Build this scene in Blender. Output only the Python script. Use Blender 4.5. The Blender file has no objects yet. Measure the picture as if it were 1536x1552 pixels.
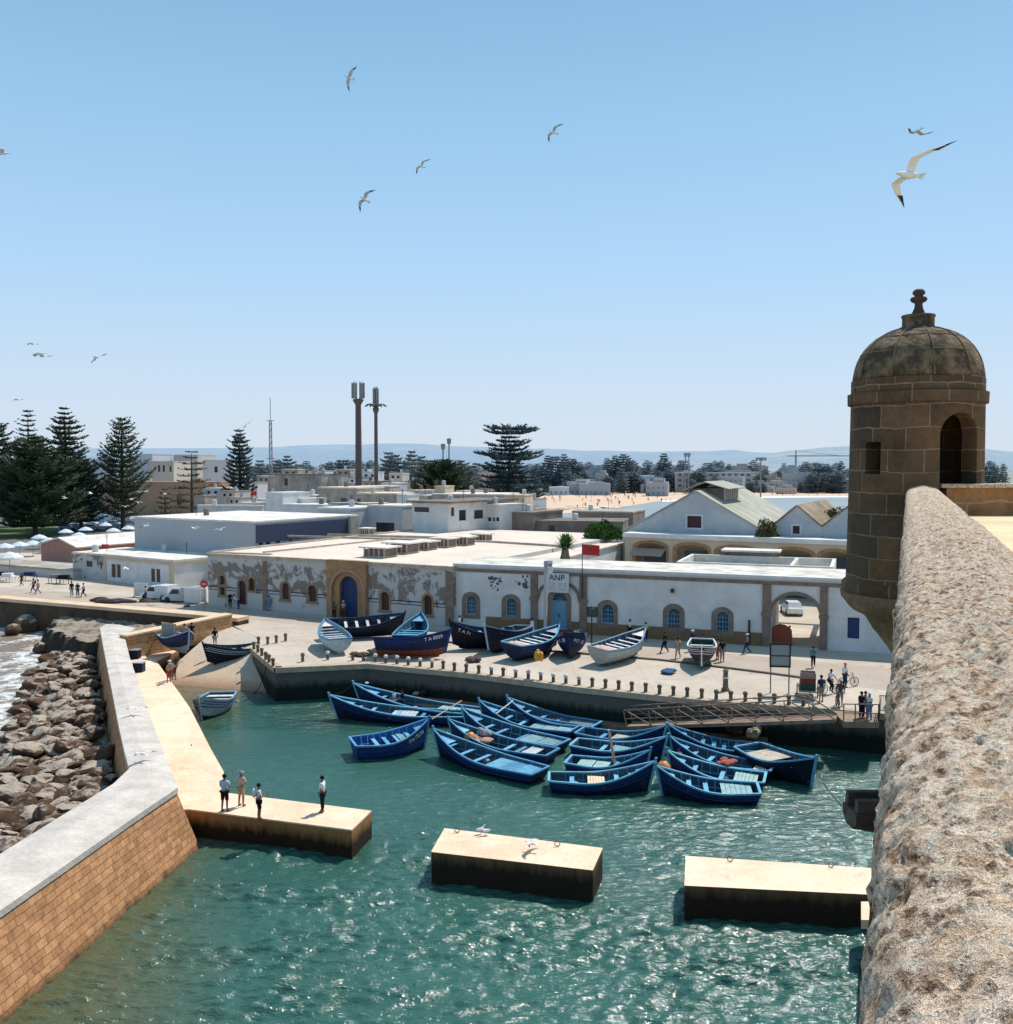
import bpy, bmesh, math, random
from mathutils import Vector, Matrix, Quaternion, noise
from mathutils.geometry import tessellate_polygon
R = math.radians
random.seed(7)
C = bpy.context.scene.collection
scene = bpy.context.scene
# ---------------------------------------------------------------- camera model
FPX, CX, CY, HZ, EYE = 1450.0, 768.0, 776.0, 705.0, 18.5
PITCH = math.atan((CY - HZ) / FPX)
cp, sp_ = math.cos(PITCH), math.sin(PITCH)
def ray(px, py):
    x, y, z = (px - CX) / FPX, 1.0, -(py - CY) / FPX
    return Vector((x, y * cp + z * sp_, -y * sp_ + z * cp))
def W(px, py, z=0.0):
    r = ray(px, py); s = (z - EYE) / r.z
    return Vector((r.x * s, r.y * s, z))
def D(px, py, Y):
    r = ray(px, py); s = Y / r.y
    return Vector((r.x * s, Y, EYE + r.z * s))
# ---------------------------------------------------------------- mesh builder
class MB:
    def __init__(s): s.v = []; s.f = []; s.m = []; s.x = None
    def add(s, vs, fs, m=0):
        o = len(s.v)
        if s.x is not None: vs = [s.x @ Vector(v) for v in vs]
        s.v += [tuple(v) for v in vs]
        for f in fs: s.f.append([i + o for i in f]); s.m.append(m)
        return s
    def box(s, x0, x1, y0, y1, z0, z1, m=0):
        return s.add([(x0,y0,z0),(x1,y0,z0),(x1,y1,z0),(x0,y1,z0),(x0,y0,z1),(x1,y0,z1),(x1,y1,z1),(x0,y1,z1)],
              [(0,3,2,1),(4,5,6,7),(0,1,5,4),(1,2,6,5),(2,3,7,6),(3,0,4,7)], m)
    def cbox(s, c, d, rz=0, m=0, ry=0, rx=0, taper=1.0):
        mt = Matrix.Translation(c) @ Matrix.Rotation(rz,4,'Z') @ Matrix.Rotation(ry,4,'Y') @ Matrix.Rotation(rx,4,'X')
        a,b,h = d[0]/2,d[1]/2,d[2]/2; t = taper
        vs = [(-a,-b,-h),(a,-b,-h),(a,b,-h),(-a,b,-h),(-a*t,-b*t,h),(a*t,-b*t,h),(a*t,b*t,h),(-a*t,b*t,h)]
        return s.add([mt @ Vector(v) for v in vs], [(0,3,2,1),(4,5,6,7),(0,1,5,4),(1,2,6,5),(2,3,7,6),(3,0,4,7)], m)
    def bar(s, a, b, w, h=None, m=0, up=(0,0,1)):
        a, b = Vector(a), Vector(b); h = h or w; d = (b-a)
        if d.length < 1e-6: return s
        d.normalize(); u = Vector(up)
        if abs(d.dot(u)) > .98: u = Vector((1,0,0))
        r = d.cross(u).normalized(); u = r.cross(d)
        vs = []
        for p in (a,b):
            for (i,j) in ((-1,-1),(1,-1),(1,1),(-1,1)): vs.append(p + r*(i*w/2) + u*(j*h/2))
        return s.add(vs, [(0,1,2,3),(7,6,5,4),(0,4,5,1),(1,5,6,2),(2,6,7,3),(3,7,4,0)], m)
    def tube(s, pts, rad, n=8, m=0, cap=True):
        pts = [Vector(p) for p in pts]
        if not isinstance(rad, (list,tuple)): rad = [rad]*len(pts)
        vs = []; N = len(pts); pr = None
        for i,p in enumerate(pts):
            d = (pts[min(i+1,N-1)] - pts[max(i-1,0)])
            d = d.normalized() if d.length > 1e-9 else Vector((0,0,1))
            if pr is None:
                u = Vector((0,0,1)) if abs(d.z) < .9 else Vector((1,0,0))
                r = d.cross(u).normalized()
            else: r = (pr - d*pr.dot(d)).normalized()
            pr = r; q = d.cross(r)
            for k in range(n):
                a = 2*math.pi*k/n; vs.append(p + (r*math.cos(a) + q*math.sin(a))*rad[i])
        fs = []
        for i in range(N-1):
            for k in range(n):
                a = i*n+k; b = i*n+(k+1)%n; fs.append((a,b,b+n,a+n))
        if cap: fs.append(tuple(range(n-1,-1,-1))); fs.append(tuple(range((N-1)*n, N*n)))
        return s.add(vs, fs, m)
    def lathe(s, prof, c=(0,0,0), n=24, m=0, cap=True):
        vs = [(c[0]+r*math.cos(2*math.pi*k/n), c[1]+r*math.sin(2*math.pi*k/n), c[2]+z) for r,z in prof for k in range(n)]
        fs = []
        for i in range(len(prof)-1):
            for k in range(n):
                a = i*n+k; b = i*n+(k+1)%n; fs.append((a,b,b+n,a+n))
        if cap: fs.append(tuple(range(n-1,-1,-1))); fs.append(tuple(range((len(prof)-1)*n, len(prof)*n)))
        return s.add(vs, fs, m)
    def ell(s, c, r, n=10, k=6, m=0, rot=None):
        vs = []; fs = []
        for i in range(k+1):
            a = math.pi*i/k
            for j in range(n):
                b = 2*math.pi*j/n
                v = Vector((r[0]*math.sin(a)*math.cos(b), r[1]*math.sin(a)*math.sin(b), -r[2]*math.cos(a)))
                if rot: v = rot @ v
                vs.append(v + Vector(c))
        for i in range(k):
            for j in range(n): fs.append((i*n+j, i*n+(j+1)%n, (i+1)*n+(j+1)%n, (i+1)*n+j))
        return s.add(vs, fs, m)
    def prism(s, poly, z0, z1, m=0, mt=None, side=True, bottom=True, top=True):
        n = len(poly)
        ar = sum(poly[i][0]*poly[(i+1)%n][1]-poly[(i+1)%n][0]*poly[i][1] for i in range(n))
        if ar < 0: poly = poly[::-1]
        vs = [(p[0],p[1],z0) for p in poly] + [(p[0],p[1],z1) for p in poly]
        if side: s.add(vs, [(i,(i+1)%n,(i+1)%n+n,i+n) for i in range(n)], m)
        if top: s.add(vs, [tuple(range(n,2*n))], m if mt is None else mt)
        if bottom: s.add(vs, [tuple(range(n-1,-1,-1))], m)
        return s
    def loft(s, secs, m=0, closed=True, cap=True):
        n = len(secs[0]); vs = [p for q in secs for p in q]; fs = []
        for i in range(len(secs)-1):
            for k in range(n if closed else n-1):
                a = i*n+k; b = i*n+(k+1)%n; fs.append((a,b,b+n,a+n))
        if cap and closed: fs.append(tuple(range(n-1,-1,-1))); fs.append(tuple(range((len(secs)-1)*n, len(secs)*n)))
        return s.add(vs, fs, m)
    def build(s, name, mats, parent=None, smooth=False, loc=None, rz=0, kind=None):
        me = bpy.data.meshes.new(name); me.from_pydata(s.v, [], s.f)
        if not isinstance(mats, (list,tuple)): mats = [mats]
        for m in mats: me.materials.append(m)
        me.polygons.foreach_set('material_index', s.m)
        if smooth: me.polygons.foreach_set('use_smooth', [True]*len(me.polygons))
        boxuv(me); me.update()
        o = bpy.data.objects.new(name, me); C.objects.link(o)
        if parent: o.parent = parent
        if loc is not None: o.location = loc; o.rotation_euler = (0,0,rz)
        if kind: o['kind'] = kind
        return o
def boxuv(me):
    uv = me.uv_layers.new(name='UVMap'); vs = me.vertices; out = [0.0]*(2*len(me.loops))
    for p in me.polygons:
        n = p.normal
        if abs(n.z) > .75: t, b = Vector((1,0,0)), Vector((0,1,0))
        else:
            t = Vector((0,0,1)).cross(n); t.normalize(); b = Vector((0,0,1))
        for li in p.loop_indices:
            co = vs[me.loops[li].vertex_index].co
            out[2*li] = co.dot(t); out[2*li+1] = co.dot(b)
    uv.data.foreach_set('uv', out)
def tag(o, label=None, cat=None, group=None, kind=None):
    if label: o['label'] = label
    if cat: o['category'] = cat
    if group: o['group'] = group
    if kind: o['kind'] = kind
    return o
def thing(name, label, cat, loc=(0,0,0), rz=0, group=None):
    o = bpy.data.objects.new(name, None); C.objects.link(o); o.empty_display_size = .2
    o.location = loc; o.rotation_euler = (0,0,rz); return tag(o, label, cat, group)
KIDS = {}
def dup(o, loc=None, rz=None, label=None, group=None, kids=True, parent=None, scale=None):
    c = o.copy(); C.objects.link(c); c.parent = parent
    if parent is None:
        if loc is not None: c.location = loc
        if rz is not None: c.rotation_euler = (0,0,rz)
        if scale is not None: c.scale = scale if isinstance(scale,(list,tuple)) else (scale,)*3
        if label: c['label'] = label
        if group: c['group'] = group
    if kids:
        for ch in list(o.children): dup(ch, parent=c)
    return c
def struct(o): o['kind'] = 'structure'; return o
# ---------------------------------------------------------------- materials
class NT:
    def __init__(s, name):
        s.mat = bpy.data.materials.new(name); s.mat.use_nodes = True; s.t = s.mat.node_tree
        s.b = s.t.nodes['Principled BSDF']; s.co = None
    def n(s, typ, **kw):
        nd = s.t.nodes.new(typ)
        for k,v in kw.items():
            if k.startswith('i_'): 
                key = k[2:].replace('_',' ')
                nd.inputs[key].default_value = v
            else: setattr(nd, k, v)
        return nd
    def l(s, a, b): s.t.links.new(a, b)
    def coord(s, kind='Object'):
        nd = s.n('ShaderNodeTexCoord'); return nd.outputs[kind]
    def noise(s, scale, detail=5, rough=.6, co=None, dist=0, vec_scale=None):
        nd = s.n('ShaderNodeTexNoise'); nd.inputs['Scale'].default_value = scale; nd.inputs['Detail'].default_value = detail
        nd.inputs['Roughness'].default_value = rough; nd.inputs['Distortion'].default_value = dist
        co = co or s.coord()
        if vec_scale:
            mp = s.n('ShaderNodeMapping'); mp.inputs['Scale'].default_value = vec_scale; s.l(co, mp.inputs[0]); co = mp.outputs[0]
        s.l(co, nd.inputs['Vector']); return nd.outputs['Fac']
    def ramp(s, fac, stops):
        nd = s.n('ShaderNodeValToRGB'); e = nd.color_ramp.elements
        while len(e) < len(stops): e.new(.5)
        for i,(p,c) in enumerate(stops):
            e[i].position = p; e[i].color = (c,c,c,1) if isinstance(c,(int,float)) else (*c,1)
        s.l(fac, nd.inputs[0]); return nd.outputs[0]
    def mix(s, fac, a, b, mode='MIX'):
        nd = s.n('ShaderNodeMix', data_type='RGBA', blend_type=mode)
        for v,i in ((fac,0),(a,6),(b,7)):
            if isinstance(v,(int,float)): nd.inputs[i].default_value = v if i == 0 else (v,v,v,1)
            elif isinstance(v,(tuple,list)): nd.inputs[i].default_value = (*v,1)
            else: s.l(v, nd.inputs[i])
        return nd.outputs[2]
    def math(s, op, a, b=0.0, clamp=False):
        nd = s.n('ShaderNodeMath', operation=op, use_clamp=clamp)
        for i,v in enumerate((a,b)):
            if isinstance(v,(int,float)): nd.inputs[i].default_value = v
            else: s.l(v, nd.inputs[i])
        return nd.outputs[0]
    def sep(s, co):
        nd = s.n('ShaderNodeSeparateXYZ'); s.l(co, nd.inputs[0]); return nd.outputs
    def bump(s, h, strength=.5, dist=.05, prev=None):
        nd = s.n('ShaderNodeBump'); nd.inputs['Strength'].default_value = strength; nd.inputs['Distance'].default_value = dist
        s.l(h, nd.inputs['Height'])
        if prev: s.l(prev, nd.inputs['Normal'])
        return nd.outputs[0]
    def out(s, col=None, rough=None, normal=None, metal=None, spec=None):
        for v,k in ((col,'Base Color'),(rough,'Roughness'),(normal,'Normal'),(metal,'Metallic'),(spec,'Specular IOR Level')):
            if v is None: continue
            if isinstance(v,(int,float)): s.b.inputs[k].default_value = v
            elif isinstance(v,(tuple,list)): s.b.inputs[k].default_value = (*v,1)
            else: s.l(v, s.b.inputs[k])
        return s.mat
MC = {}
def M(name, c1, c2=None, scale=1.0, rough=.85, bump=.25, bscale=12, bdist=.03, lo=.35, hi=.65, metal=0, spec=.3, rnd=0):
    if name in MC: return MC[name]
    t = NT(name); c2 = c2 or tuple(x*.72 for x in c1)
    f = t.noise(scale, 6, .65); col = t.ramp(f, [(lo,c2),(hi,c1)])
    f2 = t.noise(bscale, 4, .6)
    col = t.mix(.35, col, t.ramp(f2, [(.3,.6),(.6,1.05)]), 'MULTIPLY')
    if rnd:
        oi = t.n('ShaderNodeObjectInfo')
        col = t.mix(1.0, col, t.ramp(oi.outputs['Random'], [(0,1-rnd),(1,1.0)]), 'MULTIPLY')
    MC[name] = t.out(col, rough, t.bump(f2, bump, bdist) if bump else None, metal, spec)
    return MC[name]
def P(name, c, rough=.5, metal=0, spec=.4):
    if name in MC: return MC[name]
    t = NT(name); f = t.noise(6, 4); MC[name] = t.out(t.mix(t.ramp(f,[(.3,0.0),(.75,1.0)]), c, tuple(x*.8 for x in c)), rough, None, metal, spec)
    return MC[name]
def brickmat(name, c1, c2, mortar, bw, bh, ms=.02, stain=None, bump=.6, dark_below=None, offs=.5, msmooth=.1):
    t = NT(name); uv = t.coord('UV')
    wob = t.noise(1.5, 3, .6, co=t.coord())
    br = t.n('ShaderNodeTexBrick'); br.offset = offs; br.squash = 1.35; br.squash_frequency = 3
    mp = t.n('ShaderNodeVectorMath', operation='ADD'); t.l(uv, mp.inputs[0])
    cx = t.n('ShaderNodeCombineXYZ'); t.l(t.math('MULTIPLY', wob, bh*.35), cx.inputs[1]); t.l(cx.outputs[0], mp.inputs[1])
    t.l(mp.outputs[0], br.inputs['Vector'])
    for k,v in (('Scale',1.0),('Mortar Size',ms),('Mortar Smooth',msmooth),('Bias',0.0),('Brick Width',bw),('Row Height',bh)): br.inputs[k].default_value = v
    br.inputs['Color1'].default_value = (*c1,1); br.inputs['Color2'].default_value = (*c2,1); br.inputs['Mortar'].default_value = (*mortar,1)
    f1 = t.noise(2.2, 6, .7); f2 = t.noise(14, 5, .7)
    col = t.mix(.75, br.outputs['Color'], t.ramp(f1, [(.3,.42),(.62,1.05)]), 'MULTIPLY')
    col = t.mix(.5, col, t.ramp(f2, [(.25,.45),(.7,1.1)]), 'MULTIPLY')
    if stain: col = t.mix(t.ramp(t.noise(.6,6,.7), [(.48,0.0),(.66,.8)]), col, stain)
    if dark_below is not None:
        z = t.sep(t.n('ShaderNodeNewGeometry').outputs['Position'])[2]
        z = t.math('ADD', z, t.math('MULTIPLY', t.noise(1.3,5,.7), .8))
        col = t.mix(t.ramp(t.math('MULTIPLY', z, .2), [(max(0,(dark_below)*.2),1.0),((dark_below+.5)*.2,0.0)]), col, (.012,.012,.008))
    h = t.math('ADD', t.math('MULTIPLY', t.math('SUBTRACT', 1.0, br.outputs['Fac']), .7), t.math('MULTIPLY', f2, .6))
    MC[name] = t.out(col, .9, t.bump(h, bump, .03), spec=.2); return MC[name]
# ---------------------------------------------------------------- materials for the setting
def water_mat(name, deep, shallow, foam=False, bstr=1.0, chop=False):
    t = NT(name); g = t.n('ShaderNodeNewGeometry').outputs['Position']; x, y, z = t.sep(g)
    f = t.noise(.05, 4, .6, co=g)
    col = t.mix(t.ramp(f, [(.35,0.0),(.7,1.0)]), deep, tuple(c*1.35 for c in deep))
    if not foam:
        # sandy shallows beside the brick wall and at the slipway
        sh = t.math('SUBTRACT', t.math('MULTIPLY', x, -.10), t.math('MULTIPLY', y, .028))
        sh = t.math('ADD', sh, t.math('MULTIPLY', t.noise(.25,4,.6,co=g), .5))
        s1 = t.ramp(sh, [(.22,0.0),(.75,.9)])
        sl = t.math('ADD', t.math('MULTIPLY', y, .1), t.math('MULTIPLY', x, -.03))
        s2 = t.ramp(t.math('SUBTRACT', sl, 7.75), [(0.0,0.0),(.9,1.0)])
        nx = t.ramp(t.math('MULTIPLY', t.math('ADD', x, 20), -.2), [(0.0,0.0),(.5,1.0)])
        col = t.mix(s1, col, shallow)
        col = t.mix(t.math('MULTIPLY', s2, nx), col, (.20,.15,.08))
    else:
        fm = t.noise(.22, 8, .72, co=g, dist=1.2)
        fm2 = t.noise(1.6, 6, .7, co=g, dist=.6)
        m = t.ramp(t.math('MULTIPLY', t.math('ADD', fm, t.math('MULTIPLY', fm2, .55)), .8), [(.60,0.0),(.70,1.0)])
        col = t.mix(m, t.mix(f, deep, shallow), (.8,.78,.74))
    w1 = t.noise(.55, 3, .5, co=g, vec_scale=(.75,1.25,1), dist=.4)
    w2 = t.noise(1.7, 4, .6, co=g, vec_scale=(.55,1.45,1), dist=.6)
    w3 = t.noise(6.5, 3, .6, co=g, vec_scale=(.7,1.2,1))
    b = t.bump(w1, 1.0*bstr, .42 if not chop else .05); b = t.bump(w2, 1.0*bstr, .36 if not chop else .10, b); b = t.bump(w3, .9*bstr, .065 if not chop else .075, b)
    return t.out(col, .11 if chop else .085 if not foam else .35, b, spec=.5)
mWater = water_mat('harbour_water', (.022,.082,.062), (.07,.095,.04))
mChop = water_mat('harbour_chop', (.027,.088,.066), (.085,.095,.045), chop=True)
mSea = water_mat('brown_sea', (.16,.115,.08), (.28,.21,.15), True, .5)
mBay = M('bay_water', (.27,.32,.34), (.22,.27,.29), .01, .7, .1, 1, .05, spec=.15)
def pavemat():
    t = NT('quay_paving'); g = t.n('ShaderNodeNewGeometry').outputs['Position']
    n1 = t.noise(.16,6,.65,co=g); n2 = t.noise(.55,7,.75,co=g,dist=.5); n3 = t.noise(7,5,.7,co=g)
    col = t.ramp(n1,[(.32,(.44,.36,.285)),(.66,(.57,.48,.385))])
    col = t.mix(t.ramp(n2,[(.54,0.0),(.68,.55)]), col, (.30,.25,.20))
    col = t.mix(t.ramp(t.noise(.9,6,.7,co=g),[(.62,0.0),(.72,.7)]), col, (.17,.14,.115))
    br = t.n('ShaderNodeTexBrick'); br.offset = 0; t.l(g, br.inputs['Vector'])
    for k,v in (('Scale',1.0),('Mortar Size',.03),('Brick Width',5.2),('Row Height',4.4),('Bias',0.0)): br.inputs[k].default_value = v
    col = t.mix(t.math('MULTIPLY', br.outputs['Fac'], .35), col, (.25,.21,.17))
    col = t.mix(.5, col, t.ramp(n3,[(.3,.7),(.65,1.05)]), 'MULTIPLY')
    return t.out(col,.9,t.bump(n3,.2,.02),spec=.25)
mPave = pavemat()
mRoad = M('port_road', (.46,.37,.30), (.38,.30,.24), .3, .9, .15, 8, .02)
def piermat():
    t = NT('pier_top'); g = t.n('ShaderNodeNewGeometry').outputs['Position']
    n1 = t.noise(.35,6,.65,co=g); n3 = t.noise(7,5,.7,co=g)
    col = t.ramp(n1,[(.3,(.70,.48,.32)),(.6,(.84,.64,.47))])
    col = t.mix(t.ramp(t.noise(.8,7,.75,co=g,dist=.6),[(.56,0.0),(.70,.6)]), col, (.46,.31,.20))
    col = t.mix(t.ramp(t.noise(3.5,6,.75,co=g),[(.64,0.0),(.70,.6)]), col, (.30,.20,.13))
    col = t.mix(t.ramp(t.noise(2.1,6,.75,co=g),[(.64,0.0),(.70,.5)]), col, (.88,.82,.74))
    col = t.mix(.55, col, t.ramp(n3,[(.3,.7),(.62,1.05)]), 'MULTIPLY')
    return t.out(col,.9,t.bump(n3,.35,.02),spec=.2)
mPier = piermat()
def sidemat(name, top, low, zb):
    t = NT(name); g = t.n('ShaderNodeNewGeometry').outputs['Position']; z = t.sep(g)[2]
    n1 = t.noise(1.2, 6, .7, co=g); n2 = t.noise(2.5, 5, .7, co=g, vec_scale=(1,1,.15))
    zz = t.math('ADD', z, t.math('MULTIPLY', t.math('SUBTRACT', n2, .5), 1.0))
    col = t.mix(t.ramp(t.math('MULTIPLY', zz, .25), [(zb*.25,1.0),((zb+.55)*.25,0.0)]), t.mix(n1, top, tuple(c*.6 for c in top)), low)
    col = t.mix(.6, col, t.ramp(t.noise(9,5,.7,co=g), [(.3,.45),(.7,1.05)]), 'MULTIPLY')
    return t.out(col, .85, t.bump(t.noise(5,6,.7,co=g), .5, .05), spec=.25)
mPierSide = sidemat('pier_side', (.46,.23,.09), (.03,.016,.008), .55)
mBlockSide = sidemat('block_side', (.25,.14,.07), (.03,.018,.011), .85)
mQuaySide = sidemat('quay_side', (.16,.15,.13), (.012,.018,.014), 1.0)
mWallBrick = brickmat('seawall_brick', (.68,.35,.165), (.48,.235,.11), (.26,.14,.07), .58, .29, .014, bump=.7, dark_below=.25)
mParBrick = brickmat('parapet_brick', (.66,.38,.19), (.55,.31,.15), (.32,.19,.10), .7, .3, .02, bump=.5)
mCoping = M('seawall_coping', (.62,.55,.485), (.42,.37,.325), .6, .85, .5, 6, .05, .3, .62)
mPromTop = M('promenade_wall_top', (.74,.54,.36), (.58,.42,.28), .5, .9)
mShadeFace = M('shaded_sea_wall', (.10,.065,.04), (.045,.035,.025), .5, .9, .6, 3, .1)  # shade on the seaward face is put into this dark colour

# ---------------------------------------------------------------- water
def grid(name, poly_xy, z, m, kind='structure'):
    b = MB(); b.add([(x,y,z) for x,y in poly_xy], [tuple(range(len(poly_xy)))]); o = b.build(name, m); o['kind'] = kind; return o
LB = [(22,-20.1),(34,-18.6),(44,-17.6),(58,-23.0),(66,-26.7)]
def lbx(y):
    for (a,xa),(c,xc) in zip(LB,LB[1:]):
        if y <= c: return xa+(xc-xa)*(y-a)/(c-a)
    return LB[-1][1]
grid('harbour_water', [(-26.7,66),(40,66),(40,22),(400,22),(400,170),(-29,170),(-29,92),(-37,88)], 0.0, mWater)
grid('harbour_water', [(-34,-60),(400,-60),(400,22),(-20.1,22),(-21,15)], 0.0, mWater)
def chop_mesh():
    b = MB(); ny, nx = 640, 460; vs = []; nz = noise.noise
    for j in range(ny+1):
        y = 22+44*j/ny; xs = lbx(y)
        am = 1.0 if y < 42 else (1.0-.62*(y-42)/9 if y < 51 else max(.0,(.38-.38*(y-51)/14.8)))
        am = min(am, (y-22)/2)
        for i in range(nx+1):
            f = i/nx; x = xs+(40-xs)*f; e = am*min(1,(1-f)*12,.2+f*12)
            p1 = nz(Vector((x*.62+y*.18, y*1.35, 1.7))); p2 = nz(Vector((x*1.5-y*.5, y*3.0, 7.1))); p3 = nz(Vector((x*.22, y*.4, 3.3)))
            p4 = nz(Vector((x*3.0+y*.9, y*6.4, 4.4)))
            e *= max(.45,.95+.9*p3)
            h = e*(.14*(1-abs(p1)*1.6)*(.75+.5*p3) + .115*p2 + .062*p4 + .05*p3 - .06)
            vs.append((x,y,h))
    n = nx+1; b.v = vs; b.f = [(r*n+i, r*n+i+1, (r+1)*n+i+1, (r+1)*n+i) for r in range(ny) for i in range(nx)]; b.m = [0]*len(b.f)
    return b.build('harbour_water', mChop, smooth=True, kind='structure')
chop_mesh()
grid('sea_water', [(-21,15),(-18.6,34),(-17.6,44),(-23,58),(-37,88),(-36,100),(-60,120),(-500,330),(-500,-60),(-34,-60)], 0.02, mSea)
# ---------------------------------------------------------------- port ground
Q = [W(392,973,2.6), W(382,984,2.6), W(417.5,1013.5,2.6), W(558,1007,2.6), W(700,1020,2.6), W(880,1043,2.6), W(1075,1063,2.6), W(1264,1076,2.6), W(1332,1082,2.6), W(1460,1093,2.6)]
Q = [(p.x,p.y) for p in Q]
RT = W(395,969,2.6)
land = Q[1:] + [(70,56),(260,60),(260,236),(83,235),(18,256),(6.5,295),(-15,390),(-1300,390),(-1300,330),(-59.5,111.5),(-28.0,95.6),(RT.x,RT.y)]
b = MB(); b.prism(land, -2, 2.6, 0, 1); struct(b.build('quay_ground', [mQuaySide, mPave]))
# concrete copings of the quay edge, slightly proud
b = MB()
for i in range(1,9):
    a, c = Vector((*Q[i],2.61)), Vector((*Q[i+1],2.61)); d = (c-a).normalized(); n = Vector((d.y,-d.x,0))
    a0,c0 = a-n*.55, c-n*.55; a1,c1 = a+n*.12, c+n*.12
    b.add([a1+Vector((0,0,-.35)),c1+Vector((0,0,-.35)),c1+Vector((0,0,.06)),a1+Vector((0,0,.06)),a0+Vector((0,0,.06)),c0+Vector((0,0,.06))],[(0,1,2,3),(3,2,5,4)])
struct(b.build('quay_kerb', M('quay_kerb', (.50,.40,.29),(.36,.28,.2),1.5)))
# roadway along the fronts, a little above the paving, with a kerb step
def strip(name, pts, z, m):
    b = MB(); b.add([(p.x,p.y,z) for p in pts], [tuple(range(len(pts)))]); return struct(b.build(name, m))
road_px = [(0,890),(110,898),(300,912),(318,921),(500,938),(690,957),(900,972),(1100,990),(1340,1012),(1500,1026),(1500,1046),(1340,1046),(1175,1022),(1000,1000),(870,990),(700,976),(560,958),(420,943),(340,935),(0,906)]
strip('roadway', [W(x,y,2.6) for x,y in road_px], 2.606, mRoad)
b = MB(); kp = [W(x,y,2.6) for x,y in [(560,958.5),(700,976.5),(870,990.5),(1000,1001),(1100,1013),(1175,1022.5),(1215,1028)]]
for a,c in zip(kp,kp[1:]): b.bar(a+Vector((0,0,.06)), c+Vector((0,0,.06)), .28, .13)
struct(b.build('kerb', M('kerb_stone', (.14,.12,.10))))
# slipway
b = MB(); n = 14
tl, tr = Vector((-28.3,95.4,2.59)), Vector((Q[0][0],Q[0][1],2.59))
tr2 = Vector((Q[1][0]+.2,Q[1][1],2.1)); bl, br_ = Vector((-30.2,76.5,-.9)), Vector((-18.3,74.9,-.9))
vs = []
for i in range(n+1):
    f = i/n
    l = tl.lerp(bl, f); r = Vector((RT.x+.3,RT.y,2.59)).lerp(Vector((Q[1][0]+.3,Q[1][1],2.2)),min(1,f*3.3)) if f < .3 else Vector((Q[1][0]+.3,Q[1][1],2.2)).lerp(br_, (f-.3)/.7)
    zz = 2.59 - 3.5*f**1.3
    for j in range(9):
        p = l.lerp(r, j/8); vs.append((p.x,p.y,zz + .03*noise.noise(p*.6)))
b.add(vs, [(i*9+j, i*9+j+1, (i+1)*9+j+1, (i+1)*9+j) for i in range(n) for j in range(8)])
t = NT('slipway'); g = t.n('ShaderNodeNewGeometry').outputs['Position']; z = t.sep(g)[2]; n1 = t.noise(.5,6,.7,co=g)
zz = t.math('ADD', t.math('MULTIPLY', z, .3), t.math('MULTIPLY', n1, .12))
cc = t.ramp(zz, [(.0,(.16,.12,.07)),(.10,(.34,.20,.11)),(.24,(.56,.40,.27)),(.6,(.55,.46,.365))])
cc = t.mix(.5, cc, t.ramp(t.noise(3,6,.7,co=g,vec_scale=(1,.3,1)), [(.3,.6),(.7,1.05)]), 'MULTIPLY')
struct(b.build('slipway', t.out(cc, .75, t.bump(n1,.2,.05)), smooth=True))
# ---------------------------------------------------------------- left pier and breakwater blocks
pier = [(-30.7,83.1),(-22.5,67.1),(-17.9,57.1),(-15.85,52.8),(-14.7,49.3),(-6.7,46.7),(-7.28,44.2),(-15.8,46.9),(-18.5,46.5),(-20,52),(-24,60.5),(-32,78),(-36,86.5),(-30.4,88.0)]
o = thing('pier', 'low tan concrete pier running along the seawall with four people at its end', 'pier', (0,0,0))
MB().prism(pier, -2, 1.30, 0).build('pier_body', mPierSide, o)
def inset(poly, k):
    c = Vector((sum(p[0] for p in poly)/len(poly), sum(p[1] for p in poly)/len(poly)))
    return poly
b = MB(); b.prism(pier, 1.302, 1.37, 0); b.build('pier_deck', mPier, o)
def block(pts, label, rings):
    poly = [(p.x,p.y) for p in pts]; cx = sum(p[0] for p in poly)/4; cy = sum(p[1] for p in poly)/4
    o = thing('breakwater_block', label, 'breakwater', (cx,cy,0), 0, 'free standing breakwater blocks')
    loc = [(x-cx,y-cy) for x,y in poly]
    b = MB(); b.prism(loc, -2, 1.36, 0, 1); ob = b.build('block_body', [mBlockSide, mPier], o)
    bv = ob.modifiers.new('bevel','BEVEL'); bv.width = .05; bv.segments = 2
    for (px,py) in rings:
        p = W(px,py,1.37); r = MB(); c = Vector((p.x-cx,p.y-cy,1.38))
        r.tube([c+Vector((math.cos(a)*.12,0,.12+math.sin(a)*.12)) for a in [k*math.pi/6 for k in range(13)]], .02, 6)
        r.build('mooring_ring', P('rusty_iron',(.10,.05,.03),.7), o)
    return o
block([W(674,1255,1.37),W(914,1285,1.37),W(899,1319,1.37),W(653.6,1291,1.37)], 'middle breakwater block standing alone in the water with a gull on it', [(693,1262),(845,1283)])
block([W(1040,1297,1.37),W(1345,1317,1.37),W(1345,1357,1.37),W(1037.6,1342,1.37)], 'right breakwater block running up to the fortress wall', [(1107,1306),(1260,1315)])
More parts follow.
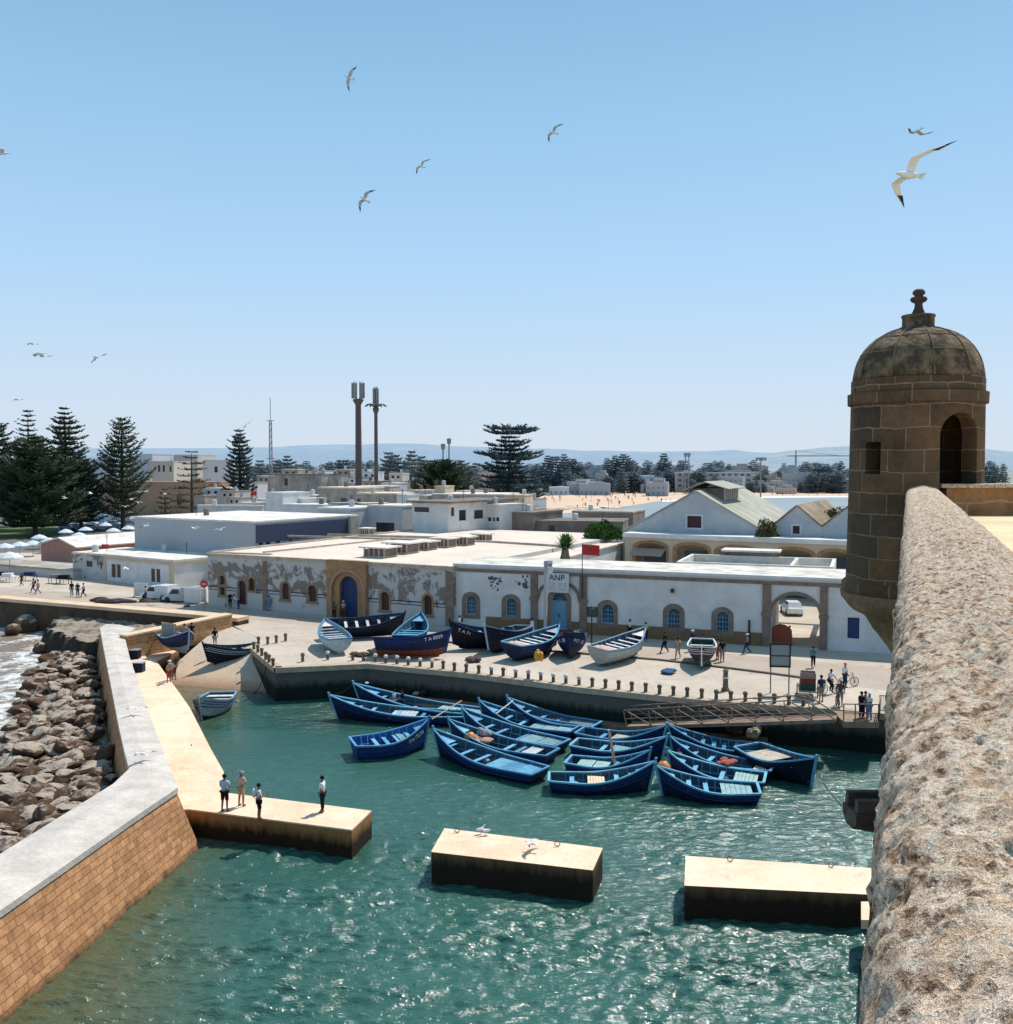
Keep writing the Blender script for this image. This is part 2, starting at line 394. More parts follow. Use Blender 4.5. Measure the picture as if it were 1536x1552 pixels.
# ---------------------------------------------------------------- seawall
def wall_loft(b, st, zt, m=0):
    secs = []
    for (o_, i_, ib, zb) in st:
        secs.append([(o_[0]-.8,o_[1],-2.0),(ib[0],ib[1],zb),(i_[0],i_[1],zt),(o_[0],o_[1],zt)])
    b.loft(secs, m)
def w2(px,py,z=3.2): p = W(px,py,z); return (p.x,p.y)
st = [(w2(163,946.5), w2(204,951), (w2(204,951)[0]+.1,w2(204,951)[1]), 1.2),
      (w2(152,952), w2(188,963), (w2(188,963)[0]+.25,w2(188,963)[1]), 1.2),
      (w2(158,985), w2(196,996), (w2(196,996)[0]+.3,w2(196,996)[1]), 1.2),
      (w2(169.5,1038), w2(210,1040), (w2(210,1040)[0]+.3,w2(210,1040)[1]), 1.2),
      (w2(182,1100), w2(230,1098), (w2(230,1098)[0]+.3,w2(230,1098)[1]), 1.2),
      (w2(190,1138), w2(249,1145), (w2(249,1145)[0]+.35,w2(249,1145)[1]), 1.0),
      (w2(197,1167), w2(268,1192), (-14.45,45.6), -1.2),
      (w2(172,1190), w2(196,1241), (-15.0,41.4), -1.2),
      (w2(0,1297), w2(0,1377), (-16.0,33), -1.2),
      ((-23,15),(-20,15),(-18.5,15),-1.2)]
o = thing('seawall', 'long bending brick seawall with a wide pale cement top between rocks and harbour', 'seawall', (0,0,0))
b = MB(); wall_loft(b, [(a,c,d,z) for a,c,d,z in st], 2.9); b.build('brick_face', mWallBrick, o)
b = MB(); secs = []
for k,(a,c,d,z) in enumerate(st):
    a, c = Vector(a), Vector(c); n = (c-a).normalized(); a2 = a - n*.08; c2 = c + n*.10; mid = a.lerp(c,.42)
    secs.append([(a2.x,a2.y,2.902),(c2.x,c2.y,2.902),(c2.x,c2.y,3.16),(mid.x,mid.y,3.30),(a2.x,a2.y,3.24)])
b.loft(secs); b.build('coping', mCoping, o)
# brick parapet from seawall end to the promenade corner
def wallseg(b, a, c, th, z0, z1, m=0):
    a, c = Vector((a[0],a[1],0)), Vector((c[0],c[1],0)); d = (c-a).normalized(); n = Vector((-d.y,d.x,0))*th
    b.prism([(a.x,a.y),(c.x,c.y),((c+n).x,(c+n).y),((a+n).x,(a+n).y)], z0, z1, m)
pa = (st[0][1][0]-.3, st[0][1][1]-6.3); 
pa = tuple(W(192,963,3.5).xy); pc = tuple(W(352,930,3.9).xy)
o = thing('brick_parapet', 'orange brick parapet above the slipway joining seawall and promenade', 'wall', (0,0,0))
b = MB(); a, c = Vector((*pa,0)), Vector((*pc,0)); d = (c-a).normalized(); n = Vector((-d.y,d.x,0))
b.add([(a.x,a.y,.9),(c.x,c.y,1.9),(c.x,c.y,3.75),(a.x,a.y,3.35),((a+n).x,(a+n).y,.9),((c+n).x,(c+n).y,1.9),((c+n).x,(c+n).y,3.75),((a+n).x,(a+n).y,3.35)],
      [(0,1,2,3),(1,5,6,2),(5,4,7,6),(4,0,3,7),(3,2,6,7)]); b.build('brickwork', mParBrick, o)
b = MB(); b.bar(a+n*.5+Vector((0,0,3.42)), c+n*.5+Vector((0,0,3.82)), 1.2, .14); b.build('capstone', mPromTop, o)
# promenade sea wall
p0 = Vector((-240,209,0)); p1 = Vector((-59.5,109.3,0)); p2 = Vector((pc[0]+.4,pc[1]+.6,0))
o = thing('promenade_wall', 'pale topped promenade wall with a dark weathered face above the cove', 'wall', (0,0,0))
for k,(a,c) in enumerate(((p0,p1),(p1,p2))):
    d = (c-a).normalized(); n = Vector((-d.y,d.x,0))
    b = MB(); b.prism([(a.x,a.y),(c.x,c.y),((c+n*1.6).x,(c+n*1.6).y),((a+n*1.6).x,(a+n*1.6).y)], -2, 3.0); b.build('wall_face', mShadeFace, o)
    b = MB(); b.prism([((a-n*.1).x,(a-n*.1).y),((c-n*.1).x,(c-n*.1).y),((c+n*1.7).x,(c+n*1.7).y),((a+n*1.7).x,(a+n*1.7).y)], 3.002, 3.35); b.build('wall_top', mPromTop, o)
# rocky shelf between seawall and promenade
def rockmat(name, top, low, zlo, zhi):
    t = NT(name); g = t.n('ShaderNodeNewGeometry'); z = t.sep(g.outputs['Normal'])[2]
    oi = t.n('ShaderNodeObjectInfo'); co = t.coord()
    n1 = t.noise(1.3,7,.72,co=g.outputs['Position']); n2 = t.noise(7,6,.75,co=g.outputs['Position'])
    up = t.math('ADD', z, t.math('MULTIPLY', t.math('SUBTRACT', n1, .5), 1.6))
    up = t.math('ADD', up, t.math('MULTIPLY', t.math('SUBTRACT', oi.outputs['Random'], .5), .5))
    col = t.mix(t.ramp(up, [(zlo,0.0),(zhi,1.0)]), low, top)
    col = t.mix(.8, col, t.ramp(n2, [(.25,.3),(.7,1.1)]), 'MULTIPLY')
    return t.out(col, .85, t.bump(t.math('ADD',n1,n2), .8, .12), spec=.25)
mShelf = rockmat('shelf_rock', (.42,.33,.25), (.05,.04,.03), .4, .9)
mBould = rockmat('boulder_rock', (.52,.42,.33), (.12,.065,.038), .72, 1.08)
b = MB()
sh = [W(x,y,2) for x,y in [(70,940),(95,925),(150,914),(250,913),(345,930),(300,950),(200,960),(172,952),(160,972),(110,975),(78,962)]]
NX, NY = 60, 40
x0,x1 = min(p.x for p in sh)-1, max(p.x for p in sh)+3; y0,y1 = 88, 109
def inpoly(x,y,poly):
    c = False; n = len(poly)
    for i in range(n):
        a, q = poly[i], poly[(i+1)%n]
        if (a[1]>y)!=(q[1]>y) and x < (q[0]-a[0])*(y-a[1])/(q[1]-a[1])+a[0]: c = not c
    return c
def segd(x,y,poly):
    best = 1e9; n = len(poly); p = Vector((x,y))
    for i in range(n):
        a, q = Vector(poly[i][:2]), Vector(poly[(i+1)%n][:2]); t_ = max(0,min(1,(p-a).dot(q-a)/max(1e-9,(q-a).length_squared)))
        best = min(best, (p-(a+(q-a)*t_)).length)
    return best
shp = [(p.x,p.y) for p in sh]; vs = []
for j in range(NY+1):
    for i in range(NX+1):
        x = x0+(x1-x0)*i/NX; y = y0+(y1-y0)*j/NY
        dd = segd(x,y,shp)*(1 if inpoly(x,y,shp) else -1) + 1.2*noise.noise(Vector((x*.4,y*.4,3)))
        h = -1.2 + 3.1*max(0,min(1,(dd+.5)/1.0)) + .45*noise.noise(Vector((x*.7,y*.7,0)))*(1 if dd>-.5 else 0) + .15*noise.noise(Vector((x*2,y*2,5)))
        vs.append((x,y,h))
b.add(vs, [(j*(NX+1)+i, j*(NX+1)+i+1, (j+1)*(NX+1)+i+1, (j+1)*(NX+1)+i) for j in range(NY) for i in range(NX)])
struct(b.build('rock_shelf', mShelf, smooth=False))
# boulders -------------------------------------------------------
def boulder(seed, sub=3):
    bm = bmesh.new(); bmesh.ops.create_icosphere(bm, subdivisions=sub, radius=.5); rn = random.Random(seed)
    planes = [(Vector((rn.uniform(-1,1),rn.uniform(-1,1),rn.uniform(-1,1))).normalized(), rn.uniform(.32,.46)) for _ in range(9)]
    for v in bm.verts:
        p = v.co.copy()
        for n_, dd in planes:
            k = p.dot(n_)
            if k > dd: p -= n_*(k-dd)*.85
        p += p.normalized()*(.10*noise.noise(p*3+Vector((seed,0,0)))+.04*noise.noise(p*9+Vector((seed,5,0))))
        v.co = p
    me = bpy.data.meshes.new('boulder'); bm.to_mesh(me); bm.free(); me.materials.append(mBould); return me
bmes = [boulder(s) for s in range(10)]
rn = random.Random(3); cnt = 0
outer = [Vector(s[0]) for s in st[1:9]]
outer.append(Vector((-21.2,30)))
left_px = [(95,990),(60,1015),(38,1060),(20,1120),(5,1180),(-30,1230),(-60,1290),(-90,1400),(-100,1500)]
leftp = [Vector(W(x,y,0).xy) for x,y in left_px]
def lerp_poly(pl, f):
    f = max(0,min(.9999,f))*(len(pl)-1); i = int(f); return pl[i].lerp(pl[i+1], f-i)
rows = 36
for r in range(rows):
    f = r/(rows-1); A_ = lerp_poly(outer, f); B_ = lerp_poly(leftp, f)
    L_ = (B_-A_).length; nn = max(2, int(L_/1.15))
    for k in range(nn):
        g_ = .10+.9*(k+rn.uniform(.2,.8))/nn
        if cnt >= 296: break
        p = A_.lerp(B_, g_) + Vector((rn.uniform(-.3,.3), rn.uniform(-.6,.6))) - Vector((.5,0))
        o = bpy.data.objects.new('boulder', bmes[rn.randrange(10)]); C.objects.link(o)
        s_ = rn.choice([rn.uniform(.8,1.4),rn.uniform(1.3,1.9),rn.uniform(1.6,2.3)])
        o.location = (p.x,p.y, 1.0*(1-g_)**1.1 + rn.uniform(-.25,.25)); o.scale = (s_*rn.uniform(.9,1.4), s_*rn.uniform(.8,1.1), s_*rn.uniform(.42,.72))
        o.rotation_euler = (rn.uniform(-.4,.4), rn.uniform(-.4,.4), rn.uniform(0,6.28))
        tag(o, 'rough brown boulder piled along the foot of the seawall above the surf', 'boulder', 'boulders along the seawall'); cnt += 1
for (px,py,s_) in [(40,952,3.0),(66,948,2.6),(88,956,2.2),(20,958,1.6),(128,958,2.4),(62,985,1.3),(150,935,2.2),(100,930,2.0)]:
    p = W(px,py,.3); o = bpy.data.objects.new('boulder', bmes[rn.randrange(10)]); C.objects.link(o)
    o.location = (p.x,p.y,.5); o.scale = (s_*1.3,s_,s_*.9); o.rotation_euler = (rn.uniform(-.4,.4),0,rn.uniform(0,6))
    tag(o, 'large pale rounded rock standing in the cove by the rock shelf', 'boulder', 'rocks in the cove')
# under-fill so no water shows between boulders
b = MB(); secs = []
for i in range(13):
    f = i/12; A_ = lerp_poly(outer,f); B_ = lerp_poly(leftp,f)
    secs.append([(A_.x+.4,A_.y,-.1),(A_.lerp(B_,.5).x,A_.lerp(B_,.5).y,.25),(A_.lerp(B_,.85).x,A_.lerp(B_,.85).y,-.35)])
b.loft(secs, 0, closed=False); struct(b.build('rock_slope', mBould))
# ---------------------------------------------------------------- far land, beach, bay, hills
mFar = M('far_ground', (.30,.30,.24), (.18,.21,.19), .02, .95, 0)
mSand = M('beach_sand', (.66,.47,.33), (.58,.41,.29), .05, .95, 0)
shore = [(760,792),(800,783),(860,778),(905,773),(960,766),(1000,759.5),(1060,755),(1150,753),(1290,752),(1600,751)]
sp = [W(x,y,.1) for x,y in shore]
grid('bay_water', [(-6,270),(6.5,262),(18,240),(83,220),(700,220),(3000,900),(sp[-1].x,sp[-1].y+60)]+[(p.x,p.y+25) for p in sp[::-1]], .05, mBay)
grid('beach', [(p.x,p.y) for p in sp]+[(sp[-1].x+300,sp[-1].y),(900,900),(-100,900),(-40,330)], .10, mSand)
grid('surf', [(p.x,p.y) for p in sp[5:]]+[(p.x,p.y-14-k*2) for k,p in enumerate(sp[5:])][::-1], .16, M('surf_foam',(.8,.82,.83),(.7,.72,.74),.1))
tw = [W(x,y,.2) for x,y in [(740,757),(830,751),(900,747),(1000,744.5),(1150,742),(1300,741),(1700,740)]]
grid('town_ground', [(p.x,p.y) for p in tw]+[(9000,9000),(-9000,9000),(-9000,380),(-60,380),(-40,420)], .22, mFar)
def hill(name, prof, Y, m, base=-5):
    b = MB(); pts = []; nx = 260; x0, x1 = prof[0][0], prof[-1][0]; top = []; bot = []; mid = []
    for i in range(nx+1):
        px = x0+(x1-x0)*i/nx
        for (a,c) in zip(prof, prof[1:]):
            if a[0] <= px <= c[0]: f = (px-a[0])/(c[0]-a[0]); f = f*f*(3-2*f); y = a[1]+(c[1]-a[1])*f; break
        p = D(px, y + .9*noise.noise(Vector((px*.03,1,Y*.001))) + .35*noise.noise(Vector((px*.3,2,0))), Y)
        back = Vector((p.x*1.1,p.y*1.1,base)); mid.append((p.x*.86,p.y*.86, 18+(p.z-18)*.45 + 4*noise.noise(Vector((px*.02,3,0))))); top.append(tuple(p)); bot.append((p.x*.75,p.y*.75,base)); pts.append(tuple(back))
    n = nx+1; vs = bot+mid+top+pts
    b.add(vs, [(r*n+i, r*n+i+1, (r+1)*n+i+1, (r+1)*n+i) for r in range(3) for i in range(nx)])
    return struct(b.build(name, m, smooth=True))
def hillmat(name, c1, c2, c3):  # distance haze is painted into the hill colours
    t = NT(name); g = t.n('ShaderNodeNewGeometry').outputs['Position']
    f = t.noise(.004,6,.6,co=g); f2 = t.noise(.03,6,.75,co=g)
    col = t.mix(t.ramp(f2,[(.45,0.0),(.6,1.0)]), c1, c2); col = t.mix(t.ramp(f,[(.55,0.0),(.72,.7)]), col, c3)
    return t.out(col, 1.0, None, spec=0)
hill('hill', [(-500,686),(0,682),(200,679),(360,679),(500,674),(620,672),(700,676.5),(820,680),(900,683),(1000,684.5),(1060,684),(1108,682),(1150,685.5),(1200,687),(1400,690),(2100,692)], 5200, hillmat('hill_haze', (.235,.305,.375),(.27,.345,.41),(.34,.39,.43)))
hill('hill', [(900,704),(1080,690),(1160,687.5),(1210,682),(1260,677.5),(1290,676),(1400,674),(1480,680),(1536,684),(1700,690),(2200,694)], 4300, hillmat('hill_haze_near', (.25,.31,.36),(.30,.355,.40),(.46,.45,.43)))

strip('parking_ground', [W(-200,760,2.6),W(230,764,2.6),W(215,836,2.6),W(-200,840,2.6)], 2.607, M('parking_asphalt',(.16,.15,.14),(.11,.11,.10),.1))
strip('lawn', [W(-100,796,2.6),W(80,797,2.6),W(110,806,2.6),W(60,817,2.6),W(-100,818,2.6)], 2.613, M('lawn_grass',(.10,.14,.03),(.07,.10,.025),.2))
strip('plaza', [W(205,764,2.6),W(345,762,2.6),W(370,790,2.6),W(215,796,2.6)], 2.613, mSand)
# ---------------------------------------------------------------- near fortress: parapet, sentry tower, terrace
KX, OX = .42, -.0255
def stonemat():
    t = NT('eroded_stone'); co = t.coord()
    v = t.n('ShaderNodeTexVoronoi', feature='F1'); v.inputs['Scale'].default_value = 55; v.inputs['Randomness'].default_value = 1
    mp = t.n('ShaderNodeMapping'); mp.inputs['Scale'].default_value = (1.0,.55,1); t.l(co, mp.inputs[0])
    wob = t.n('ShaderNodeVectorMath', operation='ADD'); nz = t.n('ShaderNodeTexNoise'); nz.inputs['Scale'].default_value = 40; t.l(mp.outputs[0], nz.inputs['Vector'])
    sc = t.n('ShaderNodeVectorMath', operation='SCALE'); sc.inputs['Scale'].default_value = .03; t.l(nz.outputs['Color'], sc.inputs[0])
    t.l(mp.outputs[0], wob.inputs[0]); t.l(sc.outputs[0], wob.inputs[1]); t.l(wob.outputs[0], v.inputs['Vector'])
    n0 = t.noise(3,6,.6); n1 = t.noise(26,6,.72); n2 = t.noise(90,5,.75); n3 = t.noise(9,4,.6)
    d = v.outputs['Distance']
    col = t.ramp(n1, [(.30,(.26,.14,.08)),(.40,(.66,.43,.28)),(.47,(.92,.69,.49)),(.58,(.98,.82,.65))])
    col = t.mix(.9, col, t.ramp(n2, [(.34,.40),(.50,1.08)]), 'MULTIPLY')
    col = t.mix(t.ramp(t.math('SUBTRACT', n3, t.math('MULTIPLY', n1,.3)), [(.36,0.0),(.48,.3)]), col, (.66,.44,.30))
    col = t.mix(t.ramp(n0, [(.55,0.0),(.75,.4)]), col, (.95,.79,.62))
    pits = t.ramp(t.noise(48,5,.7,vec_scale=(1,.6,1)), [(.36,0.0),(.46,1.0)])
    col = t.mix(.85, col, t.mix(pits, (.20,.12,.08), (1,1,1)), 'MULTIPLY')
    b = t.bump(n1, .9, .06); b = t.bump(pits, .9, .018, b); b = t.bump(n2, .8, .014, b)
    return t.out(col, .92, b, spec=.15)
mStone = stonemat()
mStoneSide = M('stone_side', (.34,.27,.21), (.20,.15,.11), 2, .95, .8, 25, .04)
mTower = brickmat('tower_masonry', (.215,.12,.06), (.085,.06,.04), (.34,.23,.15), .56, .355, .016, stain=(.10,.08,.05), bump=1.0, msmooth=.3)
mDome = M('dome_render', (.27,.18,.105), (.085,.062,.038), 3.2, .95, 1.0, 14, .09, .42, .58)
mTerr = M('terrace_floor', (.72,.58,.36), (.6,.46,.28), 1.0, .9, .2)
mOrange = brickmat('terrace_wall_brick', (.48,.24,.10), (.40,.20,.09), (.5,.36,.22), 1.4, .5, .02, bump=.5)
# parapet
b = MB(); ys = []; y = -1.5
while y < 15.0: ys.append(y); y += max(.0065, .0062*abs(y)) if y > .25 else .05
ys.append(15.0); NC = 150; vs = []
def prof(u):  # u 0..1 across from the left foot to the right foot: (x offset, z)
    wd = .52
    if u < .22: f = u/.22; return (.0 - .02*(1-f), -1.6 + 1.48*f)
    if u < .34: f = (u-.22)/.12; a = f*math.pi/2; return (.12*(1-math.cos(a)), -.12+.10*math.sin(a))
    if u < .80: f = (u-.34)/.46; return (.12+(wd-.24)*f, -.02+.03*math.sin(math.pi*f))
    if u < .92: f = (u-.80)/.12; a = f*math.pi/2; return (wd-.12+.12*math.sin(a), -.02-.12*(1-math.cos(a)))
    f = (u-.92)/.08; return (wd, -.14 - .75*f)
for y in ys:
    sink = .0
    for k in range(NC+1):
        ox, z = prof(k/NC); p = Vector((KX*y+OX+ox, y, EYE-.325+z))
        q = p*1.0
        dsp = .008*noise.noise(q*2.3) + .007*noise.noise(q*7) + .005*noise.noise(q*21) + .0085*noise.noise(q*47) + .006*noise.noise(q*95)
        # joints between the coping stones
        jj = (y % 1.9); jd = min(jj,1.9-jj); dsp -= .03*math.exp(-(jd/.035)**2)
        n_ = Vector((-1,0,.05)) if k/NC < .25 else (Vector((1,0,.1)) if k/NC > .9 else Vector((0,0,1)))
        if .25 <= k/NC < .36: n_ = Vector((-.7,0,.7))
        # long eroded hollow near the viewer
        if .36 < k/NC < .80 and y < 2: dsp -= .03*max(0,noise.noise(Vector((p.x*5,p.y*2.2,8.3)))-.05)*2
        p = p + n_*dsp; vs.append(tuple(p))
n = NC+1
b.add(vs, [(r*n+i, r*n+i+1, (r+1)*n+i+1, (r+1)*n+i) for r in range(len(ys)-1) for i in range(NC)])
b.add(vs[-n:], [tuple(range(n))])
o = thing('parapet_wall', 'thick eroded pale stone parapet running from the viewer to the sentry tower', 'parapet', (0,0,0))
pw = b.build('coping_stone', mStone, o, smooth=True)
# fortress body under it
o = thing('fortress_wall', 'high fortress rampart below the eroded parapet with the terrace on top', 'fortress', (0,0,0))
b = MB(); b.prism([(KX*-6+OX+.06,-6),(KX*15.3+OX+.06,15.3),(60,15.3),(60,-6)], -2, EYE-.80, 0, 1); b.build('rampart', [mStoneSide, mTerr], o)
b = MB(); b.prism([(13.9,36),(3.75,9.5),(8,9.5),(30,38),(30,42)], -2, 1.25); b.build('footing', M('wet_footing',(.05,.042,.035),(.02,.02,.017),1,.8,.8,5,.06), o)
b = MB(); b.prism([(13.75,36.3),(13.2,34.8),(18,34.8),(18,36.3)], 1.252, 1.6); b.build('footing_cap', mPier, o)
# stone spout
p = D(1288,1225,9.5)
o = thing('stone_spout', 'dark stone water spout jutting from the fortress wall over the harbour', 'gargoyle', tuple(p))
b = MB(); secs = []
for f in (0,.15,.5,1):
    x = -0.0 + 1.1*f; dz = .24 if f > 0 else .16; t_ = -.10 - .10*min(1,f*2)
    secs.append([(x,-.19,0),(x,.19,0),(x,.19,t_),(x,.08,t_-.08),(x,-.08,t_-.08),(x,-.19,t_)])
b.loft(secs); b.build('trough', M('spout_stone',(.11,.085,.065),(.05,.04,.03),4,.9,.6,15,.02), o)
b = MB(); b.box(.02,1.1,-.17,-.09,.002,.13); b.box(.02,1.1,.09,.17,.002,.13); b.build('rim', M('spout_stone',(0,0,0)), o)
# sentry tower ----------------------------------------------------
TC = Vector((6.938, 16.25, 0)); S = 16.25/FPX; RS = S*.909
def tz(py): return EYE - (py-HZ)*S*1.0
tower = thing('sentry_tower', 'round brown stone sentry tower with ribbed dome and finial on the fortress corner', 'watchtower', (TC.x,TC.y,0))
def lathe_px(name, pts, mat, n=64, parent=tower, smooth=True, disp=0.0):
    b = MB(); pr = [(r*RS, tz(y)) for r,y in pts]; b.lathe(pr, n=n)
    if disp:
        b.v = [((Vector(v)*(1+disp*noise.noise(Vector(v)*3.1)/max(.3,math.hypot(v[0],v[1]))))[0], (Vector(v)*(1+disp*noise.noise(Vector(v)*3.1)/max(.3,math.hypot(v[0],v[1]))))[1], v[2]) for v in b.v]
    o = b.build(name, mat, parent, smooth=smooth)
    return o
def cyl_uv(me, rad):
    uv = me.uv_layers[0]
    for p in me.polygons:
        a0 = math.atan2(p.center.y, p.center.x)
        for li in p.loop_indices:
            co = me.vertices[me.loops[li].vertex_index].co; a = math.atan2(co.y, co.x)
            while a-a0 > math.pi: a -= 2*math.pi
            while a-a0 < -math.pi: a += 2*math.pi
            r = math.hypot(co.x,co.y)
            if abs(p.normal.z) > .9: continue
            uv.data[li].uv = (a*rad, co.z)
# body with real door and slot openings through a thick wall
def ring_pts(r, z, n): return [(r*math.cos(2*math.pi*k/n), r*math.sin(2*math.pi*k/n), z) for k in range(n)]
b = MB(); prf = [(107,905),(106.5,880),(105,800),(104,720),(103,613)]
outer_ = [(r*RS, tz(y)) for r,y in prf]; inner_ = [((r-30)*RS, tz(y)) for r,y in prf[::-1]]
full = outer_ + inner_; N = 96; vs = [(r*math.cos(2*math.pi*k/N), r*math.sin(2*math.pi*k/N), z) for r,z in full for k in range(N)]
fs = []; L = len(full)
for i in range(L):
    for k in range(N):
        j = (i+1)%L; fs.append((i*N+k, i*N+(k+1)%N, j*N+(k+1)%N, j*N+k))
b.add(vs, fs); body = b.build('tower_body', mTower, tower)
def cutter(ang, wpx, ytop, ybot, arch):
    w_ = wpx*RS; z0, z1 = tz(ybot), tz(ytop); poly = []
    if arch:
        hs = z1 - w_*.5; poly = [(-w_/2,z0),(w_/2,z0)] + [(w_/2*math.cos(a), hs+w_*.5*math.sin(a)) for a in [k*math.pi/10 for k in range(11)]]
    else: poly = [(-w_/2,z0),(w_/2,z0),(w_/2,z1),(-w_/2,z1)]
    bm = bmesh.new(); c_ = math.cos(ang); s_ = math.sin(ang); A1 = []; A2 = []
    for (x,z) in poly:
        A1.append(bm.verts.new((c_*.3 - s_*x, s_*.3 + c_*x, z))); A2.append(bm.verts.new((c_*2 - s_*x, s_*2 + c_*x, z)))
    k = len(poly); bm.faces.new(A1); bm.faces.new(A2[::-1])
    for i in range(k): bm.faces.new((A1[i],A2[i],A2[(i+1)%k],A1[(i+1)%k]))
    bmesh.ops.recalc_face_normals(bm, faces=bm.faces[:])
    me = bpy.data.meshes.new('cut'); bm.to_mesh(me); bm.free(); return bpy.data.objects.new('cut', me)
face = math.atan2(-TC.y, -TC.x)   # direction from the tower to the viewer
def px2ang(px): return face + math.asin(max(-1,min(1,(px-1389)/104.0)))
cuts = [cutter(px2ang(1455), 70, 630, 800, True), cutter(px2ang(1325), 30, 671, 718, False)]
for cobj in cuts:
    C.objects.link(cobj); cobj.location = tower.location; md = body.modifiers.new('cut','BOOLEAN'); md.object = cobj; md.operation = 'DIFFERENCE'; md.solver = 'EXACT'
bpy.context.view_layer.update()
dg = bpy.context.evaluated_depsgraph_get(); nm = bpy.data.meshes.new_from_object(body.evaluated_get(dg))
body.modifiers.clear(); body.data = nm; body.data.name = 'tower_body'
for cobj in cuts: bpy.data.objects.remove(cobj)
cyl_uv(body.data, 104*RS)
for nm_, pts in (('lower_moulding',[(30,897),(108,897),(111,905),(110,898),(113,892),(113,884),(107,879),(30,879)]),
             ('band',[(70,614),(108,614),(108.5,598),(104,597.5),(70,597.5)]),('cornice',[(70,597),(103,597),(103,578),(101,577),(60,577)])):
    o = lathe_px(nm_, pts, mTower, smooth=False, n=72)
    cyl_uv(o.data, 108*RS)
o = lathe_px('corbel', [(8,1030),(14,1010),(30,995),(38,985),(56,960),(60,956),(72,942),(80,934),(96,926),(104,918),(111,908),(113,898),(60,897)], M('corbel_stone',(.27,.18,.10),(.09,.07,.045),1.5,.95,.9,8,.05), disp=.05)
b = MB(); pr = [(60,578),(101,577)] + [(100*math.cos(a)**.82 if a < 1.5 else 26, 577-78*math.sin(a)) for a in [k*math.pi/2/12 for k in range(1,12)]]
pr = [(r if r > 30 else 30, y) for r,y in pr]
b.lathe([(r*RS, tz(y)) for r,y in pr], n=72)
vs = []
for v in b.v:
    v = Vector(v); rr = math.hypot(v.x,v.y); a = math.atan2(v.y,v.x)
    d = .02*noise.noise(v*2.5)+.012*noise.noise(v*8); vs.append(tuple(v + Vector((v.x,v.y,0)).normalized()*d))
b.v = vs; dome = b.build('dome', mDome, tower, smooth=True)
b = MB()
for k in range(10):
    a = face + .25 + k*2*math.pi/10; pts = [Vector((r*RS*math.cos(a), r*RS*math.sin(a), tz(y)+.008)) for r,y in pr[1:]]
    b.tube(pts, .013, 6)
for frac in (4,7):
    r,y = pr[1+frac]; b.tube([Vector((r*RS*math.cos(2*math.pi*k/40), r*RS*math.sin(2*math.pi*k/40), tz(y))) for k in range(41)], .009, 5)
b.build('dome_joints', M('joint_mortar',(.24,.165,.10),(.10,.075,.05),5), tower)
lathe_px('dome_collar', [(20,506),(30,505),(27,499),(25,497),(25,484),(27,482),(26,480),(10,479)], mDome, 32)
lathe_px('finial', [(12,480),(10.5,477),(7,470),(6,464),(6.5,462),(11,460),(13.5,457),(12,453.5),(6.5,452),(6.5,451),(10,448),(9.5,444.5),(6,441.5),(.5,441)], M('finial_stone',(.10,.06,.045),(.05,.035,.03),6,.9,.3), 24)
# floor inside and short wall beside the tower
b = MB(); b.lathe([(.01,tz(790)),(78*RS,tz(790)),(78*RS,tz(788)),(.01,tz(788))], n=32); b.build('tower_floor', mStoneSide, tower)
o = thing('terrace_wall', 'low orange stone wall on the terrace to the right of the sentry tower', 'wall', (0,0,0))
b = MB(); b.prism([(7.0,15.2),(14,15.05),(14,15.6),(7.0,15.7)], EYE-.82, EYE-.36, 0); b.build('wall_body', mOrange, o)
b = MB(); b.prism([(6.9,15.14),(14,14.99),(14,15.66),(6.9,15.76)], EYE-.358, EYE-.30, 0); b.build('wall_cap', mStone, o)
# ---------------------------------------------------------------- buildings
class Fr:
    def __init__(s, P0, P1, zb=2.6):
        s.P0 = Vector((P0[0],P0[1],zb)); d = Vector((P1[0]-P0[0],P1[1]-P0[1],0)); s.w = d.length; s.u = d.normalized(); s.v = Vector((-s.u.y,s.u.x,0)); s.rz = math.atan2(s.u.y,s.u.x)
    def fp(s, px, py):
        r = ray(px,py); c = Vector((0,0,EYE)); k = (s.P0-c).dot(s.v)/r.dot(s.v); p = c + r*k
        return ((p-s.P0).dot(s.u), p.z-s.P0.z)
def rectp(x0,z0,x1,z1): return [(x0,z0),(x1,z0),(x1,z1),(x0,z1)]
def archp(x0,z0,x1,z1,rise=None,n=10):
    w_ = x1-x0; r = rise if rise is not None else w_/2; zs = z1-r; cx = (x0+x1)/2
    return [(x0,z0),(x1,z0)] + [(cx+w_/2*math.cos(a), zs+r*math.sin(a)) for a in [k*math.pi/n for k in range(n+1)]]
def grow(poly, g, bottom=True):
    xs = [p[0] for p in poly]; zs = [p[1] for p in poly]; cx = (min(xs)+max(xs))/2; cz = (min(zs)+max(zs))/2
    hx = (max(xs)-min(xs))/2; hz = (max(zs)-min(zs))/2; zb = min(zs)
    return [(cx+(p[0]-cx)*(hx+g)/hx, (zb + (p[1]-zb)*(2*hz+g)/(2*hz)) if not bottom else cz+(p[1]-cz)*(hz+g)/hz) for p in poly]
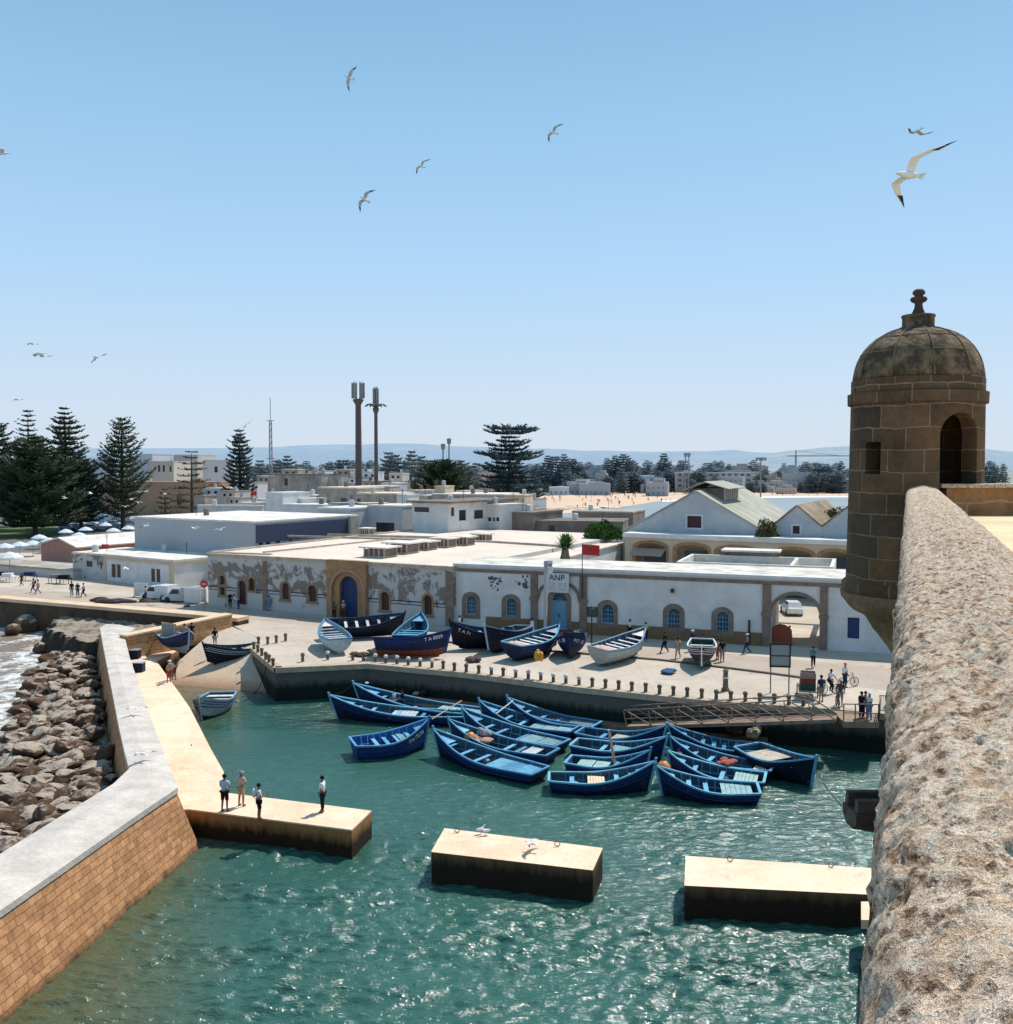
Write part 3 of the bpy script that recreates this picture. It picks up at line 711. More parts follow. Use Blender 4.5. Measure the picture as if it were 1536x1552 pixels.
def wallface(b, o, u, n, outer, holes, depth, m=0):
    """o origin, u horizontal dir, n inward normal (Vectors, local); polygon face with real openings and reveals"""
    o, u, n = Vector(o), Vector(u), Vector(n); f3 = lambda p, d=0: o + u*p[0] + Vector((0,0,p[1])) + n*d
    loops = [[Vector((p[0],p[1],0)) for p in L_] for L_ in [outer]+holes]
    tri = tessellate_polygon(loops); flat = [p for L_ in [outer]+holes for p in L_]
    fs = []
    for t_ in tri:
        a,c,d = (flat[i] for i in t_); ar = (c[0]-a[0])*(d[1]-a[1])-(d[0]-a[0])*(c[1]-a[1])
        if abs(ar) < 1e-9: continue
        fs.append(tuple(t_) if ar > 0 else (t_[0],t_[2],t_[1]))
    b.add([f3(p) for p in flat], fs, m)
    for h in holes:
        k = len(h); b.add([f3(p) for p in h]+[f3(p,depth) for p in h], [(i,i+k,(i+1)%k+k,(i+1)%k) for i in range(k)], m)
def panel(b, o, u, n, poly, d, th=.05, m=0):
    o, u, n = Vector(o), Vector(u), Vector(n); f3 = lambda p, dd: o + u*p[0] + Vector((0,0,p[1])) + n*dd; k = len(poly)
    b.add([f3(p,d) for p in poly]+[f3(p,d+th) for p in poly], [tuple(range(k)), tuple(range(2*k-1,k-1,-1))]+[(i,i+k,(i+1)%k+k,(i+1)%k) for i in range(k)], m)
def ringp(b, o, u, n, outer, inner, d0, d1, m=0, closed=True):
    o, u, n = Vector(o), Vector(u), Vector(n); f3 = lambda p, dd: o + u*p[0] + Vector((0,0,p[1])) + n*dd; k = len(outer)
    vs = [f3(p,d0) for p in outer]+[f3(p,d0) for p in inner]+[f3(p,d1) for p in outer]+[f3(p,d1) for p in inner]; fs = []
    for i in range(k if closed else k-1):
        j = (i+1)%k; fs += [(i,j,j+k,i+k),(i+2*k,i,j,j+2*k),(i+k,j+k,j+3*k,i+3*k)]
    b.add(vs, fs, m)
# materials
mWhite = M('white_plaster', (.70,.70,.69), (.56,.56,.54), .5, .9, .2, 9, .02)
mGreyW = M('pale_grey_plaster', (.50,.52,.53), (.40,.41,.42), .4, .9, .2, 9, .02)
mCream = M('cream_plaster', (.60,.50,.36), (.48,.39,.28), .4, .9, .2, 9)
mOld = M('weathered_plaster', (.46,.42,.36), (.24,.21,.18), .35, .95, .4, 5, .03, .35, .65)
mOldD = M('dark_weathered_plaster', (.24,.20,.17), (.13,.11,.10), .35, .95, .4, 5)
mRoof = M('roof_screed', (.76,.63,.53), (.60,.49,.41), .22, .92, .2, 4, .02, .3, .7)
mRoofW = M('pale_roof', (.80,.75,.68), (.54,.49,.43), .45, .92, .2, 4)
mTanSt = M('tan_stone', (.40,.24,.12), (.26,.16,.09), 1.5, .9, .4, 8)
mBrownSt = M('brown_stone', (.27,.20,.155), (.17,.13,.105), 1.5, .9, .4, 8)
mDado = M('brown_dado', (.26,.155,.075), (.20,.12,.065), .6, .9, .2, 8)
mBlueDoor = M('blue_door_paint', (.02,.055,.16), (.015,.04,.12), 3, .6, .2, 20)
mLtBlue = M('pale_blue_paint', (.16,.34,.47), (.12,.28,.40), 2, .6, .2, 20)
mDkWin = P('dark_window', (.025,.03,.04), .15)
mMaroon = P('maroon_shutter', (.07,.025,.018), .6)
mStripe = P('navy_stripe', (.03,.035,.10), .8)
mCurb = M('roof_curb', (.56,.46,.36), (.34,.28,.22), 1.2, .9, .3, 6)
def peelmat():
    t = NT('peeling_plaster'); co = t.coord(); z = t.sep(co)[2]
    n1 = t.noise(.62, 7, .68, co=co, dist=.6); n2 = t.noise(5,6,.7,co=co)
    zz = t.ramp(t.math('MULTIPLY', z, .16), [(.26,.0),(.36,.16),(.72,.17),(.95,.02)])
    m = t.ramp(t.math('ADD', t.math('ADD', n1, zz), t.math('MULTIPLY', n2, .08)), [(.672,0.0),(.684,.3),(.725,1.0)])
    col = t.mix(m, t.mix(n2, (.56,.55,.53), (.42,.41,.39)), t.mix(n2, (.27,.235,.20), (.15,.13,.11)))
    col = t.mix(t.ramp(t.noise(.5,5,.7,co=co,vec_scale=(1,1,.3)), [(.5,0.0),(.8,.35)]), col, (.35,.30,.25))
    MC['peeling_plaster'] = t.out(col, .93, t.bump(m, .7, -.04), spec=.2); return MC['peeling_plaster']
mPeel = peelmat()
def shell(b, w_, d, h, front_holes=[], right_holes=[], depth=.3, m=0, gable=None):
    outer = rectp(0,0,w_,h) if not gable else [(0,0),(w_,0)]+gable
    wallface(b, (0,0,0), (1,0,0), (0,1,0), outer, front_holes, depth, m)
    wallface(b, (w_,0,0), (0,1,0), (-1,0,0), rectp(0,0,d,h), right_holes, depth, m)
    b.add([(0,0,0),(0,d,0),(0,d,h),(0,0,h)], [(0,1,2,3)][::-1], m); b.add([(w_,d,0),(0,d,0),(0,d,h),(w_,d,h)], [(0,1,2,3)], m)
# ---- building A: long peeling warehouse with tan portal
FA = Fr(W(316,917,2.6), W(688,950,2.6)); HA = 5.9
bA = thing('harbour_warehouse', 'long low warehouse with peeling white plaster and a tan arched portal with blue doors', 'warehouse', tuple(FA.P0), FA.rz)
def R4(F, x0,y0,x1,y1):  # pixel rect -> local x0,z0,x1,z1
    a = F.fp(x0,(y0+y1)/2); c = F.fp(x1,(y0+y1)/2); t_ = F.fp((x0+x1)/2,y0); b_ = F.fp((x0+x1)/2,y1); return (a[0],b_[1],c[0],t_[1])
winsA = [archp(*R4(FA,*r)) for r in [(332,872,341,886),(377,876,386,895),(426.5,883,438.5,909),(467,887,480,912),(577,897,590,925),(642,902,655,932)]]
lowbox = rectp(*R4(FA,333,890,341,902)); redd = archp(*R4(FA,361,880,373,916)); redd = [(x,max(z,.02)) for x,z in redd]
r = R4(FA,516.5,873,543.5,937); portal = archp(r[0],.05,r[2],r[3])
b = MB(); shell(b, FA.w, 50, HA, winsA+[lowbox,redd,portal], depth=.35); b.build('wall', mPeel, bA)
for wp in winsA+[lowbox]:
    b = MB(); ringp(b,(0,0,0),(1,0,0),(0,1,0), grow(wp,.2), wp, -.05, .0); zb = min(p[1] for p in wp); xs = [p[0] for p in wp]; b.box(min(xs)-.3,max(xs)+.3,-.14,.02,zb-.22,zb-.05)
    f = b.build('window', mTanSt, bA); b = MB(); panel(b,(0,0,0),(1,0,0),(0,1,0), wp, .25); b.build('shutter', mMaroon, f)
b = MB(); ringp(b,(0,0,0),(1,0,0),(0,1,0), grow(redd,.15,False), redd, -.04, .0); f = b.build('side_door', mTanSt, bA)
b = MB(); panel(b,(0,0,0),(1,0,0),(0,1,0), redd, .2); b.build('door_leaf', P('dark_red_door',(.05,.015,.03),.6), f)
# portal block, proud of the wall, with stepped arch
r = R4(FA,499,860,559,940); x0,x1 = r[0],r[2]
big = archp(R4(FA,507,870,554,937)[0], .04, R4(FA,507,870,554,937)[2], R4(FA,507,866,554,937)[3])
b = MB(); wallface(b,(0,-.45,0),(1,0,0),(0,1,0), rectp(x0,0,x1,HA+.12), [big], .25)
wallface(b,(0,-.2,0),(1,0,0),(0,1,0), [(min(p[0] for p in big)-.01,0.02),(max(p[0] for p in big)+.01,.02),(max(p[0] for p in big)+.01,max(p[1] for p in big)+.01),(min(p[0] for p in big)-.01,max(p[1] for p in big)+.01)], [portal], .5)
b.add([(x0,-.45,0),(x0,0,0),(x0,0,HA+.12),(x0,-.45,HA+.12)],[(0,3,2,1)]); b.add([(x1,-.45,0),(x1,0,0),(x1,0,HA+.12),(x1,-.45,HA+.12)],[(0,1,2,3)]); b.add([(x0,-.45,HA+.12),(x1,-.45,HA+.12),(x1,.3,HA+.12),(x0,.3,HA+.12)],[(0,1,2,3)])
pt = b.build('portal', mTanSt, bA)
b = MB(); panel(b,(0,0,0),(1,0,0),(0,1,0), portal, .3); xs=[p[0] for p in portal]; cx_=(min(xs)+max(xs))/2
for k in range(5): b.box(min(xs)+.1+k*(max(xs)-min(xs)-.2)/5, min(xs)+.14+k*(max(xs)-min(xs)-.2)/5, .27,.3,.1,max(p[1] for p in portal)-.8)
b.build('portal_door', mBlueDoor, pt)
b = MB(); ringp(b,(0,-.45,0),(1,0,0),(0,1,0), grow(big,.3,False), big, -.06, .0); b.build('portal_moulding', M('portal_trim',(.44,.25,.16),(.32,.19,.12),2), pt)
for (xa,xb) in ((399,406),(676,688)):
    q = R4(FA,xa,850,xb,950); b = MB(); b.box(q[0],q[2],-.1,0,0,HA-.5); b.build('pilaster', mBrownSt, bA)
zs = FA.fp(432,898)[1]
edges = [0]+[v for wp in [redd,winsA[2],winsA[3]] for v in (min(p[0] for p in wp)-.2,max(p[0] for p in wp)+.2)]+[x0-.05,x1+.05]+[v for wp in winsA[4:] for v in (min(p[0] for p in wp)-.2,max(p[0] for p in wp)+.2)]+[R4(FA,676,850,688,950)[0]]
for i in range(0,len(edges)-1,2):
    b = MB(); b.box(edges[i],edges[i+1],-.02,0,zs,zs+.12); b.box(edges[i],edges[i+1],-.02,0,zs-.3,zs-.22); b.build('painted_stripe', mStripe, bA)
b = MB(); b.box(-.15,FA.w+.05,-.15,.35,HA-.28,HA+.06); b.box(-.15,.3,.36,50,HA,HA+.2); b.build('eaves_moulding', mCurb, bA)
b = MB(); b.box(.01,FA.w-.01,.36,50,HA-.05,HA+.0); b.build('roof', mRoof, bA)
b = MB()
def rpx(F,px,py,z): p = W(px,py,z); d = p-F.P0; return (d.dot(F.u), d.dot(F.v))
for (ax,ay,bx_,by_,hh) in [(318,838,412,841,.15),(400,838,470,831,.18),(470,831,592,818,.18),(410,813,740,822,.25),(497,812,700,817,.3),(740,822,850,829,.25),(688,818,690,819,.2)]:
    a = rpx(FA,ax,ay,8.5); c = rpx(FA,bx_,by_,8.5); b.bar((a[0],a[1],HA+hh/2),(c[0],c[1],HA+hh/2),.35,hh)
b.build('roof_curb', mCurb, bA)
for k,(xa,xb,yt,yb) in enumerate([(552,602,829,847),(586,635,822,841),(625,663,821,836),(656,692,816,832),(685,720,814,829),(717,746,810,823),(547,567,802,814)]):
    p = W((xa+xb)/2, yb-3, 8.5); w_ = (xb-xa)/FPX*p.y; hh = (yb-yt)/FPX*p.y*.8
    lx, ly = rpx(FA,(xa+xb)/2,yb-3,8.5)
    b = MB()
    b.cbox((lx,ly,HA+.1),(w_*.78,w_*.7,.2))
    for i in range(5):
        for sx_ in (-1,1): b.cbox((lx+(i-2)*w_*.18,ly+sx_*w_*.33,HA+hh*.5),(.14,.14,hh))
    b.cbox((lx,ly,HA+hh*.45),(w_*.72,w_*.6,hh*.8),m=1)
    v_ = b.build('roof_vent', [mCurb, mOldD], bA); b = MB(); b.cbox((lx,ly,HA+hh+.08),(w_,w_*.9,.16)); b.build('vent_slab', mRoofW, v_)
# ---- building C behind B (pale roof, lit side)
Cp = [(-1.9,101.5),(5.6,104.0),(17.1,130.5),(13.0,130.5)]
o = thing('store_house', 'flat roofed annex with a white side wall behind the white port office', 'building', (0,0,2.6))
b = MB(); b.prism(Cp, 0, 5.3, 0, bottom=False, top=False); b.build('wall', mWhite, o)
b = MB(); b.prism(Cp, 5.302, 5.42); b.build('roof', mRoof, o)
b = MB()
for a,c in ((Cp[0],Cp[1]),(Cp[1],Cp[2])): b.bar((*a,5.5),(*c,5.5),.3,.2)
b.build('roof_curb', mCurb, o)
# ---- building B: white port office with gate arch
FB = Fr((-5.15,94.0), (27.3,81.75)); WB = FB.w+28; HB = 6.2
bB = thing('port_office', 'long white port office with arched windows, brown dado and an open gate arch', 'building', tuple(FB.P0), FB.rz)
wpx = [(706.5,903.5,722,931),(767,907,783,934),(912,916,930,945),(1012,922,1031,953),(1086,927,1105,957)]
winsB = [archp(*R4(FB,*q)) for q in wpx]
q = R4(FB,836.5,899,860,955); doorB = archp(q[0],.35,q[2],q[3])
g0 = FB.fp(1169,940)[0]; g1 = FB.fp(1243,950)[0]; gz = FB.fp(1205,902)[1]
gate = archp(g0,.01,g1,gz,rise=1.9,n=16); sq = rectp(*R4(FB,1285,936,1303,968))
DB = 8
b = MB(); shell(b, WB, DB, HB, winsB+[doorB,gate,sq], depth=.35)
# passage through the gate: continue reveals to the back and open the rear wall
b2 = MB(); wallface(b2,(0,0,0),(1,0,0),(0,1,0), rectp(0,0,WB,HB), winsB+[doorB,sq,gate], .35)
wallface(b2,(WB,0,0),(0,1,0),(-1,0,0), rectp(0,0,DB,HB), [], .3)
b2.add([(0,0,0),(0,DB,0),(0,DB,HB),(0,0,HB)], [(3,2,1,0)])
wallface(b2,(0,DB,0),(1,0,0),(0,-1,0), rectp(0,0,WB,HB), [gate], .35)
k = len(gate); b2.add([(p[0],.34,p[1]) for p in gate]+[(p[0],DB-.34,p[1]) for p in gate], [(i,i+k,(i+1)%k+k,(i+1)%k) for i in range(1,k)])
b2.build('wall', mWhite, bB)
def mullion(poly, mat, parent, d, fan=False, bars=(1,3)):
    b = MB(); xs = [p[0] for p in poly]; zs = [p[1] for p in poly]; x0,x1,z0,z1 = min(xs),max(xs),min(zs),max(zs); w_ = x1-x0; spz = z1-w_/2; cx = (x0+x1)/2
    ringp(b,(0,0,0),(1,0,0),(0,1,0), poly, grow(poly,-.08), d-.05, d)
    b.box(cx-.04,cx+.04,d-.05,d,z0,spz if fan else z1); 
    for i in range(bars[1]): zz = z0+(spz-z0)*(i+1)/bars[1]; b.box(x0+.08,x1-.08,d-.05,d,zz-.035,zz+.035)
    for s_ in (-1,1): b.box(cx+s_*w_*.25-.025,cx+s_*w_*.25+.025,d-.045,d,z0+.08,spz)
    for a in (.25,.5,.75): b.bar((cx,d-.03,spz),(cx+w_*.46*math.cos(a*math.pi),d-.03,spz+w_*.46*math.sin(a*math.pi)),.04,.04)
    return b.build('glazing_bars', mat, parent)
for wp in winsB:
    b = MB(); ringp(b,(0,0,0),(1,0,0),(0,1,0), grow(wp,.42), wp, -.06, .0); xs=[p[0] for p in wp]; zb=min(p[1] for p in wp)
    f = b.build('window', mBrownSt, bB); b = MB(); panel(b,(0,0,0),(1,0,0),(0,1,0), wp, .28); b.build('pane', P('blue_glass',(.03,.06,.10),.12), f)
    mullion(wp, mLtBlue, f, .27)
b = MB(); ringp(b,(0,0,0),(1,0,0),(0,1,0), grow(sq,.12), sq, -.03, .0); f = b.build('window', mWhite, bB); b = MB(); panel(b,(0,0,0),(1,0,0),(0,1,0), sq, .2); b.build('pane', mBlueDoor, f)
b = MB(); ringp(b,(0,0,0),(1,0,0),(0,1,0), grow(doorB,.38,False), doorB, -.08, .0); f = b.build('entrance_door', mBrownSt, bB)
xs=[p[0] for p in doorB]; zt = max(p[1] for p in doorB); spz = zt-(max(xs)-min(xs))/2; cx_=(max(xs)+min(xs))/2
b = MB(); b.box(min(xs),max(xs),.2,.28,.35,spz); b.box(cx_-.02,cx_+.02,.18,.2,.35,spz)
for s_ in (-1,1):
    for k in range(3): b.box(cx_+s_*.4-.22,cx_+s_*.4+.22,.175,.2,.5+k*.9,1.2+k*.9)
b.build('door_leaf', mLtBlue, f)
b = MB(); b.box(cx_-.12,cx_-.06,.12,.175,1.5,1.75); b.build('handle', P('dark_iron',(.02,.02,.02),.5), f)
fan = [p for p in doorB if p[1] >= spz-1e-6]; b = MB(); panel(b,(0,0,0),(1,0,0),(0,1,0), fan, .26); fl = b.build('fanlight', P('blue_glass',(.03,.06,.10),.12), f)
b = MB(); rr = (max(xs)-min(xs))/2
for a in (0,1/6,2/6,.5,4/6,5/6,1): b.bar((cx_,.23,spz+.02),(cx_+rr*.95*math.cos(a*math.pi),.23,spz+.02+rr*.95*math.sin(a*math.pi)),.05,.04)
b.build('fan_bars', mLtBlue, fl)
b = MB(); b.box(cx_-1.6,cx_+1.6,-.7,0,0,.17); b.box(cx_-1.4,cx_+1.4,-.35,0,.17,.34); b.build('door_step', M('red_step',(.22,.09,.05)), bB)
# dado, split around openings; cornice band; pilasters
z_d = FB.fp(900,944)[1]; b = MB(); xs0 = FB.fp(736.7,945)[0]
pil = [(805,815.5),(879,890),(1156,1169),(1243,1255)]
PL = [ (FB.fp(a,930)[0],FB.fp(c,930)[0]) for a,c in pil]
z_d = 1.15
segs = [(xs0,PL[0][0]),(PL[0][1],min(xs)-.42),(max(xs)+.42,PL[1][0]),(PL[1][1],PL[2][0])]
for a,c in segs: b.box(a,c,-.03,0,0,z_d)
b.build('dado', mDado, bB)
for i,(a,c) in enumerate(PL): 
    b = MB(); b.box(a,c,-.16,0,0,HB-.75); b.box(a-.08,c+.08,-.24,0,3.0 if i<2 else 2.7,3.3 if i<2 else 3.0); b.build('pilaster', mBrownSt, bB)
b = MB(); b.box(.3,WB,-.08,0,HB-.74,HB-.42); b.build('grey_band', mBrownSt, bB)
b = MB(); b.box(-.05,WB+.1,-.22,.35,HB-.2,HB+.05); b.build('cornice', mWhite, bB)
b = MB(); b.box(0,WB,.36,DB,HB-.03,HB+.02); b.build('roof', M('office_roof',(.74,.69,.60),(.38,.35,.30),.5,.92,.3,3,.03,.35,.6), bB)
def archband(xa,xc,zspring,rise,wd,name):
    cx=(xa+xc)/2; r_=(xc-xa)/2; out=[(cx+r_*math.cos(k*math.pi/20), zspring+rise*math.sin(k*math.pi/20)) for k in range(21)]; inn=[(cx+(r_-wd)*math.cos(k*math.pi/20), zspring+(rise-wd)*math.sin(k*math.pi/20)) for k in range(21)]
    b = MB(); ringp(b,(0,0,0),(1,0,0),(0,1,0), out, inn, -.1, 0, closed=False); return b.build(name, mBrownSt, bB)
archband(PL[0][1]-.1,PL[1][0]+.1,3.3,1.75,.3,'arch_band')
archband(g0-.28,g1+.28,gz-1.9,2.2,.3,'gate_arch')
q = R4(FB,891,921,906,934); b = MB(); b.box(q[0]-.06,q[2]+.06,-.06,0,q[1]-.06,q[3]+.06); b.box(q[0],q[2],-.075,-.06,q[1],q[3],1); b.build('wall_plaque', [P('dark_iron',(0,0,0)), P('green_plaque',(.05,.08,.08),.4)], bB)
dx = FB.fp(1136,960)[0]; b = MB(); b.tube([(dx,-.12,0),(dx,-.12,FB.fp(1136,940)[1])],.09,8); b.build('downpipe', P('dark_iron',(0,0,0)), bB)
b = MB(); cx_2 = FB.fp(1020,895)[0]; b.cbox((cx_2,-.15,FB.fp(1020,895)[1]),(.25,.3,.35)); b.build('wall_lamp', P('dark_iron',(0,0,0)), bB)
# peeling scars on the left bay
rs = random.Random(5); b = MB()
for k in range(46):
    px = rs.choice([rs.gauss(745,6),rs.gauss(750,5),rs.uniform(740,800),rs.gauss(797,4)]); py = 875+abs(rs.gauss(0,9)) if px<765 else 873+rs.uniform(0,18)
    if not 738 < px < 803: continue
    x,z = FB.fp(px,py); r_ = rs.uniform(.05,.22); n_ = 7; poly = [(x+r_*rs.uniform(.5,1.1)*math.cos(a*6.283/n_), z+r_*rs.uniform(.5,1.3)*math.sin(a*6.283/n_)) for a in range(n_)]
    b = MB(); panel(b,(0,0,0),(1,0,0),(0,1,0), poly, -.004-.0003*k, .003); b.build('plaster_scar', M('scar',(.14,.12,.12)), bB)
# courtyard roof box behind B
o = thing('courtyard_roof', 'low roof with a pale walled rim and a small white skylight behind the port office', 'building', tuple(FB.P0), FB.rz)
q0 = rpx(FB,972,862,8.6); q1 = rpx(FB,1205,878,8.6)
xa, xb = FB.fp(975,860)[0]*1.08, FB.fp(1200,870)[0]*1.1; ya, yb = DB+.3, DB+9
b = MB(); b.box(xa,g0-1.5,ya,yb,0,HB-.7); b.build('wall', mOld, o)
b = MB(); b.box(xa,xb,ya,ya+.35,HB-.69,HB+.15); b.box(xa,xb,yb-.35,yb,HB-.69,HB+.15); b.box(xa,xa+.35,ya+.36,yb-.36,HB-.69,HB+.15); b.box(xb-.35,xb,ya+.36,yb-.36,HB-.69,HB+.15); b.box(xb-4,xb-3.65,ya+.36,yb-.36,HB-.69,HB+.12)
b.build('rim', mRoofW, o)
b = MB(); xm = xa+(xb-xa)*.42; b.box(xm-2.2,xm+2.2,yb-.1,yb+2,HB-.2,HB+.55); b.box(xm-3,xm+3,yb-.5,yb+2.4,HB+.56,HB+.75,1); b.build('skylight', [mOldD,mRoofW], o)
# yard behind the gate
strip('yard', [Vector(p) for p in [(22,96,0),(60,78,0),(95,150,0),(40,165,0)]], 2.607, M('yard_paving',(.50,.42,.32),(.40,.33,.25),.3))
# ---- twin gabled sheds
FG = Fr((15.2,122.3),(38.9,110.0)); WG = FG.w+14
def shed(name_, label, px_l, px_pk, px_r, ypk, yl, yr, mat, length, dback=3.2, win=None, cat='shed', monitor=False):
    Fq = Fr(FG.P0+FG.v*dback, FG.P0+FG.v*dback+FG.u*10)
    a = Fq.fp(px_l,yl); k_ = Fq.fp(px_pk,ypk); c = Fq.fp(px_r,yr)
    o = thing(name_, label, cat, tuple(Fq.P0), Fq.rz); hol = []
    if win: hol = [rectp(*R4(Fq,*win))]
    b = MB(); outer = [(a[0],0),(c[0],0),(c[0],c[1]),(k_[0],k_[1]),(a[0],a[1])]
    wallface(b,(0,0,0),(1,0,0),(0,1,0), outer, hol, .3); wallface(b,(0,length,0),(1,0,0),(0,-1,0), outer, [], .3)
    b.add([(a[0],0,0),(a[0],length,0),(a[0],length,a[1]),(a[0],0,a[1])],[(3,2,1,0)]); b.add([(c[0],0,0),(c[0],length,0),(c[0],length,c[1]),(c[0],0,c[1])],[(0,1,2,3)])
    b.build('gable_wall', mGreyW, o)
    b = MB()
    for (p,q_) in ((a,k_),(k_,c)):
        n_ = Vector((-(q_[1]-p[1]),0,q_[0]-p[0])).normalized()*.18
        pts = [Vector((p[0],-.15,p[1])),Vector((q_[0],-.15,q_[1])),Vector((q_[0],length,q_[1])),Vector((p[0],length,p[1]))]
        b.add([v+n_*.1 for v in pts]+[v+n_ for v in pts],[(4,5,6,7),(0,1,5,4),(1,2,6,5),(2,3,7,6),(3,0,4,7)])
    rf = b.build('roof', mat, o)
    if hol:
        b = MB(); ringp(b,(0,0,0),(1,0,0),(0,1,0), grow(hol[0],.22), hol[0], -.05, 0); f = b.build('window', mWhite, o); b = MB(); panel(b,(0,0,0),(1,0,0),(0,1,0), hol[0], .2); b.build('shutter', P('dark_red_shutter',(.07,.02,.03),.6), f)
    if monitor:
        kz = k_[1]; b = MB(); y0_, y1_ = 1.0, length*.45
        b.box(k_[0]-1.6,k_[0]+2.6,y0_+3,y1_,kz-1.3,kz+.35); m_ = b.build('ridge_vent', mOldD, o)
        b = MB(); b.add([(k_[0]-2.6,y0_+1.5,kz+.1),(k_[0]+.4,y0_+1.5,kz+1.25),(k_[0]+3.6,y0_+1.5,kz+.35),(k_[0]-2.6,y1_+1,kz+.1),(k_[0]+.4,y1_+1,kz+1.25),(k_[0]+3.6,y1_+1,kz+.35)],[(0,1,4,3),(1,2,5,4)])
        sd = b.build('vent_roof', mat, m_); s_ = sd.modifiers.new('s','SOLIDIFY'); s_.thickness = .12
        b = MB()
        for i in range(7): b.bar((k_[0]+2.65,y0_+3.1+i*(y1_-y0_-3.2)/6,kz-1.2),(k_[0]+2.65,y0_+3.1+i*(y1_-y0_-3.2)/6,kz+.4),.2)
        b.build('vent_posts', mRoofW, m_)
    return o
def corrug():
    t = NT('fibre_cement_roof'); co = t.coord(); wv = t.n('ShaderNodeTexWave', wave_type='BANDS', bands_direction='Y'); wv.inputs['Scale'].default_value = 1.4; t.l(co, wv.inputs['Vector'])
    n1 = t.noise(.5,6,.7,co=co,vec_scale=(.3,1.5,1)); col = t.ramp(n1,[(.35,(.27,.26,.20)),(.65,(.46,.44,.36))]); return t.out(col,.95,t.bump(wv.outputs['Fac'],.4,.06))
mCor = corrug()
shed('gabled_shed', 'large grey gabled boat shed with a dark red square window and ridge vent', 945, 1055, 1172, 745, 806, 814, mCor, 24, win=(1042,782,1063.5,800), monitor=True)
shed('gabled_shed', 'smaller grey gable beside the fortress tower with a tiny square window', 1172, 1208.6, 1246, 767, 797, 799, M('mossy_roof',(.34,.24,.17),(.16,.15,.09),.4,.95,.5,3,.06,.4,.6), 20, dback=3.25, win=(1202,797,1212.5,809))
shed('gabled_shed', 'rightmost grey gable partly hidden behind the sentry tower', 1246, 1287, 1325, 768, 799, 803, M('mossy_roof',(0,0,0)), 20, dback=3.3)
# arcade front
o = thing('arcade_building', 'long tan arcade with white cornice, wide arches and dark blue doors', 'building', tuple(FG.P0), FG.rz)
HG = 6.7; arcs = []
def aa(x0_,x1_,yt): p0_ = FG.fp(x0_,850)[0]; p1_ = FG.fp(x1_,850)[0]; zt_ = FG.fp((x0_+x1_)/2,yt)[1]; return archp(p0_,.02,p1_,zt_,rise=.8)
for q in ((963,1010,823),(1024,1074,826),(1086,1148,830),(1174,1232,833),(1243,1290,836)): arcs.append(aa(*q))
b = MB(); wallface(b,(0,0,0),(1,0,0),(0,1,0), rectp(0,0,WG,HG), arcs, .6); b.add([(0,0,0),(0,3.1,0),(0,3.1,HG),(0,0,HG)],[(3,2,1,0)]); b.add([(WG,0,0),(WG,3.1,0),(WG,3.1,HG),(WG,0,HG)],[(0,1,2,3)]); b.build('arcade_wall', mCream, o)
b = MB(); b.box(0,WG,2.6,2.9,0,HG-.01); b.build('rear_wall', mCream, o)
b = MB(); b.box(-.2,WG,-.35,3.1,HG,HG+.55); b.build('cornice', mWhite, o)
for a in arcs:
    xs_=[p[0] for p in a]; w0,w1 = min(xs_),max(xs_); zt_=max(p[1] for p in a)
    b = MB(); ringp(b,(0,0,0),(1,0,0),(0,1,0), grow(a,.35,False), a, -.06, 0); f = b.build('arch_trim', mTanSt, o)
    b = MB(); b.box(w0+.7,w1-.7,1.6,1.75,0,zt_-.9); b.box((w0+w1)/2-.06,(w0+w1)/2+.06,1.55,1.6,0,zt_-.95); b.build('blue_door', P('slate_blue_door',(.05,.085,.12),.6), o)
b = MB(); xa_, xb_ = FG.fp(961,830)[0], FG.fp(1010,830)[0]; zt_ = FG.fp(985,831)[1]
b.add([(xa_,-.1,zt_),(xb_,-.1,zt_),(xb_,-2,zt_-.8),(xa_,-2,zt_-.8)],[(3,2,1,0)]); b.build('awning', M('awning_cloth',(.55,.36,.25),(.38,.24,.17),3), o)
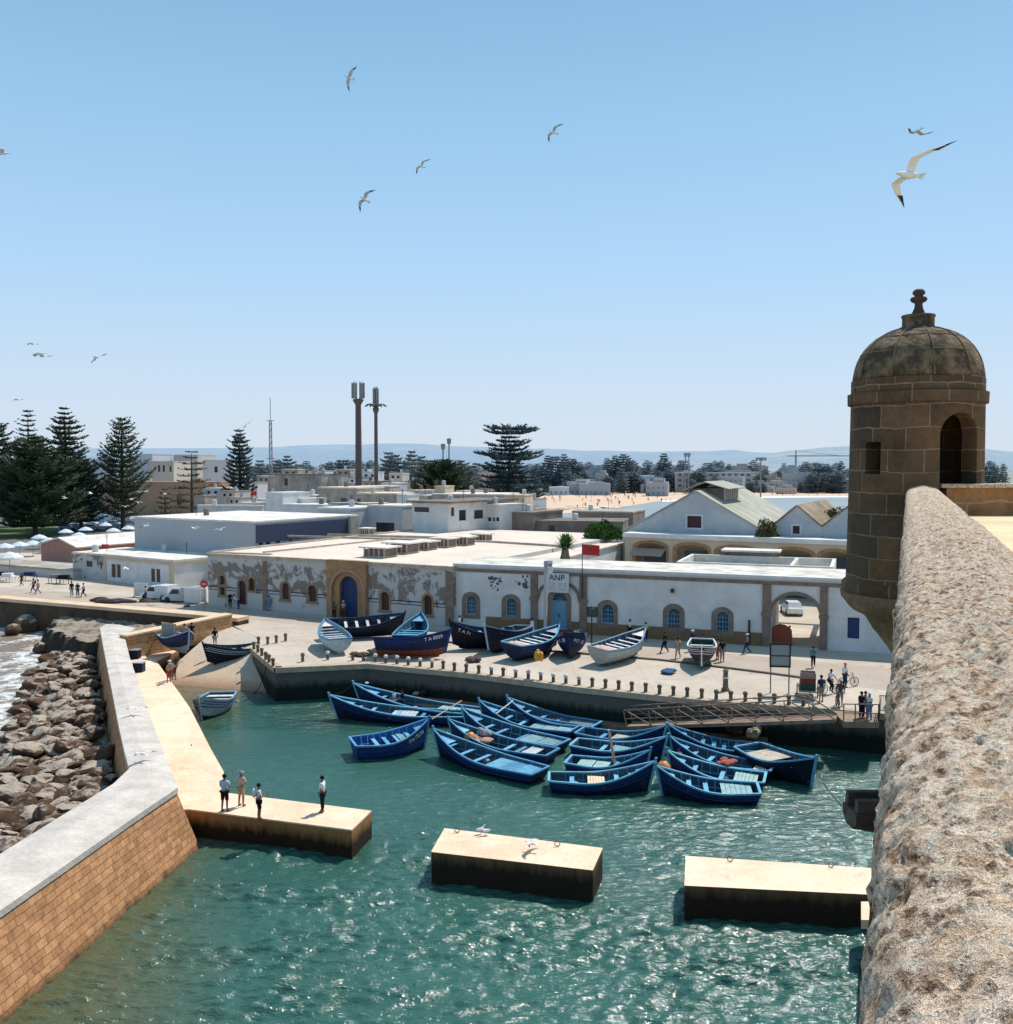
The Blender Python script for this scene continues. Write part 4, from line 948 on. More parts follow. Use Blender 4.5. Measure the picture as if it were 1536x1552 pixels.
# ---- generic blocks in the middle distance
def blk(name, label, cat, pl, pr, ytop_l, Yl, Yr, depth, wall, roof=None, fw=[], rw=[], wmat=None, zb=2.6, rim=.25, px_side=None, extra=None, group=None):
    P0_ = D(pl, 750, Yl); P1_ = D(pr, 750, Yr); F = Fr((P0_.x,P0_.y),(P1_.x,P1_.y), zb)
    h = F.fp(pl, ytop_l)[1]
    o = thing(name, label, cat, tuple(F.P0), F.rz, group); wmat = wmat or mDkWin
    fh = [rectp(*R4(F,*r_)) for r_ in fw]; fh = [q for q in fh if q[0][0] > .05 and q[1][0] < F.w-.05 and q[2][1] < h-.05 and q[0][1] > 0]
    Fr_ = Fr((F.P0+F.u*F.w)[:2], (F.P0+F.u*F.w+F.v*10)[:2], zb)
    rh = [rectp(*R4(Fr_,*r_)) for r_ in rw]; rh = [q for q in rh if q[0][0] > .05 and q[1][0] < depth-.05 and q[2][1] < h-.05 and q[0][1] > 0]
    b = MB(); shell(b, F.w, depth, h, fh, rh, .2); b.build('wall', wall, o)
    b = MB(); b.box(-.08,F.w+.08,-.08,depth+.08,h+.003,h+.003+rim); b.build('roof', roof or mRoofW, o)
    for q in fh: b = MB(); panel(b,(0,0,0),(1,0,0),(0,1,0), q, .12); b.build('window', wmat, o)
    if len(name) % 2 == 0 or 'house' in name:
        ra = random.Random(int(pl*7)); ax, ay = ra.uniform(.2,.8)*F.w, ra.uniform(.2,.8)*depth; hh_ = ra.uniform(1.2,2.6); b = MB(); b.tube([(ax,ay,h+rim),(ax,ay,h+rim+hh_)],.035,5)
        for q_ in range(4): b.bar((ax-.5+q_*.08,ay,h+rim+hh_-.1-q_*.18),(ax+.5-q_*.08,ay,h+rim+hh_-.1-q_*.18),.03)
        b.build('aerial', P('dark_iron',(.02,.02,.02),.5), o)
        ax2, ay2 = ra.uniform(.15,.85)*F.w, ra.uniform(.15,.5)*depth; b = MB(); b.lathe([(.42,0),(.42,.9),(.38,1.0),(.1,1.08)],c=(ax2,ay2,h+rim),n=12); b.build('water_tank', ra.choice([mWhite,mOldD,mGreyW]), o)
    for q in rh: b = MB(); panel(b,(F.w,0,0),(0,1,0),(-1,0,0), q, .12); b.build('window', wmat, o)
    o['_h'] = h; return o, F, h
mHall = M('hall_plaster', (.42,.44,.47), (.36,.38,.41), .15, .9, .1, 6)
o, F, h = blk('storage_hall','long blue grey hall with a dark blue band along its right side','hall',203,385,785,141,128,21,mHall, mRoofW, rw=[(392,815,399,826),(403,814,410,825),(418,812,425,823),(438,810,444,820),(448,809,455,818)])
b = MB(); b.box(F.w+.003,F.w+.1,.3,19,h-2.7,h-.3); b.build('blue_band', P('blue_band',(.045,.06,.11),.6), o)
b = MB(); b.box(F.w+.003,F.w+.6,18.9,20.9,0,h+.1); b.build('buttress', mOld, o)
del_keys = []
blk('stair_tower','tall white block with a bright side behind the grey hall','building',403,428,748,168,166,7,mWhite,mWhite)
blk('low_house','low white house with a long sunlit wall right of the stair tower','building',428,489,766,166,163,6,mWhite,mWhite)
blk('flat_house','grey cube house with one wide dark window on the left','house',482,531,771,152,149,9,mGreyW,mWhite,fw=[(484,787.5,502,799)])
blk('flat_house','grey cube house with a wide dark garage opening','house',557,610,767.5,153,150,7,mGreyW,mRoofW,fw=[(570,792,598,806)])
o,F,h = blk('terrace_house','white house with slim overhanging roof slab and balcony furniture','house',625,680,764,146,142,17,mWhite,mRoofW,fw=[(628,768.5,650.5,776)],rw=[(684,769,689,782),(696,773,707,789),(719,773,733,786)])
b = MB(); b.box(-.6,F.w+.8,-.7,17.5,h+.26,h+.55); b.build('roof_slab', mOldD, o)
b = MB(); b.box(F.w+.01,F.w+2.6,3,17,2.4,2.6); b.build('balcony', mRoofW, o)
blk('glazed_kiosk','white block with a row of small dark windows beside the terrace house','building',738,759,766,150,148,6,mWhite,mRoofW,fw=[(739.5,784,745,790),(747,784,750.5,790),(752,784,757,790)])
blk('ruined_house','tall weathered grey block with one dark window','house',416,488,720,205,200,9,mOld,mOldD,fw=[(431,725,436.5,736)])
blk('old_house','weathered beige building with two blue windows above the grey cubes','house',483,541,740,182,178,9,mOld,mRoof,fw=[(489,759,500,771),(517,755,526,770)],wmat=P('blue_shutter',(.06,.08,.16),.6))
blk('old_house','stained beige roof block behind the two mast poles','house',541,601,749,178,176,9,mOld,mRoof,fw=[(541.5,756,547,769)])
blk('roof_room','pink beige rooftop room under the two masts','building',539,590,738,196,194,6,M('pink_beige',(.58,.44,.36),(.4,.3,.25),.5),mRoof)
blk('white_hut','tiny white hut at the right end of the stained roofs','hut',602,618,751,175,174,4,mWhite,mWhite)
blk('beige_hall','long beige flat hall with a tan cube on top','hall',655,764,750,192,188,12,mOld,mRoofW)
blk('tan_cube','tan cube standing on the beige flat hall','building',659,675,738,196,195,4,mCream,mCream,zb=8)
blk('cream_house','cream house with two dark windows near the beach','house',764,795,752,188,187,8,mCream,mCream,fw=[(772,767,777,777),(785,766,790,775)])
blk('stone_wall_house','dark stained stone building right of the roofs','building',775,808,778,150,148,10,mOldD,mOldD,fw=[(775,798,784,811)])
blk('stone_wall_house','long dark stone store with patched pale roof sheets','building',808,945,791,149,146,9,mOldD,mOldD,fw=[(832,796,841,809),(892,798,899,809)])
blk('grey_store','dark low store with a long flat roof near the bay','building',868,960,776,176,172,10,mOldD,mOld)
rs = random.Random(9)
for k in range(7):
    pp = W(815+k*19+rs.uniform(-4,4), 783+rs.uniform(-3,3), 7.9); b = MB(); b.cbox((0,0,0),(rs.uniform(2,5),rs.uniform(2,4),.12), ry=rs.uniform(-.08,.08)); o = b.build('roof_sheet', rs.choice([mRoofW,mRoof,mOld]), loc=(pp.x,pp.y,9.6-.0), rz=rs.uniform(0,1)); tag(o,'loose pale roof sheet lying on the long dark stone store','roof sheet','roof sheets on the dark store')
blk('low_wall','long low pale wall between the hall and the brown fortress','wall',299,397,767,185,183,1,mGreyW,mWhite)
# left row of small houses
o,F,h = blk('guard_house','small cream trimmed house with paired shuttered windows and a navy door','house',156,262,842,131.5,122.8,14,mWhite,mRoofW,fw=[(169,855,175.5,875),(177,855.5,183,875.5),(201,860,211,890),(229,862,235,882),(237,862.5,243,882.5)],wmat=P('brown_shutter',(.10,.055,.035),.6))
b = MB(); b.box(-.1,F.w+.15,-.12,-.003,h-.45,h); b.box(F.w-.9,F.w+.05,-.1,-.003,0,h-.46); b.box(-.1,.5,-.1,-.003,0,h-.46); b.box(F.w+.003,F.w+.12,0,14,h-.4,h); b.build('cream_trim', mCream, o)
o,F,h = blk('ruined_annex','crumbling white annex with small doorways left of the guard house','house',108,155,839,135,131.7,9,mPeel,mRoofW,fw=[(131,850,140,859),(137,865,147,886),(152,852,154.5,862)])
blk('yard_wall','long low whitish wall with grey patches at the far left','wall',-120,108,848,150,133,6,mPeel,mOld)
o = thing('gabled_house','small pink gabled house with a wide pale roof above the yard wall','house',tuple(Fr(D(62,750,150),D(113,750,146)).P0),Fr(D(62,750,150),D(113,750,146)).rz)
F = Fr(D(62,750,150),D(113,750,146)); a=F.fp(62,823); k_=F.fp(91,815); c=F.fp(116,828)
b = MB(); outer=[(a[0],0),(c[0],0),(c[0],c[1]),(k_[0],k_[1]),(a[0],a[1])]; wallface(b,(0,0,0),(1,0,0),(0,1,0),outer,[],.2); wallface(b,(0,16,0),(1,0,0),(0,-1,0),outer,[],.2); b.add([(c[0],0,0),(c[0],16,0),(c[0],16,c[1]),(c[0],0,c[1])],[(0,1,2,3)]); b.build('gable_wall', M('pink_plaster',(.42,.23,.18),(.33,.18,.15)), o)
b = MB(); b.add([(a[0]-.5,-.4,a[1]-.1),(k_[0],-.4,k_[1]+.1),(c[0]+.6,-.4,c[1]-.1),(a[0]-.5,16,a[1]-.1),(k_[0],16,k_[1]+.1),(c[0]+.6,16,c[1]-.1)],[(0,1,4,3),(1,2,5,4)]); ob=b.build('roof', mRoofW, o); s_=ob.modifiers.new('s','SOLIDIFY'); s_.thickness=.2
# left background: fortress wall & medina buildings
mFort = M('brown_fort', (.42,.28,.19), (.32,.21,.15), .2, .95, .2, 3)
mHW = M('hazy_white', (.62,.63,.66), (.54,.56,.60), .1, .95, 0); mHC = M('hazy_cream', (.58,.53,.46), (.50,.46,.41), .1, .95, 0)  # plaster tones paled to carry the haze in their colour
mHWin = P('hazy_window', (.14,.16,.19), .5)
blk('fortress_rampart','long brown crenellated old town rampart behind the pines','rampart',150,336,731,305,298,6,mFort,mFort,fw=[(268,752,275,765),(300,750,306,762)])
b = MB(); P0_ = D(205,728,304); P1_ = D(336,728,298); dv=(P1_-P0_)/24
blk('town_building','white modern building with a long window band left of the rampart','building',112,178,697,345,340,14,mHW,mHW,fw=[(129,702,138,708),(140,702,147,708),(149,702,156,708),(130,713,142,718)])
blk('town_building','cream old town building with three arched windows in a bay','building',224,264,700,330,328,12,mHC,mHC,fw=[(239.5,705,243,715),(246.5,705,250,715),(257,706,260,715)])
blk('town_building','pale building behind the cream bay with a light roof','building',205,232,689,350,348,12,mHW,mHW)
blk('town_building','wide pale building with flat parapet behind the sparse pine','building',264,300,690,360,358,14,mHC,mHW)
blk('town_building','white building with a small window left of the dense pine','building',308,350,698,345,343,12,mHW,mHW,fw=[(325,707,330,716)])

# small rooftop rooms, tanks and parapets scattered over the middle blocks
rs = random.Random(31)
for k,(px,py,Y,wp,nm_) in enumerate([(450,757,170,16,'hut'),(470,752,190,20,'hut'),(505,764,160,14,'tank'),(520,733,220,22,'house'),(395,757,200,18,'hut'),(372,763,195,22,'house'),(355,755,230,20,'house'),(420,742,215,14,'hut'),(548,764,160,10,'tank'),(590,752,190,14,'hut'),(628,744,215,18,'house'),(640,752,200,16,'hut'),(700,745,210,16,'house'),(730,750,195,14,'hut'),(800,757,200,14,'hut'),(322,741,260,26,'house'),(345,745,250,22,'house'),(300,752,240,20,'hut'),(465,728,240,24,'house'),(500,722,260,26,'house'),(530,724,255,20,'house'),(560,730,250,20,'house'),(590,733,240,22,'house'),(618,731,260,20,'house'),(440,712,300,24,'house'),(480,714,310,26,'house'),(520,712,320,22,'house'),(560,716,310,24,'house'),(600,718,300,20,'house'),(400,722,300,20,'house'),(380,732,280,20,'house')]):
    wm = rs.choice([mWhite,mGreyW,mOld,mCream,mHC,mHW]) if Y < 240 else rs.choice([mHW,mHC,mOld,mHW])
    wd_ = {'hut':'small flat roofed hut','tank':'little roof tank block','house':'small flat roofed house'}[nm_]
    fw_ = [(px-wp*.3,py+3,px-wp*.12,py+7),(px+wp*.1,py+3,px+wp*.28,py+7)] if nm_=='house' else []
    blk('town_'+nm_, wd_+' among the crowded roofs left of the masts' if px<560 else wd_+' among the crowded roofs right of the masts', 'house' if nm_=='house' else nm_, px-wp/2, px+wp/2, py, Y+1, Y-1, rs.uniform(4,7), wm, rs.choice([mRoofW,mRoof,mOld]), fw=fw_, group=wd_+'s among the crowded roofs '+('left' if px<560 else 'right'))
# ---------------------------------------------------------------- boats
def paint(name, c, w=.5):
    if name in MC: return MC[name]
    t = NT(name); co = t.coord(); n1 = t.noise(2.2,6,.7,co=co,vec_scale=(1,1,2.5)); n2 = t.noise(14,5,.75,co=co,vec_scale=(.4,1,2))
    worn = tuple(min(1,x*.5+.12) for x in c); dark = tuple(x*.45 for x in c)
    col = t.mix(t.ramp(n1,[(.3,.7),(.6,0.0)]), c, dark); col = t.mix(t.ramp(n2,[(.62,0.0),(.72,w)]), col, worn)
    oi = t.n('ShaderNodeObjectInfo'); col = t.mix(1.0, col, t.ramp(oi.outputs['Random'], [(0.0,(.62,.66,.72)),(.5,(1.0,1.0,1.0)),(1.0,(1.5,1.25,1.05))]), 'MULTIPLY')
    n3 = t.noise(5,6,.8,co=co,vec_scale=(.5,1,1.6)); col = t.mix(t.ramp(n3,[(.60,0.0),(.66,w)]), col, (.30,.27,.24))
    MC[name] = t.out(col, .62, t.bump(n2,.3,.01), spec=.25); return MC[name]
NAVY = paint('navy_paint',(.005,.014,.055),.35); BLUE = paint('mid_blue_paint',(.012,.055,.23),.35); SKY = paint('sky_blue_paint',(.13,.38,.58),.6); BRT = paint('bright_blue_paint',(.015,.10,.38))
PALE = paint('pale_blue_boat_paint',(.32,.47,.58)); BLK = paint('black_blue_paint',(.006,.009,.02)); RED = paint('red_oxide_paint',(.20,.05,.025))
GRN = paint('dark_green_paint',(.015,.10,.06)); WHT = paint('white_boat_paint',(.62,.64,.66)); WOOD = paint('grey_wood',(.38,.31,.24)); CRM = paint('cream_wood',(.62,.52,.40)); PINK = paint('pinkish_wood',(.55,.36,.28)); GREY = paint('grey_boat_paint',(.24,.30,.34)); DIN = paint('dark_interior',(.035,.075,.12),.7); TEAL = paint('teal_deck_paint',(.25,.42,.46))
WHITE_TXT = P('white_lettering',(.75,.75,.75),.7)
VL = [0,.06,.16,.3,.44,.56,.64,.68,.76,.80,.90,1.0]
def boat_geo(L, B, H=1.0, bow=.85, sternw=.78):
    def w(t): return B/2*((sternw+(1-sternw)*math.sin(math.pi/2*min(1,t/.42))) if t < .42 else (1-((t-.42)/.58)**2.3))
    def s(t): return H + .10*(1-t)**2 + bow*max(0,t-.25)**2.2*1.88
    def k(t): return .32*max(0,(t-.72)/.28)**2.2 + .10*max(0,(.15-t)/.15)**2
    def pt(t, v, side, off=0.0):
        ww = max(0, w(t)-off); ex = t**3
        y = ww*((1-(1-v)**2.3)**.62*(1-ex) + (v**.75)*ex); z = k(t)+(s(t)-k(t))*v
        x = L*t*(1-.07) + (.07*L)*v*t**5 - .05*L*v*(1-t)**8
        return Vector((x - L/2, side*y, z))
    return w, s, k, pt
NB = [0]
def make_boat(label, L, B, H=1.0, bow=.85, hullc=None, stripe=None, low=None, rail=None, inner=None, thw=None, deck=None, thwarts=(.2,.36,.52,.68), decks=((.03,.16),), name='fishing_boat', cat='fishing boat', group='blue wooden fishing boats', floorz=.32, stripes=True, ribs=True, text=None, bowdeck=True):
    hullc = hullc or NAVY; stripe = stripe or BLUE; low = low or BLK; rail = rail or SKY; inner = inner or DIN; thw = thw or SKY; deck = deck or TEAL
    w, s, k, pt = boat_geo(L,B,H,bow); N = 22; ts = [i/N for i in range(N+1)]
    o = thing(name, label, cat, (0,0,0), 0, group)
    b = MB()
    for side in (1,-1):
        vs = [pt(t,v,side) for t in ts for v in VL]; n = len(VL); 
        for j in range(n-1):
            m = 2 if VL[j] < .30 else (1 if (stripes and j in (6,8)) else 0)
            fs = []
            for i in range(N):
                q = [i*n+j,(i+1)*n+j,(i+1)*n+j+1,i*n+j+1]; fs.append(tuple(q if side < 0 else q[::-1]))
            b.add(vs, fs, m)
    tr = [pt(0,v,1) for v in VL]+[pt(0,v,-1) for v in VL[::-1]]; b.add(tr, [tuple(range(len(tr)))], 0)
    hull = b.build('hull', [hullc, stripe, low], o, smooth=False)
    # rubbing strakes
    b = MB()
    for side in (1,-1):
        for v in (.66,.88): b.tube([pt(t,v,side)+Vector((0,side*.015,0)) for t in ts[:-1]], .028, 5)
    b.build('rubbing_strake', stripe if stripes else hullc, hull)
    # inner lining
    b = MB(); iv = [.22,.5,.75,1.0]
    for side in (1,-1):
        vs = [pt(t*.965+.01,v,side,.07) for t in ts for v in iv]; n = 4
        b.add(vs, [((i*n+j,(i+1)*n+j,(i+1)*n+j+1,i*n+j+1) if side > 0 else (i*n+j+1,(i+1)*n+j+1,(i+1)*n+j,i*n+j)) for i in range(N) for j in range(n-1)])
    tr = [pt(.01,v,1,.07) for v in iv]+[pt(.01,v,-1,.07) for v in iv[::-1]]; b.add(tr,[tuple(range(len(tr)))[::-1]])
    vs = []
    for t in ts:
        q = pt(t*.965+.01,.3,1,.07); vs += [(q.x,q.y+.02,q.z),(q.x,-q.y-.02,q.z)]
    b.add(vs, [(2*i,2*i+1,2*i+3,2*i+2) for i in range(N)]); b.build('lining', inner, o)
    # gunwale both sides
    b = MB()
    for side in (1,-1):
        secs = []
        for t in ts:
            p = pt(t,1.0,side); wd = .075; iy = max(0, abs(p.y)-wd); oy = abs(p.y)+.045
            secs.append([(p.x,side*iy,p.z-.03),(p.x,side*oy,p.z-.05),(p.x,side*oy,p.z+.045),(p.x,side*iy,p.z+.045)])
        b.loft(secs)
    p = pt(0,1,1); b.box(p.x-.06,p.x+.09,-p.y,p.y,p.z-.04,p.z+.05)
    b.build('gunwale', rail, o)
    b = MB(); sp_2 = [pt(1,v,1) for v in (0,.25,.5,.75,1.0)]; e = sp_2[-1]; sp_2 = [q+Vector((.02,0,0)) for q in sp_2]+[e+Vector((.06,0,.20))]
    b.loft([[(q.x-.09,-.05,q.z),(q.x+.05,-.045,q.z),(q.x+.05,.045,q.z),(q.x-.09,.05,q.z)] for q in sp_2]); b.build('stem_post', hullc if rail is None else rail, o)
    b = MB(); b.loft([[(q.x,-.05,q.z-.12),(q.x,.05,q.z-.12),(q.x,.05,q.z+.02),(q.x,-.05,q.z+.02)] for q in [pt(t,0,1) for t in ts[:-2]]]); b.build('keel', low, hull)
    if ribs:
        b = MB()
        for i in range(3,20,2):
            t = i/22.0
            for side in (1,-1):
                pts = [pt(t,v,side,.085) for v in (.32,.6,.98)]
                b.tube(pts, .03, 4)
        
        for side in (1,-1): b.tube([pt(t,.62,side,.09) for t in (.12,.3,.5,.7,.88)], .03, 4)
        b.build('inner_framing', rail, o)
    for t in thwarts:
        p = pt(t,.80,1); b = MB(); b.box(p.x-.13,p.x+.13,-abs(p.y)+.05,abs(p.y)-.05,p.z-.03,p.z+.03); b.build('thwart', thw, o)
    for (ta,tb) in decks:
        n = 6; b = MB()
        for i in range(n):
            a_ = ta+(tb-ta)*i/n+.002; c_ = ta+(tb-ta)*(i+1)/n-.002; pa_, pc_ = pt(a_,.86,1,.03), pt(c_,.86,1,.03); z_ = pt(ta,.86,1).z
            b.add([(pa_.x,-pa_.y,z_),(pc_.x,-pc_.y,z_),(pc_.x,pc_.y,z_),(pa_.x,pa_.y,z_),(pa_.x,-pa_.y,z_-.05),(pc_.x,-pc_.y,z_-.05),(pc_.x,pc_.y,z_-.05),(pa_.x,pa_.y,z_-.05)],[(0,1,2,3),(0,4,5,1),(1,5,6,2),(2,6,7,3),(3,7,4,0)])
        b.build('deck_boards', deck, o)
    if bowdeck:
        vs = []
        for t in (.84,.88,.92,.96,.985): q = pt(t,.90,1,.03); vs += [(q.x,q.y,q.z),(q.x,-q.y,q.z)]
        b = MB(); b.add(vs,[(2*i,2*i+1,2*i+3,2*i+2) for i in range(4)]); b.build('bow_deck', thw, o)
    if text:
        for side in (1,-1):
            cu = bpy.data.curves.new('registration','FONT'); cu.body = text; cu.size = .42; cu.extrude = .006; cu.align_x = 'CENTER'
            a_, c_ = pt(.72,.82,side), pt(.90,.82,side); dn = pt(.8,.6,side)
            tob = bpy.data.objects.new('registration', cu); me = bpy.data.meshes.new_from_object(tob); bpy.data.objects.remove(tob)
            mid = (a_+c_)/2; X = (c_-a_).normalized()*( -1 if side > 0 else 1); Y = (mid-dn); Y = (Y - X*Y.dot(X)).normalized(); Z = X.cross(Y)
            pm = pt(.81,.82,side); mt = Matrix((X,Y,Z)).transposed().to_4x4(); mt.translation = pm + Z*.05 - Y*.15
            # bend the letters onto the hull
            for v in me.vertices:
                q = mt @ v.co; tt = min(.985,max(.3,(q.x+L/2)/L)); vv = max(.5,min(1,(q.z-k(tt))/(s(tt)-k(tt)))); hp = pt(tt,vv,side); v.co = Vector((q.x, side*(abs(hp.y)+.03+v.co.z*.5), q.z))
            me.materials.append(WHITE_TXT); me.name = 'registration_number'
            to = bpy.data.objects.new('registration_number', me); C.objects.link(to); to.parent = hull
    return o
def place(o, pos, yaw, roll=0, pitch=0):
    o.location = pos; o.rotation_mode = 'XYZ'; o.rotation_euler = (R(roll), R(-pitch), R(yaw)); return o
def floatb(label, bx, by, sx, sy, B=2.3, zb=1.75, zs=.68, draft=.42, L=None, **kw):
    kw.setdefault('H',1.05); kw.setdefault('bow',1.12)
    pb, ps = W(bx,by,zb), W(sx,sy,zs); ps += Vector((.25,.8,0)) if L is None else Vector((0,0,0)); d = Vector((pb.x-ps.x,pb.y-ps.y)); LL = L or d.length; yaw = math.degrees(math.atan2(d.y,d.x))
    o = make_boat(label, LL, B, **kw); c = (pb+ps)/2
    if L: c = Vector((pb.x,pb.y,0)) - Vector((math.cos(R(yaw)),math.sin(R(yaw)),0))*L/2
    place(o, (c.x,c.y,-draft), yaw, random.uniform(-2,2), 0); return o
G2 = 'moored blue fishing boats rafted in the harbour'
K = dict(group=G2)
dk3 = ((.05,.20),(.215,.37))
F1 = floatb('long blue boat with pale rail leftmost of the raft, bow to the left', 499,1053,690,1087, thwarts=(.3,.5,.7,.8), decks=((.35,.55),), deck=WHT, **K)
F2 = floatb('long blue boat behind the leftmost one with people aboard by the pontoon', 536,1035,727,1084, thwarts=(.7,.8), decks=dk3, deck=TEAL, **K)
F3 = floatb('bright blue floating boat with white registration letters, bow to the right', 650,1091,531,1130, B=2.7, zb=1.9, zs=.95, H=1.3, hullc=BLUE, stripe=NAVY, low=NAVY, rail=SKY, inner=BRT, thwarts=(.3,.45,.6,.75), decks=((.62,.74),), deck=TEAL, text='7A/7236', **K)
F4 = floatb('foreground blue boat with bright blue stern boards, nearest of the middle raft', 658,1104,806,1174, hullc=NAVY, deck=SKY, thwarts=(.55,.7,.84), decks=((.02,.155),(.16,.30),(.305,.44)), **K)
F5 = floatb('blue boat with a round orange float amidships, second of the middle raft', 680,1090,825,1146, thwarts=(.3,.42,.78), decks=((.12,.24),), deck=WHT, **K)
F6 = floatb('dark blue boat with pale grey floor boards, third of the middle raft', 701,1073,841,1131, thwarts=(.4,.62,.75), decks=dk3, deck=TEAL, **K)
F7 = floatb('blue boat with long teal floor panels, fourth of the middle raft', 727,1061,861,1109, thwarts=(.55,.72), decks=((.03,.16),(.17,.30),(.31,.44)), deck=TEAL, **K)
F8 = floatb('blue boat with dull grey deck farthest back of the middle raft', 769,1057,894,1103, thwarts=(.45,.62,.8), decks=((.05,.3),), deck=GREY, **K)
F9 = floatb('narrow blue boat with cream floor boards rearmost of the right raft, bow right', 1010,1100,880,1114, thwarts=(.25,.7), decks=((.38,.58),), deck=CRM, **K)
F10 = floatb('blue boat second from the back of the right raft, bow right', 1012,1116,872,1132, thwarts=(.3,.75), decks=((.4,.62),), deck=TEAL, **K)
F11 = floatb('blue boat with teal stern boards third from the back of the right raft', 986,1137,862,1159, hullc=NAVY, thwarts=(.6,.75), decks=((.1,.3),(.31,.5)), deck=TEAL, **K)
F12 = floatb('foreground blue boat with cream hatch boards left in the right raft', 994,1154,834,1186, hullc=NAVY, thwarts=(.2,.66,.8), decks=((.36,.54),), deck=CRM, **K)
F13 = floatb('blue boat with cream stern boards behind the right raft', 1013,1098,1160,1140, thwarts=(.45,.56,.68), decks=((.12,.34),), deck=CRM, **K)
F14 = floatb('blue boat carrying red netting at its stern in the right raft', 1015,1116,1164,1170, thwarts=(.5,.62,.78), decks=((.05,.16),), deck=WHT, **K)
F14b = floatb('blue boat with a round black tub near its bow in the right raft', 1012,1137,1152,1186, thwarts=(.44,.74), decks=((.06,.3),), deck=TEAL, **K)
F15 = floatb('foreground blue boat with an orange float at the bow, nearest of the right raft', 995,1160,1142,1203, hullc=NAVY, thwarts=(.52,.7), decks=((.05,.36),), deck=TEAL, **K)
F16 = floatb('dark boat at the right end with cream hatch and bow pointing right', 1238,1152,1162,1142, B=2.7, zb=1.7, zs=.95, L=5.6, H=1.35, bow=.9, hullc=BLK, stripe=NAVY, thwarts=(.7,.8), decks=((.1,.45),), deck=CRM, **K)
F17 = floatb('blue boat moored alone beside the left pier, bow towards the viewer', 303,1058,335,1052, L=4.9, B=2.7, zb=1.75, zs=.95, H=1.3, bow=.9, hullc=GREY, stripe=BLUE, low=BLK, rail=PALE, thw=PALE, decks=((.02,.12),), deck=WHT, **K)
# ---- boats hauled out on the quay
G1 = 'wooden boats hauled out on the quay'
def landb(label, px, py, yaw, L, B=2.3, roll=0, pitch=0, z=2.6, H=1.1, dz=.12, **kw):
    o = make_boat(label, L, B, H=H, group=G1, **kw); p = W(px,py,z); place(o, (p.x,p.y,z+dz+abs(math.sin(R(roll)))*B*.10), yaw, roll, pitch); return o
landb('pale blue grey boat on the quay with open interior, leftmost of the hauled boats', 504,983,112,6.2,B=2.5,H=1.2,hullc=PALE,low=PALE,stripe=GREY,rail=SKY,inner=GREY,thw=WHT,thwarts=(.2,.32,.44,.56,.68,.8),decks=(),stripes=False)
landb('long dark boat lying on the quay behind the pale one, bow to the right', 556,966,14,7.0,B=2.4,roll=14,H=1.25,hullc=BLK,low=BLK,stripe=NAVY,rail=NAVY,inner=DIN,thw=CRM,thwarts=(.25,.4,.55,.7),decks=())
landb('boat with bright sky blue rail and interior standing behind the red bottomed boat', 627,978,82,6.2,B=2.7,H=1.25,bow=1.1,hullc=NAVY,rail=SKY,thw=SKY,inner=DIN,thwarts=(.2,.32,.44,.56),decks=())
landb('blue boat with rust red bottom lettered T A 8059 lying on its side', 628,998,-4,6.0,B=2.3,roll=-13,H=1.35,bow=.9,low=RED,stripe=BLUE,rail=BLUE,decks=(),text='T A 8059')
landb('dark boat with tall upright bow pointing left beside the white dressed walkers', 728,983,192,5.4,B=2.2,roll=-4,H=1.35,bow=1.1,hullc=BLK,stripe=NAVY,low=BLK,rail=NAVY,decks=(),text='T A 71')
landb('dark boat with white banded bow facing the viewer, middle of the quay', 766,986,238,6.0,B=2.4,roll=4,H=1.45,bow=1.0,hullc=BLK,stripe=NAVY,low=BLK,rail=PALE,thw=WHT,inner=DIN,decks=(),thwarts=(.2,.32,.44,.56,.68))
landb('blue boat on the quay with white thwarts, pink stern deck and an orange bag', 813,994,52,6.4,B=2.7,roll=4,H=1.3,bow=.8,hullc=NAVY,low=BLK,rail=SKY,thw=WHT,inner=DIN,deck=PINK,thwarts=(.3,.42,.54,.66,.78),decks=((.0,.22),))
landb('small navy boat with white lettering on both bows facing the viewer', 866,995,262,4.6,B=2.4,H=1.3,bow=.8,hullc=NAVY,low=BLK,stripe=BLUE,rail=NAVY,text='P17 - 28',decks=())
landb('grey blue boat with pinkish stern deck and white thwarts beside the street lamp', 943,1001,50,6.6,B=2.6,roll=5,H=1.3,bow=.9,hullc=GREY,low=GREY,stripe=PALE,rail=PALE,thw=WHT,inner=DIN,deck=PINK,thwarts=(.3,.42,.54,.66,.78),decks=((.0,.22),))
landb('green boat with white striped planks, rightmost of the hauled boats', 1064,1008,258,6.0,B=2.3,H=1.3,bow=.6,hullc=BLK,stripe=WHT,low=GRN,rail=WHT,thw=WHT,inner=GRN,decks=())
landb('blue fishing boat on the slipway loaded with a net crate and two people', 272,988,-52,5.4,z=1.9,B=2.4,pitch=3,H=1.15,hullc=NAVY,stripe=BLUE,low=GREY,rail=PALE,decks=((.0,.3),),deck=WHT)
landb('black hulled boat at the edge of the slipway with pale rail stripes', 358,1005,212,5.6,z=1.0,B=2.4,roll=0,pitch=-2,H=1.15,hullc=BLK,stripe=PALE,low=BLK,rail=BLK,thw=GREY,inner=DIN,decks=())
o = landb('small brown upturned skiff beside the red bottomed boat', 575,996,150,3.4,B=1.5,roll=0,pitch=0,H=.7,hullc=WOOD,stripe=WOOD,low=WOOD,rail=WOOD,thw=WOOD,inner=DIN,decks=(),name='skiff',cat='skiff',bow=.3)
o.rotation_euler = (R(115),0,R(150)); o.location.z = 3.1; o['group'] = 'hauled out skiffs'; del o['group']
